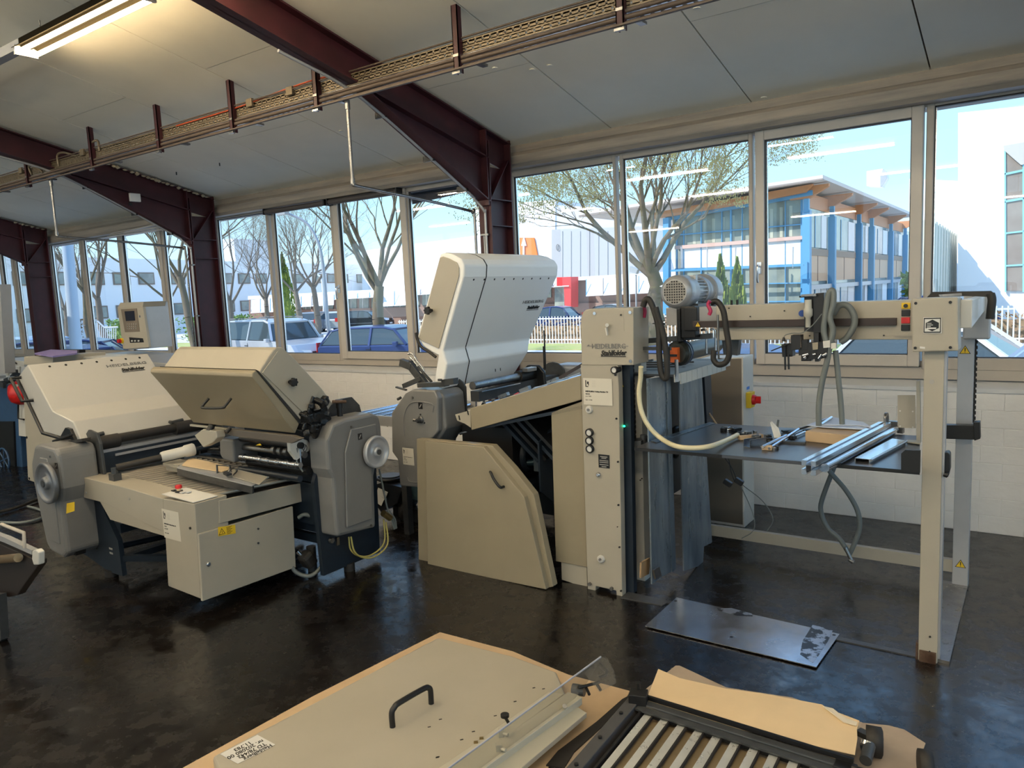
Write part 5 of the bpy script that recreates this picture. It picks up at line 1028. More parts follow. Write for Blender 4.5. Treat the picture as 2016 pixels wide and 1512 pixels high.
# grey housing in front
yg = 2.10
Gp = [V((x, 0, z)) for x, z in ((-5.22, .175), (-5.27, .22), (-5.33, .50), (-5.36, .66), (-5.35, .75), (-5.27, .875), (-5.18, .885), (-4.99, .875), (-4.96, .83), (-4.955, .62), (-4.99, .53), (-4.99, .20), (-5.05, .155))]
gA = MB().prism([p + V((.0, yg, 0)) for p in Gp], (0, .24, 0)).build('handwheel_housing', GREYH, A, bevel=.025, seg=3)
MB().prism([V((x, yg - .006, z)) for x, z in ((-5.20, .26), (-5.24, .66), (-5.20, .80), (-5.10, .80), (-5.05, .70), (-5.06, .25))], (0, .01, 0)).build('raised_panel', GREYH, gA, bevel=.005)
handwheel(PY(2.06, '97,950')[0], (0, -1, 0), .128, gA, mat('handwheel_blue_grey', (.16, .17, .19), .35, metal=.4))
dblock(PY(yg, '111,917')[0], .016, (0, -1, 0), gA); screws(PY(yg, '100,899'), .008, STEEL, gA)
MB().prism(PY(2.10, '132,991 147,988 147,1006 131,1011'), (0, -.002, 0)).build('yellow_sticker', YEL, gA)
MB().prism([V((-4.76, y, z)) for y, z in ((2.26, .02), (2.26, .24), (2.30, .34), (2.30, .56), (2.56, .56), (2.56, .02))], (-.5, 0, 0)) 
bp = MB(); bp.prism([V((x, 2.30, z)) for x, z in ((-5.28, .10), (-5.28, .16), (-5.02, .16), (-5.02, .56), (-4.93, .56), (-4.86, .42), (-4.74, .26), (-4.73, .03), (-4.90, .03), (-5.18, .09))], (0, .03, 0)); bp.build('base_plate', NAVY, A)
MB().box(-5.02, -4.75, 2.33, 3.25, .30, .36).box(-4.82, -4.77, 2.33, 3.25, .10, .14).build('cross_member', NAVY, A)
MB().cyl((-4.9, 2.315, 0), (-4.9, 2.315, .04), .04, n=14).build('foot', BLKR, A); MB().box(-5.3, -4.75, 3.2, 3.25, 0, .6).build('rear_plate', NAVY, A)
for z in (.20, .17): MB().box(-4.86, -4.82, 2.298, 2.30, z - .012, z).build('serial_label', DECAL, A)
MB().prism(PY(2.16, '124,1075 150,1087 150,1094 125,1086'), (0, .06, 0)).build('terminal_strip', BLK, gA)
MB().tube([(-4.96, 2.34, .16), (-4.86, 3.22, .12)], .02, 8).build('lower_bar', NAVY, A)
MB().bar((-4.74, 2.33, .14), (-3.80, 2.90, .12), .04, .035).build('link_bar', NAVY, T)
# cream body behind (far cabinet) with top box
MB().prism(PY(2.95, '46,775 60,772 110,860 112,965 55,945'), (0, .5, 0)).build('rear_cabinet', CREAM, A, bevel=.005)
screws(PY(2.95, '53,861 58,942'), .012, BLK, A, h=.004)
MB().prism(PY(3.0, '47,702 104,702 104,722 47,718'), (0, .45, 0)).build('top_box', CREAM, A, bevel=.004)
MB().prism(PY(3.25, '104,700 200,704 210,712 200,722 104,722'), (0, .3, 0)).build('rear_cover', OFFW, A, bevel=.01)
MB().prism(PX(-5.9, '336,765 360,785 358,806 340,800'), (.02, 0, 0)) 
o = thing('paper_binder', (-7.0, 3.1, 1.35), 'flat violet edged folder lying on top of the leftmost folding machine', 'folder')
MB().prism(PZ(1.372, '68,695 100,688 156,690 150,695 104,701'), (0, 0, -.012)).build('cover', mat('violet_folder', (.25, .20, .45), .5), o); MB().prism(PY(3.05, '152,689 156,689 156,695 152,695'), (0, .05, 0)).build('spine', BLK, o)
# side plates seen between hood A and hood B
MB().prism([V((-5.05, 3.18, .92)), V((-5.05, 3.9, .75)), V((-5.05, 3.9, .95)), V((-5.05, 3.18, 1.15))], (-.02, 0, 0)).build('light_side_plate', ALUP, A)
MB().prism(PY(3.3, '370,775 400,790 446,838 470,850 470,860 430,850 395,830 370,800'), (0, .02, 0)).build('curved_rear_plate', ALUP, A)
MB().prism(PY(3.2, '357,840 395,846 402,868 385,880 360,860'), (0, .05, 0)).build('rear_bracket', DGREY, A)
# ---------------------------------------------------------------- operator panel on a post
pn = thing('operator_console', (-8.5, 4.6, 0), 'cream and grey operator panel with a screen on a post before the far window', 'control panel')
yp = 4.3
fpn = [(232, 606), (238, 597), (282, 595), (290, 685), (242, 689)]
pn.location = (PY(yp, '265,690')[0].x, yp + .1, 0); ORG[pn.name] = V(pn.location)
fc = MB().prism(PY(yp, '231,606 281,604 293,684 242,687'), (0, .03, 0)).build('front_case', CREAM, pn, bevel=.004)
MB().prism(PY(yp, '231,606 237,596 283,594 281,604'), (0, .25, 0)).build('case_top', CREAM, pn)
MB().prism(PY(yp + .02, '283,595 293,686 268,688 245,688 236,606'), (0, .27, 0)).build('rear_case', ALUP, pn, bevel=.004)
kp = MB().prism(PY(yp - .003, '238,609 269,607 275,653 246,654'), (0, .004, 0)).build('keypad_plate', mat('brown_keypad', (.17, .14, .11), .5), fc)
MB().prism(PY(yp - .005, '245,613 264,612 266,631 248,632'), (0, .003, 0)).build('screen', mat('dark_screen', (.015, .016, .03), .15), kp)
for r in range(3):
    for c_ in range(5): q_ = PY(yp - .006, [(251 + c_ * 4.2, 638 + r * 4.5)])[0]; MB().obox(q_, (.014, .004, .012)).build('key', DECAL, kp)
screws(PY(yp, '276,623'), .012, STEEL, fc)
q_ = PY(yp, '241,671')[0]; MB().cyl(q_, q_ - V((0, .02, 0)), .03, n=16).build('stop_collar', YEL, fc); MB().cyl(q_ - V((0, .02, 0)), q_ - V((0, .05, 0)), .022, n=16).build('emergency_stop', RED, fc)
ss = MB().prism(PY(yp - .002, '254,664 281,666 283,674 256,675'), (0, .003, 0)).build('switch_strip', BLK, fc)
for u in (261, 267, 274): q_ = PY(yp - .004, [(u, 671)])[0]; MB().cyl(q_, q_ - V((0, .012, 0)), .009, n=12).build('selector', WHT, ss)
MB().box(pn.location.x - .05, pn.location.x + .03, yp + .08, yp + .16, .0, 1.16).build('post', STEELD, pn)
MB().box(pn.location.x - .09, pn.location.x + .12, yp + .06, yp + .18, 1.02, 1.05).build('mount_plate', ALU, pn)
# long low machine body between A and the wall
o = thing('rear_delivery', (-7.6, 4.2, 0), 'pale machine body with window strip behind the leftmost hood', 'machine')
MB().prism(PY(3.9, '110,706 150,701 250,706 330,716 330,760 110,760'), (0, .6, 0)).build('body', ALUP, o, bevel=.01); MB().prism(PY(3.899, '140,702 152,701 175,711 165,711'), (0, .004, 0)).build('window_strip', DGREY, o); MB().box(-8.2, -6.5, 3.95, 4.4, 0, 1.1).build('plinth', DGREY, o)
MB().prism([V((x, 3.52, z)) for x, z in ((-7.6, 0.), (-6.9, 0), (-6.9, .5), (-7.6, .5))], (0, .02, 0))
# ---------------------------------------------------------------- machines cut by the left frame edge
L1 = thing('blue_press', (-9.5, 3.6, 0), 'blue machine with a red cover and black handle at the far left edge', 'machine')
BLU = mat('blue_machine_paint', (.03, .08, .18), .4, var=.2)
MB().prism(PY(3.6, '-60,760 30,756 36,800 44,935 -60,930'), (0, .6, 0)).build('body', BLU, L1, bevel=.01)
MB().prism(PY(3.59, '35,785 47,783 52,860 37,858'), (0, .02, 0)).build('door', OFFW, L1, bevel=.003); MB().tube(PY(3.56, '46,787 36,790 36,824 47,826'), .010, 8, smooth_path=False).build('handle', BLK, L1)
MB().lathe(PY(3.45, '16,776')[0], (0, 1, 0), [(0, .02), (.03, .10), (.10, .135), (.2, .135)], 20).build('red_cover', RED, L1)
MB().prism(PY(3.58, '-20,830 26,830 30,930 -20,930'), (0, .02, 0)).build('dark_opening', BLK, L1)
k = MB()
for i in range(9): k.obox(PY(3.6 + random.random() * .2, [(random.uniform(-5, 38), random.uniform(735, 764))])[0], (random.uniform(.05, .14), .08, random.uniform(.03, .07)), Matrix.Rotation(random.uniform(-.4, .4), 3, 'Y'))
k.build('top_mechanism', DGREY, L1, bevel=.004)
k = MB()
for i in range(6): k.obox(PY(3.5 + random.random() * .2, [(random.uniform(0, 36), random.uniform(740, 795))])[0], (.05, .05, .03))
k.build('pale_fitting', OFFW, L1)
cW = PY(3.5, '8,905')[0]; k = MB(); k.tube([cW + V((math.cos(w) * .13, 0, math.sin(w) * .13)) for w in [i * math.pi / 12 for i in range(25)]], .012, 8, smooth_path=False)
for w in (0.3, 1.35, 2.4): k.cyl(cW - V((math.cos(w) * .13, 0, math.sin(w) * .13)), cW + V((math.cos(w) * .13, 0, math.sin(w) * .13)), .008, n=6)
k.build('spoked_wheel', BLU, L1)
MB().prism(PY(3.35, '-60,560 0,560 10,735 -60,735'), (0, .1, 0)).build('grey_upright', ALUP, L1)
L3 = thing('far_conveyor', (-9.6, 4.4, .9), 'pale conveyor frame with a black and red lamp behind the blue machine', 'conveyor')
MB().prism(PY(4.3, '8,706 48,712 48,722 8,716'), (0, .5, 0)).build('frame', OFFW, L3); MB().prism(PY(4.3, '10,722 14,722 16,740 12,740'), (0, .02, 0)).build('bracket', OFFW, L3); MB().prism(PY(4.3, '34,722 38,722 38,742 34,742'), (0, .02, 0)).build('bracket', OFFW, L3); MB().cyl(PY(4.3, '14,730')[0], PY(4.3, '36,732')[0], .03).build('roller', DGREY, L3)
MB().tube(PY(4.3, '8,702 18,705 26,712 34,716'), .012, 8).build('cable', BLK, L3); MB().cyl(PY(4.25, '20,711')[0], PY(4.25, '23,711')[0], .02).build('red_lamp', RED, L3); MB().box(-10.2, -9.5, 4.4, 4.7, 0, 1.0).build('leg', DGREY, L3)
L2 = thing('delivery_table', (-4.9, 1.5, 0), 'dark delivery unit with a small rail and bright roller cut by the left edge', 'machine')
yl = 1.55
k = MB(); k.prism(PY(yl, '-60,1045 62,1098 76,1103 76,1112 52,1145 34,1172 18,1176 -60,1160'), (0, .04, 0)); k.build('body', mat('dark_brown_body', (.02, .014, .012), .5), L2, bevel=.004)
MB().prism(PY(yl - .01, '63,1084 70,1082 76,1088 76,1112 66,1113 62,1100'), (0, .03, 0)).build('corner_cap', OFFW, L2, bevel=.006)
MB().prism(PY(yl - .005, '-60,1034 8,1058 62,1084 62,1092 8,1068 -60,1044'), (0, .03, 0)).build('top_strip', ALUP, L2)
MB().tube(PY(yl - .02, '3,1032 47,1049 48,1078'), .009, 6, smooth_path=False).build('rail', BRONZE, L2)
MB().cyl(PY(yl - .03, '-30,1104')[0], PY(yl - .03, '36,1098')[0], .022, n=16).build('roller', mat('brass_roller', (.45, .33, .2), .3, metal=.9), L2)
MB().prism(PY(yl - .06, '-60,1170 -4,1172 2,1260 -60,1320'), (0, .04, 0)).build('leg', DGREY, L2)
hose([p for p in PZ(.02, '-20,1012 30,1000 70,985 100,978 130,985')], .012, BLKR, 'floor_cable', 'dark cable lying on the floor behind the left handwheel housing', 'cable')
hose([p for p in PZ(.015, '0,1028 40,1029 75,1022 90,1012 75,1002 55,997')], .011, HOSE, 'floor_cable', 'grey cable curled on the floor at the left edge', 'cable')
# ================================================================ things on the floor in front
z0 = .06
pf = thing('paper_underlay', (-2.0, 2.0, 0), 'brown kraft paper spread under the large cream panel', 'paper')
MB().prism([V((p.x, p.y, .003)) for p in PZ(.003, '330,1530 617,1372 625,1368 866,1246 1010,1284 1100,1322 1120,1330 1240,1362 1235,1372 1160,1440 1085,1500 1060,1560 700,1640')], (0, 0, .004)).build('sheet', KRAFT, pf)
pn_ = thing('hood_panel', (-2.0, 2.0, 0), 'large cream machine panel with a black bow handle lying on brown paper', 'panel')
outline = PZ(z0, '418,1488 858,1256 868,1255 1010,1291 1096,1322 1105,1345 1120,1380 1060,1450 1000,1500 900,1560 700,1640 440,1540')
pl = MB().prism(outline, (0, 0, -.05)).build('panel_shell', CREAM, pn_, bevel=.012, seg=3)
ha, hb_ = PZ(z0, '773,1431 849,1385')
MB().tube([ha, ha + V((0, 0, .055)), ha + (hb_ - ha) * .07 + V((0, 0, .072)), ha + (hb_ - ha) * .2 + V((0, 0, .080)), ha + (hb_ - ha) * .82 + V((0, 0, .080)), ha + (hb_ - ha) * .95 + V((0, 0, .072)), hb_ + V((0, 0, .055)), hb_], .0115, 14).build('bow_handle', BLK, pn_)
for uv in ('845,1431 867,1416 862,1490 1014,1381 1051,1354 1070,1356 932,1440 909,1456 975,1409 861,1491'.split()):
    q = PZ(z0 + .001, uv)[0]; MB().obox(q, (.012, .005, .001), Matrix.Rotation(.9, 3, 'Z')).build('slot', BLK, pn_)
# handwritten note
nt_ = thing('handwritten_note', tuple(PZ(z0, '487,1476')[0]), 'white handwritten note taped to the near left corner of the cream panel', 'note')
c = PZ(z0 + .0012, '507,1447 542,1466 468,1504 433,1485')
MB().prism(c, (0, 0, .0008)).build('card', WHT, nt_)
# reading direction runs from the right-hand edge: text is upside down to the viewer
ux_ = (c[3] - c[0]).normalized(); uy_ = (c[0] - c[1]).normalized()
n_ux = (c[2] - c[1]).normalized()
o_ = c[1] + V((0, 0, .0012))
L_ = (c[2] - c[1]).length; Hh = (c[0] - c[1]).length
for i, (s_, fr__) in enumerate((('Heidelberg', .0), ('TD 78/442', .05), ('nr. 202080 00', .0), ('11.783', .22))):
    text(s_, Hh * .27, o_ + n_ux * L_ * (.06 + fr__) + (c[0] - c[1]) * (.03 + .235 * i + .12) , n_ux, -(c[0] - c[1]), INK, nt_, 'handwriting', ext=.0002, shear=.15, bold=.0006, sx_=.82)
# clear guard with its metal strips and lever lying over the panel
gs = thing('guard_strip', (-1.6, 2.1, 0), 'long grey steel strip assembly with a clear plastic shield and black lever', 'guard')
def strip(s_, z, h, m_, nm): return MB().prism(PZ(z, s_), (0, 0, -h)).build(nm, m_, gs, bevel=.002)
STR = mat('strip_grey', (.52, .49, .40), .4, metal=.2, var=.06)
strip('880,1530 1118,1362 1134,1366 1146,1373 930,1530', .10, .03, STR, 'strip_beam')
strip('930,1535 1135,1390 1155,1403 1005,1530', .075, .02, STR, 'flat_strip')
strip('830,1535 1080,1362 1110,1366 880,1535', .085, .015, STR, 'flat_strip')
k = MB(); 
q = PZ(.09, '866,1512 1105,1352'); d_ = (q[1] - q[0]); up_ = V((-.03, .0, .13))
acr = bpy.data.materials.new('clear_acrylic'); acr.use_nodes = True; n = acr.node_tree
for x_ in list(n.nodes): n.nodes.remove(x_)
go = n.nodes.new('ShaderNodeOutputMaterial'); m1 = n.nodes.new('ShaderNodeMixShader'); t1 = n.nodes.new('ShaderNodeBsdfTransparent'); g1 = n.nodes.new('ShaderNodeBsdfPrincipled')
t1.inputs[0].default_value = (.90, .89, .86, 1); g1.inputs['Base Color'].default_value = (.5, .5, .5, 1); g1.inputs['Roughness'].default_value = .15; m1.inputs[0].default_value = .10
n.links.new(t1.outputs[0], m1.inputs[1]); n.links.new(g1.outputs[0], m1.inputs[2]); n.links.new(m1.outputs[0], go.inputs[0])
top = PZ(.19, '845,1540 1183,1293'); bot = PZ(.10, '900,1545 1130,1375')
MB().prism([bot[0], bot[1], PZ(.12, '1160,1335')[0], top[1], top[0]], (.004, .003, 0)).build('clear_shield', acr, gs)
MB().bar(top[0], top[1], .004, .006).build('shield_edge', mat('acrylic_edge', (.45, .47, .55), .3), gs)
wing = PZ(.16, '1183,1291 1192,1292 1198,1305 1206,1318 1212,1342 1205,1350 1180,1362 1165,1352 1150,1330')
MB().prism(PZ(.17, '1150,1325 1185,1293 1193,1294 1206,1318 1211,1343 1178,1361'), (.004, .004, -.004)).build('end_shield', acr, gs)
k = MB(); a_ = PZ(.13, '1180,1308 1194,1322 1192,1330 1178,1335 1140,1355 1125,1356')
k.tube(a_[:4], .008, 8, smooth_path=False); k.tube([PZ(.13, '1138,1354')[0], PZ(.13, '1170,1346')[0], PZ(.13, '1180,1343')[0]], .006, 8, smooth_path=False); k.tube(PZ(.12, '1153,1352 1160,1367'), .006, 8); k.tube(PZ(.12, '1175,1347 1182,1358'), .006, 8); k.build('lever', BLK, gs)
k = MB(); c0 = PZ(.105, '1140,1360')[0]; k.cyl(c0 + V((-.03, 0, 0)), c0 + V((.02, .01, 0)), .022, n=18); k.build('pivot_drum', DGREY, gs)
MB().cyl(PZ(.10, '1112,1390')[0], PZ(.12, '1112,1390')[0], .010, n=6).build('nut', STEELD, gs)
k = MB(); q0, = PZ(.12, '1001,1423'); q1, = PZ(.155, '994,1411'); k.cyl(q0, q1, .006); k.cyl(q1, q1 + V((0, 0, .010)), .016, n=16); k.build('thumb_screw', BLK, gs)
for uv in ('987,1442', '982,1472'): q, = PZ(.11, uv); MB().obox(q, (.02, .02, .03), Matrix.Rotation(.7, 3, 'Z')).cyl(q + V((.01, .0, .0)), q + V((.03, 0, 0)), .006).build('latch', STR, gs, bevel=.002)
k = MB(); 
for uv in ('937,1465', '948,1457'): q, = PZ(.08, uv); k.obox(q, (.015, .01, .02), Matrix.Rotation(.7, 3, 'Z'))
k.build('brass_clip', MATS['brass_gland'], gs)
# pale paper under the roller frame
pu = thing('paper_underlay', (-1.0, 2.6, 0), 'crumpled tan kraft paper lying under the roller frame at the lower right', 'paper')
MB().prism([V((p.x, p.y, .002)) for p in PZ(.002, '1060,1560 1120,1470 1250,1375 1330,1312 1338,1312 1430,1355 1560,1375 1700,1425 1750,1430 1780,1438 1822,1465 1800,1530 1700,1600 1300,1620')], (0, 0, .004)).build('sheet', CARD, pu)
bk = thing('black_strap', (-1.4, 2.2, 0), 'dark strip lying between the two brown papers', 'strip')
MB().prism(PZ(.012, '1075,1506 1098,1478 1175,1420 1225,1376 1240,1368 1236,1380 1190,1425 1130,1480 1110,1512'), (0, 0, -.008)).build('strip', BLKR, bk)
# roller frame
rf = thing('roller_rack', (-.9, 2.4, 0), 'dark roller frame with bright slats lying on paper at the lower right', 'frame')
zf = .07
fa_, fb_ = PZ(zf, '1262,1392 1602,1500')
ry = (fb_ - fa_); ryn = ry.normalized(); rs = V((ryn.y, -ryn.x, 0)) 
if rs.y > 0: rs = -rs
MB().bar(fa_, fb_ + ryn * .12, .035, .05).build('end_beam', DGREY, rf, bevel=.003)
MB().bar(fa_ + V((0, .0, .03)) + rs * -.03, fb_ + V((0, 0, .03)) + rs * -.03 + ryn * .12, .012, .015).build('end_rail', BLK, rf)
MB().bar(fa_ + V((0, 0, .015)) + rs * .035, fb_ + V((0, 0, .015)) + rs * .035 + ryn * .12, .03, .008).build('end_ledge', DGREY, rf)
Ls, = PZ(zf, '1160,1540'); La = fa_ + rs * .02
sd_ = (PZ(zf, '1150,1530')[0] - PZ(zf, '1258,1400')[0]).normalized()
MB().bar(fa_ - ryn * .03, fa_ - ryn * .03 + sd_ * 1.1, .05, .05).build('side_beam', mat('grey_side', (.07, .07, .075), .45, var=.2), rf, bevel=.003)
MB().bar(fa_ + ryn * .02, fa_ + ryn * .02 + sd_ * 1.1 + V((0, 0, -.01)), .008, .03).build('side_inner', BLK, rf)
for i in range(3): q = fa_ - ryn * .03 + sd_ * (.12 + i * .18) + V((0, 0, .026)); MB().cyl(q, q + V((0, 0, .006)), .008, n=8).build('screw', BLK, rf)
k = MB(); k.obox(fa_ + V((-.01, .0, .035)), (.07, .06, .05), Matrix.Rotation(.3, 3, 'Z')); k.cyl(fa_ + V((-.02, .02, .05)), fa_ + V((-.02, .02, .085)), .008); k.build('corner_joint', BLK, rf, bevel=.003)
slm = mat('slat_steel', (.82, .83, .80), .33, metal=.5, var=.12, vscale=8, rvar=.1)
nsl = 13
for i in range(nsl):
    q = fa_ + rs * .04 + ryn * (.05 + i * .068)
    MB().bar(q + V((0, 0, -.0)), q + sd_ * 1.0, .030, .006).build('slat', slm, rf)
    MB().bar(q + ryn * .020 + V((0, 0, .002)), q + ryn * .020 + sd_ * 1.0, .006, .012).build('slat_rib', BLKR, rf)
    MB().bar(q + ryn * .034 + V((0, 0, -.018)), q + ryn * .034 + sd_ * 1.0 + V((0, 0, -.018)), .03, .004).build('lower_slat', mat('slat_tan_%d' % i, (.38, .29, .17), .4, metal=.3, var=.2), rf)
MB().bar(fa_ + rs * .5 + V((0, 0, -.035)), fb_ + rs * .5 + V((0, 0, -.035)) + ryn * .1, .05, .02).build('under_bar', DGREY, rf)
e1 = fb_ + ryn * .10
k = MB(); k.obox(e1, (.07, .05, .05)); k.cyl(e1 + V((.02, 0, .02)), e1 + V((.07, 0, .02)), .012); k.build('corner_joint', BLK, rf, bevel=.003)
mo = PZ(.05, '1722,1466 1708,1470 1705,1500')
k = MB(); c0 = PZ(.055, '1723,1462')[0]; k.lathe(c0 + V((-.03, .0, 0)), (1, .2, 0), [(0, .03), (.0, .052), (.05, .052), (.055, .04)], 24); k.build('side_pulley', BLKR, rf)
MB().cyl(PZ(.07, '1704,1498')[0], PZ(.08, '1712,1468')[0], .020, n=16).build('side_tube', DGREY, rf); MB().cyl(PZ(.075, '1707,1470')[0], PZ(.085, '1709,1462')[0], .024, n=20).build('chrome_ring', STEEL, rf)
k = MB(); k.bar(PZ(.06, '1690,1440')[0], PZ(.06, '1735,1462')[0], .03, .02); k.bar(PZ(.05, '1695,1470')[0], PZ(.05, '1732,1474')[0], .03, .02); k.build('pulley_arm', DGREY, rf)
o = thing('rubber_castor', (0, 0, 0), 'black wheel edge at the bottom right corner of the paper', 'wheel'); c0 = PZ(.05, '1822,1508')[0]; o.location = (c0.x, c0.y, 0); ORG[o.name] = V(o.location)
MB().lathe(c0 + V((-.02, 0, 0)), (1, .3, 0), [(0, .03), (0, .05), (.04, .05), (.04, .03)], 22).build('tyre', BLKR, o)
# stiff pale paper sheet lying over the far edge of the frame
sh = thing('kraft_sheet', (-.95, 2.75, 0), 'pale kraft sheet with a torn corner draped along the far side of the roller frame', 'paper')
s_ = PZ(.085, '1296,1318 1338,1336 1430,1357 1500,1366 1618,1388 1630,1396 1692,1420 1687,1436 1688,1455 1683,1487')
lowr = PZ(.105, '1266,1385')
pts = [lowr[0]] + s_
mb = MB(); mb.prism([V((p.x, p.y, .085)) for p in pts], (0, 0, .0025)); mb.build('sheet', KRAFTL, sh)
MB().prism([p + V((0, 0, .003)) for p in PZ(.088, '1620,1393 1640,1398 1655,1410 1668,1418 1688,1425 1686,1431 1660,1424 1645,1412')], (0, 0, .004)).build('torn_fold', mat('white_torn_paper', (.75, .66, .52), .7), sh)
MB().box(-1.25, -.60, 2.72, 2.76, .007, .084).build('spacer_block', WOOD, sh)
# ================================================================ outside
GZ = -.5
asph = mat('pale_asphalt', (.62, .59, .55), .9, var=.08, vscale=.8)
gr = MB().box(-140, 60, WY + .3, 200, GZ - .2, GZ).build('ground', asph, kind='structure', origin=(0, 0, GZ - .2))
GRS = mat('lawn_green', (.30, .42, .08), .9, c2=(.46, .40, .18), vscale=4)
def fwd(u, v, D):                         # point at D metres of depth along the optical axis
    d = ray(u, v); return V((0, 0, EYE)) + d / F_PX * D
def gpt(u, D):
    p = fwd(u, 590, D); return V((p.x, p.y, GZ))
o = MB().prism([V((-110, 24.2, GZ)), V((20, 24.2, GZ)), V((20, 26.6, GZ)), V((-110, 28.0, GZ))], (0, 0, .03)).build('grass_strip', GRS); tag(o, 'green grass strip along the far kerb of the street', 'lawn', kind='stuff')
hedm = mat('dry_hedge', (.40, .27, .17), .95, c2=(.25, .17, .10), vscale=6, bump=.5, bscale=6)
hed2 = mat('green_hedge', (.22, .34, .08), .95, c2=(.10, .18, .05), vscale=5, bump=.5, bscale=6)
def bush(nm, x0, x1, y, h, m_, lab, n=260, w=.7, cat='hedge', kind='stuff', leaf=.09, z0=GZ):
    mb = MB()
    for i in range(n):
        x = random.uniform(x0, x1); yy = y + random.gauss(0, w * .4); zz = z0 + h * (random.random() ** .7); s = random.uniform(leaf * .6, leaf * 1.6)
        R = Matrix.Rotation(random.uniform(0, 6.3), 3, V((random.random() - .5, random.random() - .5, random.random() + .01)).normalized())
        p = V((x, yy, zz)); mb.add([p + R @ V(q) for q in ((-s, 0, 0), (0, -s * .4, 0), (s, 0, 0), (0, s * .4, s * .3))], [[0, 1, 2, 3]])
    mb.box(x0 + .1, x1 - .1, y - w * .25, y + w * .25, z0, z0 + h * .75)
    o = mb.build(nm, m_); return tag(o, lab, cat, kind=kind)
bush('hedge', -26, 8, 28.0, .95, hedm, 'brown winter hedge along the street behind the white fence', 4200)
bush('hedge', -84, -64, 29.8, 1.7, hedm, 'orange brown hedge in front of the pale left building', 3000, leaf=.16)
bush('bush', -58.5, -53.0, 30.0, 1.6, hed2, 'round green bush left of the operator panel in the far bay', 1500, w=1.6, cat='bush', leaf=.13)
bush('bush', -47.5, -41.5, 29.5, 1.6, hed2, 'wide green bush right of the operator panel in the far bay', 1800, w=1.6, cat='bush', leaf=.13)
# white picket fence
fw_ = mat('white_fence', (.75, .76, .76), .5)
fe = thing('picket_fence', (-5, 27.2, GZ), 'long white metal picket fence along the street', 'fence')
pk = MB().box(-.02, .02, -.015, .015, 0, 1.15); pk0 = None
MB().box(-26, 4, 27.2, 27.23, GZ + 1.05, GZ + 1.1).box(-26, 4, 27.2, 27.23, GZ + .15, GZ + .2).build('rail', fw_, fe)
i = 0; x = 3.8; mbr = MB()
while x > -26:
    if i < 150:
        if pk0 is None:
            pk0 = MB().box(x - .02, x + .02, 27.19, 27.2, GZ, GZ + 1.17).build('picket', fw_, fe); xx0 = x
        else:
            c = pk0.copy(); col.objects.link(c); c.location = pk0.location + V((x - xx0, 0, 0))
    else: mbr.box(x - .02, x + .02, 27.19, 27.2, GZ, GZ + 1.17)
    x -= .15; i += 1
mbr.build('far_pickets', fw_, fe, kind='stuff')
# ---- buildings
WHB = mat('white_cladding', (.80, .80, .80), .7)
PBL = mat('pale_blue_wall', (.86, .85, .84), .8)
GRB = mat('grey_cladding', (.42, .42, .43), .7, var=.05)
BRK = mat('brick_red', (.30, .19, .15), .9, var=.2, vscale=10)
GLD = mat('far_glass', (.16, .20, .20), .1, c2=(.34, .37, .30), vscale=.9)
GLL = mat('far_glass_light', (.38, .40, .36), .15, c2=(.20, .22, .20), vscale=.7)
BLUF = mat('sky_blue_steel', (.09, .30, .52), .5)
TIM = mat('orange_timber', (.55, .24, .10), .6, var=.1)
SAND = mat('sand_panel', (.62, .42, .27), .7)
# left office, facade running away from the street
lo_ = thing('office_building', (-60, 60, GZ), 'long pale blue two storey office building at the left beyond the trees', 'building')
vd = ray(1672, 551); vd = V((vd.x, vd.y, 0)).normalized()
pL = fwd(440, 560, 78); pL.z = GZ
pA = pL - vd * 34; pB = pL + vd * 42; nL = V((vd.y, -vd.x, 0))
if nL.dot(V((0, 0, 0)) - pL) < 0: nL = -nL
hL = fwd(440, 514, 78).z - GZ
lw = MB().prism([pA, pB, pB + UZ * hL, pA + UZ * hL], -nL * 14).build('wall', PBL, lo_)
wf_ = mat('brown_window_frame', (.22, .16, .12), .6)
Lt = (pB - pA).length; s0 = 1.5; ctr = 0
while s0 < Lt - 2:
    for zc in (.24, .66):
        p = pA + vd * s0 + UZ * (hL * zc) + nL * .02; hh, ww = hL * .16, 1.75
        wq = MB().prism([p, p + vd * ww, p + vd * ww + UZ * hh, p + UZ * hh], nL * .06).build('window', wf_, lo_)
        MB().prism([p + vd * .12 + UZ * .1 + nL * .07, p + vd * (ww - .12) + UZ * .1 + nL * .07, p + vd * (ww - .12) + UZ * (hh - .1) + nL * .07, p + vd * .12 + UZ * (hh - .1) + nL * .07], nL * .01).build('pane', GLD if (ctr * 7) % 3 else GLL, wq)
        ctr += 1
    s0 += 3.6 if int(s0) % 3 else 2.6
MB().prism([pL + vd * 2 + UZ * hL, pL + vd * 9 + UZ * hL, pL + vd * 9 + UZ * (hL + 2.4), pL + vd * 2 + UZ * (hL + 2.4)], -nL * 6).build('roof_house', WHB, lo_)
MB().prism(PY(40, '-40,500 16,500 20,650 -40,650'), (0, 3, 0)).build('white_wall', WHB, lo_)
for s_ in ('-10,540 6,541 8,562 -10,562', '-10,601 11,602 12,626 -10,626'): MB().prism(PY(39.9, s_), (0, .1, 0)).build('yellow_panel', mat('yellow_panel', (.85, .62, .05), .6), lo_)
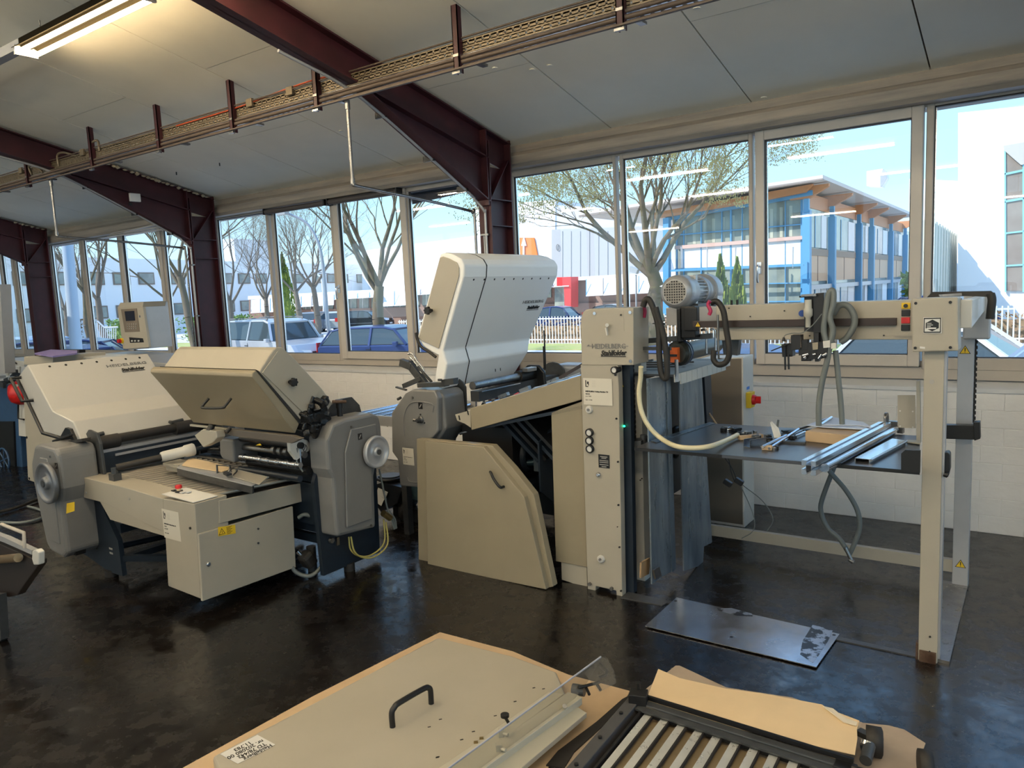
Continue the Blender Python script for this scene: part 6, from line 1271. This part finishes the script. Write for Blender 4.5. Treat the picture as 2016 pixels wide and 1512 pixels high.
# white hall
hl = thing('white_hall', (-30, 75, GZ), 'huge white windowless hall with an orange sign behind the low building', 'building')
y_ = 70
MB().prism(PY(y_, '713,494 936,464 936,640 713,640'), (0, 12, 0)).build('low_wing', WHB, hl)
MB().prism(PY(y_ - 1, '934,407 1094,393 1088,640 934,640'), (0, 12, 0)).build('high_wing', WHB, hl)
sg = MB().prism(PY(y_ - 1.2, '1012,468 1051,468 1058,504 1012,506'), (0, .15, 0)).build('orange_sign', mat('orange_sign', (.85, .22, .05), .6), hl)
MB().prism(PY(y_ - 1.35, '1029,506 1032,506 1032,484 1036,484 1031,465 1026,484 1029,484'), (0, .1, 0)).build('white_arrow', WHB, sg)
gh = thing('grey_hall', (-25, 68, GZ), 'grey clad hall wall with vertical joints and a small round mark behind the big tree', 'building')
MB().prism(PY(67, '1086,452 1305,444 1305,640 1086,640'), (0, 1.5, 0)).build('wall', GRB, gh)
MB().prism(PY(68.7, '1096,404 1172,408 1225,415 1306,418 1306,500 1096,500'), (0, .2, 0)).build('upper_wall', mat('light_grey_cladding', (.55, .55, .57), .7), gh)
MB().prism(PY(66.9, '1250,455 1305,452 1330,545 1250,545'), (0, .1, 0)).build('darker_panel', mat('blue_grey_cladding', (.33, .37, .43), .7), gh)
for u in (1107, 1124, 1142, 1160, 1178, 1196): MB().prism(PY(66.95, '%f,455 %f,455 %f,546 %f,546' % (u, u + .5, u + .5, u)), (0, .05, 0)).build('joint', mat('joint_grey', (.33, .33, .34), .8), gh)
c0 = PY(66.9, '1098,487')[0]; MB().tube([c0 + V((math.cos(w) * .16, 0, math.sin(w) * .30)) for w in [i * math.pi / 8 for i in range(17)]], .03, 5, smooth_path=False).build('round_mark', INKG, gh)
# low building with white awnings
lb = thing('low_office', (-20, 48, GZ), 'long low office with white sloping awnings and red brick piers across the street', 'building')
yl_ = 46
MB().prism(PY(yl_, '490,588 800,571 1124,549 1345,536 1345,650 490,650'), (0, 8, 0)).build('wall', BRK, lb)
MB().prism(PY(yl_ - .3, '488,583 800,567 1124,546 1345,533 1345,540 1124,553 800,573 488,590'), (0, 8.6, 0)).build('roof_edge', WHB, lb)
def lerp(a, b, t): return a + (b - a) * t
def topy(u): return 588 + (536 - 588) * (u - 490) / (1345 - 490)
u = 494; kk = 0
awm = mat('white_awning', (.82, .81, .80), .8)
while u < 1340:
    w_ = lerp(19, 38, (u - 494) / 850)
    if not (1094 < u < 1126):
        long_ = (u < 580) or (1124 < u) or (748 < u < 800)
        a = topy(u); b = topy(u + w_); hgt = (26 if long_ else 9) * lerp(1, 1.35, (u - 494) / 850) * (1 if u > 590 or long_ else .7)
        if 640 > u > 585: hgt = 20
        P0 = PY(yl_ - .35, [(u, a + 3), (u + w_ - .8, b + 3)]); P1 = PY(yl_ - 1.6, [(u, a + 3 + hgt), (u + w_ - .8, b + 3 + hgt)])
        MB().prism([P0[0], P0[1], P1[1], P1[0]], (0, -.04, .02)).build('awning', awm, lb)
        MB().bar(PY(yl_ - 1.0, [(u, a + 2)])[0], P1[0] + V((0, 0, -.0)), .05, .05).build('awning_arm', BLUF if kk % 3 else INKG, lb)
        wq = MB().prism(PY(yl_ - .08, [(u + w_ * .12, a + 10), (u + w_ * .88, b + 10), (u + w_ * .88, b + 34), (u + w_ * .12, a + 34)]), (0, .05, 0)).build('window', GLD if kk % 2 else GLL, lb)
        MB().prism(PY(yl_ - .12, [(u + w_ * .40, a + 10), (u + w_ * .43, b + 10), (u + w_ * .43, b + 34), (u + w_ * .40, a + 34)]), (0, .03, 0)).build('window_bar', WHB, wq)
    u += w_; kk += 1
MB().prism(PY(yl_ - .2, '490,612 1345,592 1345,650 490,650'), (0, .1, 0)).build('plinth', BRK, lb)
rp_ = thing('red_portal', (-14, 45, GZ), 'bright red entrance portal at the low office', 'portal')
MB().prism(PY(44.5, '1096,546 1124,545 1124,605 1112,605 1110,563 1096,563'), (0, 1, 0)).build('frame', mat('portal_red', (.80, .03, .03), .5), rp_)
MB().prism(PY(45.2, '1092,563 1111,563 1111,606 1092,606'), (0, .2, 0)).build('door_glass', GLD, rp_)
# blue timber building, corner at x=-8.2, y=33
bb = thing('blue_timber_building', (-8, 36, GZ), 'two storey glazed building with blue steel posts and orange timber eaves', 'building')
YF = 33.0; XC = -8.2
MB().box(-14.0, XC - .1, YF + .25, YF + 20, GZ, 4.6).build('core', GLL, bb)
def yq(s_, y=YF, d=.12, nm='panel', m_=WHB): return MB().prism(PY(y, s_), (0, d, 0)).build(nm, m_, bb)
yq('1340,490 1582,469 1582,520 1340,528', nm='spandrel', m_=WHB); yq('1328,484 1582,464 1582,471 1328,491', YF - .1, .2, 'sill_band', mat('pink_stone', (.62, .42, .36), .8))
yq('1340,528 1582,518 1582,640 1340,640', YF + .1, .1, 'lower_glazing', GLD); yq('1325,430 1582,386 1582,466 1330,487', YF + .1, .1, 'upper_glazing', GLD)
for u in (1310,): yq('%d,430 %d,428 %d,620 %d,620' % (u - 5, u + 6, u + 6, u - 5), YF - .6, .3, 'post', BLUF)
for u, w_ in ((1331, 2), (1345, 1.2), (1379, 2), (1420, 1.2), (1437, 3), (1460, 1.2), (1500, 2.5), (1545, 1.2), (1576, 5)):
    t_ = lerp(432, 388, (u - 1325) / 258); yq('%f,%f %f,%f %f,640 %f,640' % (u, t_, u + w_, t_, u + w_, u), YF - .02, .1, 'mullion', BLUF)
for a, b in ((462, 440), (486, 465), (529, 519), (560, 556), (595, 592)): yq('1328,%f 1582,%f 1582,%f 1328,%f' % (a, b, b + 2.2, a + 2.2), YF - .03, .1, 'transom', BLUF)
for u in (1340, 1391, 1447, 1505, 1560):
    yq('%d,%f %d,%f %d,528 %d,528' % (u, 486, u + 2, 486, u + 1, u), YF - .9, .06, 'awning_arm', ALUP)
yq('1320,531 1582,520 1582,524 1320,535', YF - .9, .08, 'awning_tube', BLUF)
for i in range(12): yq('%f,%f %f,%f %f,%f %f,%f' % (1345 + i * 19, 440 - i * 3.2, 1351 + i * 19, 440 - i * 3.2, 1351 + i * 19, 482 - i * 1.5, 1345 + i * 19, 482 - i * 1.5), YF + .09, .02, 'curtain', mat('curtain_%d' % i, (.45, .47, .38), .8))
# right hand side of the building, receding
def xq(s_, x=XC, d=.1, nm='panel', m_=WHB): return MB().prism(PX(x, s_), (-d, 0, 0)).build(nm, m_, bb)
xq('1583,392 1860,478 1860,640 1583,640', XC - .05, .1, 'side_glazing', GLD)
MB().box(-9, XC - .1, YF + .2, YF + 28, GZ, 5.3).build('side_core', SAND, bb)

POSTY = [PX(XC + .1, [(u, 500)])[0].y for u in (1586, 1636, 1689, 1714, 1752, 1780)]
bays = [(a_ + .5, b_ - .3) for a_, b_ in zip(POSTY[:-1], POSTY[1:])]
for a, b in bays:
    MB().box(XC - .04, XC + .02, a, b, 1.65, 2.75).build('sand_panel', SAND, bb); MB().box(XC + .02, XC + .05, a, b, 2.75, 3.05).build('sill_shelf', mat('brown_sill', (.30, .22, .16), .8), bb)
    MB().box(XC + .01, XC + .04, (a + b) / 2 - .03, (a + b) / 2 + .03, 1.65, 2.75).build('panel_joint', BRK, bb)
    for zz in (1.55, -.2):
        for k_ in range(3):
            ya = a + .15 + k_ * (b - a - .3) / 3
            wq = MB().box(XC + .0, XC + .03, ya, ya + (b - a) / 3 - .2, zz + (1.55 if zz > 0 else 0), zz + (3.0 if zz > 0 else 1.6)).build('window', (GLD, GLL, WHB)[k_], bb)
            MB().box(XC + .03, XC + .05, ya, ya + .09, zz + (1.55 if zz > 0 else 0), zz + (3.0 if zz > 0 else 1.6)).build('window_bar', BLUF if k_ == 1 else WHB, wq)
MB().box(XC + .05, XC + .2, YF, 60, 1.30, 1.50).build('floor_beam', ALUP, bb)
for y in POSTY:
    k = MB(); k.box(XC + .0, XC + .30, y - .16, y + .16, GZ, 4.55); k.box(XC + .05, XC + .24, y - .10, y + .10, 4.55, 5.1); k.build('post', BLUF, bb)
    t_ = MB(); t_.prism([V((x, y - .12, z)) for x, z in ((XC - .5, 5.02), (XC + .25, 5.02), (XC + 1.0, 5.42), (XC + 1.02, 5.52), (XC - .5, 5.50))], (0, .24, 0)); t_.build('timber_bracket', TIM, bb)
MB().box(XC - .25, XC - .02, YF + .2, 60, 4.75, 5.35).build('timber_beam', TIM, bb)
# roof plate with soffit, rising towards the side eaves
rfp = [V((x, 0, z)) for x, z in ((-15.0, 4.95), (XC + 2.1, 5.35), (XC + 2.1, 5.62), (-15.0, 5.2))]
pa2 = PY(31.8, '1140,418 1620,344 1620,352 1140,426')
MB().prism([V((p.x, 31.8, p.z)) for p in pa2], (0, 26, 0)).build('roof_plate', mat('roof_pale', (.62, .58, .54), .7), bb)
MB().prism([p + V((0, -.03, 0)) for p in PY(31.8, '1140,424 1620,351 1620,354 1140,428')], (0, .1, 0)).build('fascia_line', mat('fascia_grey', (.30, .26, .24), .7), bb)
MB().prism([p for p in PY(32.4, '1280,420 1600,362 1585,378 1500,395 1280,432')], (0, .25, 0)).build('timber_beam', TIM, bb)
yq('1310,424 1600,374 1600,384 1310,434', 32.7, .3, 'blue_beam', BLUF)
o = thing('roof_vent', (-4, 50, 8), 'white curved ventilation cowl on the roof of the far white hall', 'vent')
MB().prism(PY(52, '1706,337 1738,332 1744,340 1745,350 1738,362 1736,368 1706,366'), (0, 1.0, 0)).build('cowl', WHB, o); MB().prism(PY(51.9, '1738,332 1744,338 1746,350 1738,364 1733,368 1733,345'), (0, .1, 0)).build('opening', ALUP, o)
# white hall right with blue glazing, corrugated building
rh = thing('white_cube_building', (2, 40, GZ), 'tall bright white building with blue framed glazing at the right edge', 'building')
MB().prism(PY(36, '1886,222 2200,190 2200,640 1886,640'), (0, 12, 0)).build('wall', WHB, rh)
gl = MB().prism(PY(35.9, '1978,290 2200,262 2200,575 1978,572'), (0, .1, 0)).build('glazing', mat('brown_glazing', (.24, .19, .16), .12, c2=(.34, .30, .26), vscale=.8), rh)
for s_ in ('1977,292 1980,292 1981,575 1978,575', '1978,341 2030,330 2030,334 1978,345', '1978,395 2030,386 2030,390 1978,399', '1978,458 2030,452 2030,455 1978,461', '1978,522 2030,519 2030,522 1978,525', '2013,300 2016,300 2016,575 2013,575'): MB().prism(PY(35.85, s_), (0, .1, 0)).build('glazing_bar', mat('cyan_bar', (.25, .60, .72), .5), gl)
MB().prism(PY(35.8, '1975,287 2060,272 2060,310 2010,325 1978,297'), (0, .05, 0)).build('grey_header', mat('stained_grey', (.5, .49, .46), .8), rh)
co = thing('corrugated_hall', (-1, 55, GZ), 'grey corrugated hall behind the blue timber building', 'building')
MB().prism(PX(-3.3, '1834,432 1884,463 1884,600 1834,600'), (-.3, 0, 0)).build('wall', mat('grey_green_sheet', (.60, .60, .52), .7), co)
wp = PX(-3.25, '1834,432 1884,463'); 
for i in range(10): MB().box(-3.25, -3.2, lerp(wp[0].y, wp[1].y, i / 10), lerp(wp[0].y, wp[1].y, (i + .5) / 10), GZ, lerp(wp[0].z, wp[1].z, (i + .5) / 10)).build('rib', MATS['grey_green_sheet'], co)
MB().prism(PY(60, '1790,352 1886,356 1886,640 1790,640'), (0, 3, 0)).build('white_rear_hall', WHB, co)
bush('bush', -5.2, -3.9, 38.5, 2.3, hed2, 'olive bush at the foot of the corrugated hall', 900, w=1.4, cat='bush', leaf=.16)
# conifers before the blue building
cm = mat('conifer_green', (.34, .40, .06), .9, c2=(.12, .20, .04), vscale=3)
def conifer(u, y, wv, top, lab):
    p = PY(y, [(u, 600)])[0]; tz = PY(y, [(u, top)])[0].z; t = thing('conifer', (p.x, y, GZ), lab, 'tree'); mb = MB()
    for i in range(1100):
        f = random.random() ** .8; r = wv * (1 - f ** 2.2) * random.random() ** .5; w = random.uniform(0, 6.3); s = random.uniform(.05, .13)
        q = V((p.x + math.cos(w) * r, y + math.sin(w) * r, lerp(GZ + .1, tz, f)))
        R = Matrix.Rotation(w, 3, 'Z'); mb.add([q + R @ V(a) for a in ((-s * .5, 0, -s), (s * .5, 0, -s), (s * .3, s * .3, s * 1.8), (-s * .2, 0, s * 1.6))], [[0, 1, 2, 3]])
    mb.cyl((p.x, y, GZ), (p.x, y, lerp(GZ, tz, .8)), wv * .6, wv * .2, 8); mb.build('foliage', cm, t)
conifer(1419, 30, .42, 508, 'tall pointed yellow green conifer left of its pair'); conifer(1452, 30, .42, 514, 'yellow green conifer right of its pair')
conifer(563, 34, .8, 500, 'yellowish slender conifer among the bare trees at the left')
# ---- bare trees
bark = mat('mossy_bark', (.17, .13, .09), .9, c2=(.13, .11, .055), vscale=3, thr=(.4, .6))
bark2 = mat('grey_bark', (.22, .18, .14), .9, var=.2)
twm = mat('twig_tan', (.26, .20, .13), .9)
budm = mat('bud_green', (.38, .34, .14), .9)
def seg(mb, p, q, r0, r1, n=5):
    d = (q - p).normalized(); a = d.orthogonal().normalized(); b = d.cross(a); vs = []
    for c_, r in ((p, r0), (q, r1)):
        for i in range(n):
            w = 6.2832 * i / n; vs.append(c_ + (a * math.cos(w) + b * math.sin(w)) * r)
    mb.add(vs, [[i, (i + 1) % n, n + (i + 1) % n, n + i] for i in range(n)], True)
def tree(u, D, vbase_z, r, h, forks, lab, seed, m_=bark, spread=.55, depth=6, buds=False, lean=0, fork_h=.35, droop=.0, dens=3):
    rnd = random.Random(seed); p = gpt(u, D); t = thing('bare_tree', tuple(p), lab, 'tree')
    tm, bm_, tw, bd = MB(), MB(), MB(), MB()
    fh = h * fork_h
    q = p + V((lean * fh, 0, fh)); n_ = 5; pr = p
    for i in range(n_):
        nx = p.lerp(q, (i + 1) / n_) + V((rnd.gauss(0, r * .25), rnd.gauss(0, r * .25), 0)); seg(tm, pr, nx, r * (1.12 - .08 * i), r * (1.04 - .08 * i), 10); pr = nx
    def grow(o, d, L, rr, dep):
        pts = [o]; cur = o; dd = d.copy(); k = 4 if dep > 2 else 3
        for i in range(k):
            dd = (dd + V((rnd.gauss(0, .12), rnd.gauss(0, .12), rnd.gauss(.03, .08) - droop * (depth - dep) * .05))).normalized(); nx = cur + dd * (L / k)
            r0 = rr * (1 - i / k * .45); r1 = rr * (1 - (i + 1) / k * .45)
            seg(bm_ if dep >= depth - 2 else tw, cur, nx, r0, r1, 6 if dep >= depth - 1 else 4 if dep > 2 else 3)
            cur = nx; pts.append(cur)
            if dep > 0 and i >= 1:
                for j in range(1 if dep > 3 else rnd.choice((1, dens - 1, dens - 1))):
                    ax_ = V((rnd.gauss(0, 1), rnd.gauss(0, 1), rnd.gauss(0, .6))).normalized(); nd = (dd + ax_ * spread * rnd.uniform(.7, 1.3)).normalized()
                    if nd.z < -.25: nd.z = abs(nd.z) * .3
                    grow(cur, nd, L * rnd.uniform(.55, .78), r1 * rnd.uniform(.42, .60), dep - 1)
        if dep > 0: grow(cur, (dd + V((rnd.gauss(0, .2), rnd.gauss(0, .2), rnd.gauss(0, .1)))).normalized(), L * .72, rr * .5, dep - 1)
        elif buds:
            for pp in pts[1:]:
                if rnd.random() < .4:
                    s = rnd.uniform(.010, .020); bd.add([pp + V((-s, 0, -s)), pp + V((s, 0, -s)), pp + V((0, s, s * 1.5)), pp + V((0, -s, s))], [[0, 1, 2], [0, 1, 3], [1, 2, 3], [0, 2, 3]])
    top = pr
    for i in range(forks):
        w = 6.283 * i / forks + rnd.uniform(-.4, .4); inc = rnd.uniform(.35, 1.0) * (spread / .5) if i else .12
        grow(top + V((0, 0, -rnd.random() * fh * .12)), V((math.cos(w) * inc, math.sin(w) * inc, 1)).normalized(), h * .30, r * rnd.uniform(.32, .50), depth)
    tm.build('trunk', m_, t); bm_.build('branches', m_, t); tw.build('twigs', twm, t, kind='stuff')
    if buds: bd.build('buds', budm, t, kind='stuff')
    return t
tree(1290, 23, 0, .27, 9.3, 8, 'large mossy tree with spreading budding branches in the centre of the near window bay', 11, depth=6, buds=True, spread=.55, fork_h=.30)
tree(745, 24, 0, .21, 9.4, 6, 'stout bare tree with forked mossy trunk in the opening sash of the middle bay', 23, depth=6, spread=.5, fork_h=.28)
tree(452, 30, 0, .13, 7.0, 4, 'slim bare tree at the left edge of the middle bay', 5, m_=bark2, depth=5, spread=.5)
tree(620, 52, 0, .22, 9.5, 5, 'distant bare tree behind the curved street lamp', 8, m_=bark2, depth=4, spread=.5)
tree(585, 48, 0, .2, 8.5, 5, 'distant bare tree between the conifer and the street lamp', 9, m_=bark2, depth=4, spread=.5)
tree(523, 50, 0, .18, 7.5, 5, 'faint bare tree above the left end of the low office', 19, m_=bark2, depth=4, spread=.5)
tree(384, 23, 0, .13, 7.6, 5, 'leaning pale bare tree before the operator panel window', 31, m_=bark, depth=5, spread=.55, lean=-.25, fork_h=.42)
tree(330, 27, 0, .11, 7.5, 5, 'bushy bare tree with tan twigs in the far bay', 33, m_=bark, depth=5, spread=.5)
tree(195, 30, 0, .15, 8.0, 5, 'small bare tree centred in the second light of the far bay', 41, m_=bark2, depth=5, spread=.45)
tree(168, 26, 0, .12, 8.5, 4, 'tall bare tree just right of the pale pole', 43, m_=bark, depth=5, spread=.45)
tree(126, 33, 0, .12, 7.0, 4, 'thin bare tree left of the pale pole', 47, m_=bark2, depth=5, spread=.45)
# street lamps, flag pole
o = thing('street_lamp', tuple(gpt(650, 27)), 'tall grey street lamp with a curved arm in the middle bay', 'street lamp')
D = 27; P = lambda u, v: fwd(u, v, D)
k = MB().tube([V((gpt(650, D).x, gpt(650, D).y, GZ)), P(646, 640), P(641, 580), P(634, 510), P(624, 472), P(604, 440), P(575, 424), P(560, 420)], .075, 10, r1=.04).build('pole', ALUP, o)
MB().obox(P(556, 420), (.5, .2, .12)).build('lamp_head', ALUP, o)
o = thing('street_lamp', tuple(gpt(632, 60)), 'small distant street lamp with curved arm behind the first', 'street lamp')
P = lambda u, v: fwd(u, v, 60); MB().tube([P(638, 640), P(636, 575), P(633, 550), P(626, 541), P(618, 538)], .07, 8).build('pole', WHB, o)
o = thing('pale_pole', tuple(gpt(140, 15)), 'thick pale blue pole standing close outside the far bay', 'pole')
P = lambda u, v: fwd(u, v, 15); q0, q1 = P(147, 700), P(122, 380); q0.z = GZ; MB().cyl(q0, P(131, 487) + (P(131, 487) - P(146, 690)) * 1.2, .115, .10, 16).build('shaft', mat('pale_blue_pole', (.50, .60, .70), .5), o)
o = thing('floodlight_mast', tuple(gpt(1252, 40)), 'short mast with a floodlight beside the big tree', 'lamp')
P = lambda u, v: fwd(u, v, 40); MB().tube([V((P(1252, 600).x, P(1252, 600).y, GZ)), P(1252, 541)], .05, 8).build('mast', ALUP, o); MB().obox(P(1248, 532), (.5, .3, .25), Matrix.Rotation(.4, 3, 'Y')).build('lamp_head', ALUP, o)
o = thing('stair_railing', tuple(gpt(200, 26)), 'white stair railing beside the green bush in the far bay', 'railing')
P = lambda u, v: fwd(u, v, 26); k = MB(); k.tube([P(192, 632), P(206, 645)], .03, 6); 
for uu in range(192, 232, 4): k.cyl(P(uu, 636 + max(0, min(10, (uu - 192) * .8))), P(uu, 668), .015, n=5)
k.tube([P(206, 645), P(232, 644)], .03, 6); k.build('rails', fw_, o)
# ---- cars
TYRE = mat('tyre', (.02, .02, .02), .8); CGL = mat('car_glass', (.05, .07, .08), .06, spec=.8); CHR = mat('car_trim_silver', (.6, .6, .62), .25, metal=1)
TLR = mat('tail_light', (.6, .02, .02), .3); HLW = mat('head_light', (.7, .72, .75), .15)
def car(u, D, heading, m_, lab, L=4.2, Wd=1.72, H=1.45, kind='hatch', x=None, y=None, group=None):
    """heading: direction of the nose in the ground plane (radians from +x)"""
    p = gpt(u, D) if x is None else V((x, y, GZ)); t = thing('car', tuple(p), lab, 'car', group)
    R = Matrix.Rotation(heading, 3, 'Z'); tf = lambda q: p + R @ V(q)
    h = H; a = L / 2; bl = h * .60
    if kind == 'suv': prof = [(-a, .35), (-a, .95), (-a + .08, bl + .12)]; cab = [(-a + .10, bl + .1), (-a + .38, h - .06), (-a + .7, h), (.45, h), (.75, h - .08), (a - 1.25, bl + .06)]; nose = [(a - .25, bl - .06), (a - .03, .72), (a, .35)]
    elif kind == 'sedan': prof = [(-a, .3), (-a, .80), (-a + .1, bl + .02)]; cab = [(-a + .7, bl + .06), (-a + 1.35, h - .06), (-a + 1.8, h), (.1, h), (.45, h - .07), (a - 1.25, bl + .04)]; nose = [(a - .25, bl - .12), (a - .03, .62), (a, .3)]
    else: prof = [(-a, .3), (-a, .85), (-a + .06, bl + .05)]; cab = [(-a + .10, bl + .06), (-a + .42, h - .07), (-a + .8, h), (.15, h), (.5, h - .07), (a - 1.05, bl + .04)]; nose = [(a - .22, bl - .12), (a - .03, .62), (a, .3)]
    low = prof + [cab[0], cab[-1]] + nose
    def loft(pts, wf_):
        mb = MB(); n_ = len(pts); vs = []
        cols = [-1, -.86, .86, 1]
        for c_ in cols:
            for x_, z_ in pts:
                ins = 1 if abs(c_) < .9 else .93
                w = Wd / 2 * (c_ if abs(c_) > .9 else c_) * wf_(z_)
                cx, cz_ = (x_ * (1 if abs(c_) < .9 else .985), z_)
                vs.append(tf((cx, w, cz_)))
        fs = []
        for k_ in range(3):
            for i in range(n_): fs.append([k_ * n_ + i, k_ * n_ + (i + 1) % n_, (k_ + 1) * n_ + (i + 1) % n_, (k_ + 1) * n_ + i])
        fs.append(list(range(n_))); fs.append(list(range(4 * n_ - 1, 3 * n_ - 1, -1)))
        mb.add(vs, fs); return mb
    loft([(-a + .08, .22)] + low + [(a - .05, .22)], lambda z_: 1).build('body', m_, t, bevel=.05, seg=3)
    wfn = lambda z_: 1 - .22 * max(0, (z_ - bl) / (h - bl))
    loft([cab[0]] + [(x_ * .995, z_ - .035) for x_, z_ in cab[1:-1]] + [cab[-1]], lambda z_: wfn(z_) * .985).build('glasshouse', CGL, t, bevel=.03)
    rf_ = MB(); rp2 = cab[1:5]
    rf_ = loft([(x_, z_ + .01) for x_, z_ in rp2] + [(x_, z_ - .05) for x_, z_ in rp2[::-1]], lambda z_: wfn(z_) * 1.0); rf_.build('roof', m_, t, bevel=.02)
    pm = MB()
    for sgn in (-1, 1):
        for (x0_, z0_), (x1_, z1_) in (((cab[0]), (cab[1])), ((cab[-1]), (cab[-2])), ((-.25, bl + .02), (-.22, h - .03)), ):
            pm.bar(tf((x0_, sgn * Wd / 2 * .985 * wfn(z0_), z0_)), tf((x1_, sgn * Wd / 2 * .99 * wfn(z1_), z1_)), .07, .05)
    pm.build('pillars', m_, t)
    for sx_ in (-a + .78, a - .82):
        for sgn in (-1, 1):
            c0_ = tf((sx_, sgn * (Wd / 2 - .02), .31)); ax_ = R @ V((0, sgn, 0))
            w_ = MB().lathe(c0_ - ax_ * .18, ax_, [(0, .25), (.02, .31), (.17, .31), (.19, .27)], 22).build('wheel', TYRE, t); MB().lathe(c0_ - ax_ * .01, ax_, [(0, .20), (.03, .19), (.035, .05)], 14).build('rim', CHR, w_)
    for sgn in (-1, 1):
        MB().prism([tf((a - .10, sgn * (Wd / 2 - .08), .66)), tf((a + .0, sgn * (Wd / 2 - .50), .64)), tf((a - .0, sgn * (Wd / 2 - .50), .80)), tf((a - .22, sgn * (Wd / 2 - .06), .84))], R @ V((.02, 0, .0))).build('head_light', HLW, t)
        MB().prism([tf((-a - .0, sgn * (Wd / 2 - .03), .72)), tf((-a - .0, sgn * (Wd / 2 - .25), .72)), tf((-a - .0, sgn * (Wd / 2 - .25), 1.0)), tf((-a - .0, sgn * (Wd / 2 - .03), 1.0))], R @ V((-.02, 0, 0))).build('tail_light', TLR, t)
        MB().obox(tf((a - 1.35, sgn * (Wd / 2 + .08), bl + .08)), (.14, .14, .12), R).build('wing_mirror', m_, t, bevel=.02)
        MB().bar(tf((-.2, sgn * (Wd / 2 + .002), .30)), tf((-.2, sgn * (Wd / 2 + .002), bl)), .012, .012).build('door_gap', BLK, t)
        MB().bar(tf((-.9, sgn * (Wd / 2 + .003), .48)), tf((.9, sgn * (Wd / 2 + .003), .48)), .02, .03).build('side_trim', CHR if kind == 'hatch' else BLK, t)
        MB().bar(tf((-.35, sgn * (Wd / 2 + .006), bl - .08)), tf((-.18, sgn * (Wd / 2 + .006), bl - .08)), .03, .02).build('door_handle', BLK, t)
    gr_ = MB().prism([tf((a + .005, -.32, .55)), tf((a + .005, .32, .55)), tf((a - .01, .38, .76)), tf((a - .01, -.38, .76))], R @ V((.015, 0, 0))).build('grille', BLK, t)
    pl_ = MB().prism([tf((a + .012, -.26, .36)), tf((a + .012, .26, .36)), tf((a + .012, .26, .47)), tf((a + .012, -.26, .47))], R @ V((.012, 0, 0))).build('number_plate', WHT, t)
    MB().prism([tf((-a - .012, -.26, .52)), tf((-a - .012, .26, .52)), tf((-a - .012, .26, .63)), tf((-a - .012, -.26, .63))], R @ V((-.012, 0, 0))).build('number_plate', WHT, t)
    return t, tf, R
CS = mat('car_silver', (.55, .56, .58), .3, metal=.5); CB = mat('car_blue', (.035, .06, .16), .25, metal=.2); CDB = mat('car_dark_blue', (.03, .05, .14), .2, metal=.2); CG = mat('car_grey', (.22, .23, .26), .3, metal=.4); CBK = mat('car_black', (.02, .025, .03), .2); CWH = mat('car_white', (.72, .73, .74), .3); CLB = mat('car_light_blue', (.30, .42, .58), .25, metal=.3)
def hd_toward(u0, D0, u1, D1): a, b = gpt(u0, D0), gpt(u1, D1); return math.atan2(b.y - a.y, b.x - a.x)
t, tf, R = car(538, 24, -.05, CS, 'silver off-road car with roof rails parked across the street', L=4.6, Wd=1.86, H=1.73, kind='suv')
for sgn in (-1, 1): MB().tube([tf((-1.8, sgn * .66, 1.70)), tf((-1.7, sgn * .66, 1.78)), tf((.4, sgn * .66, 1.78)), tf((.5, sgn * .66, 1.71))], .02, 6).build('roof_rail', INKG, t)
text('MI AE 617', .09, tf((2.33, -.23, .385)), R @ V((0, 1, 0)), UZ, INK, t)
car(762, 22.5, .30, CB, 'dark blue three door car parked broadside in the opening sash', L=4.0, H=1.42)
car(583, 56, -1.3, CDB, 'dark car parked behind the silver off-road car', H=1.45)
car(624, 57, 2.0, CG, 'grey car seen from behind left of the street lamp pole', H=1.5)
car(664, 58, 2.0, CS, 'silver car seen from behind right of the street lamp pole', H=1.45)
car(716, 58, .4, CBK, 'black car parked behind the dark blue three door car', H=1.42)
car(1100, 39, .2, CDB, 'dark blue car behind the white fence near the red portal', H=1.45, kind='sedan')
car(1208, 40, .1, CBK, 'black car below the white awnings near the big tree', H=1.4, kind='sedan')
car(1800, 25, .3, CDB, 'blue car behind the white fence at the right', H=1.5, kind='sedan', x=-3.2, y=29.5)
car(0, 0, 2.9, CB, 'bright blue car just outside beneath the gantry beam', x=-4.1, y=9.2, L=4.1, H=1.42)
car(0, 0, 3.05, CWH, 'white car just outside right of the suction carriage', x=-1.5, y=11.6, L=4.3, H=1.58, kind='sedan')
car(0, 0, 3.10, CLB, 'light blue car close outside the last window at the right', x=.55, y=9.1, L=4.3, H=1.64)
car(44, 16.5, 3.4, CDB, 'dark blue car at the far left outside', H=1.5)
car(26, 25, 3.3, CLB, 'pale car beyond the dark blue car at the far left', H=1.5)
car(158, 19, .9, CDB, 'dark blue car seen from behind at the pale pole', H=1.55)
print('TRIS', sum(len(p.vertices) - 2 for o in bpy.data.objects if o.type == 'MESH' for p in o.data.polygons))
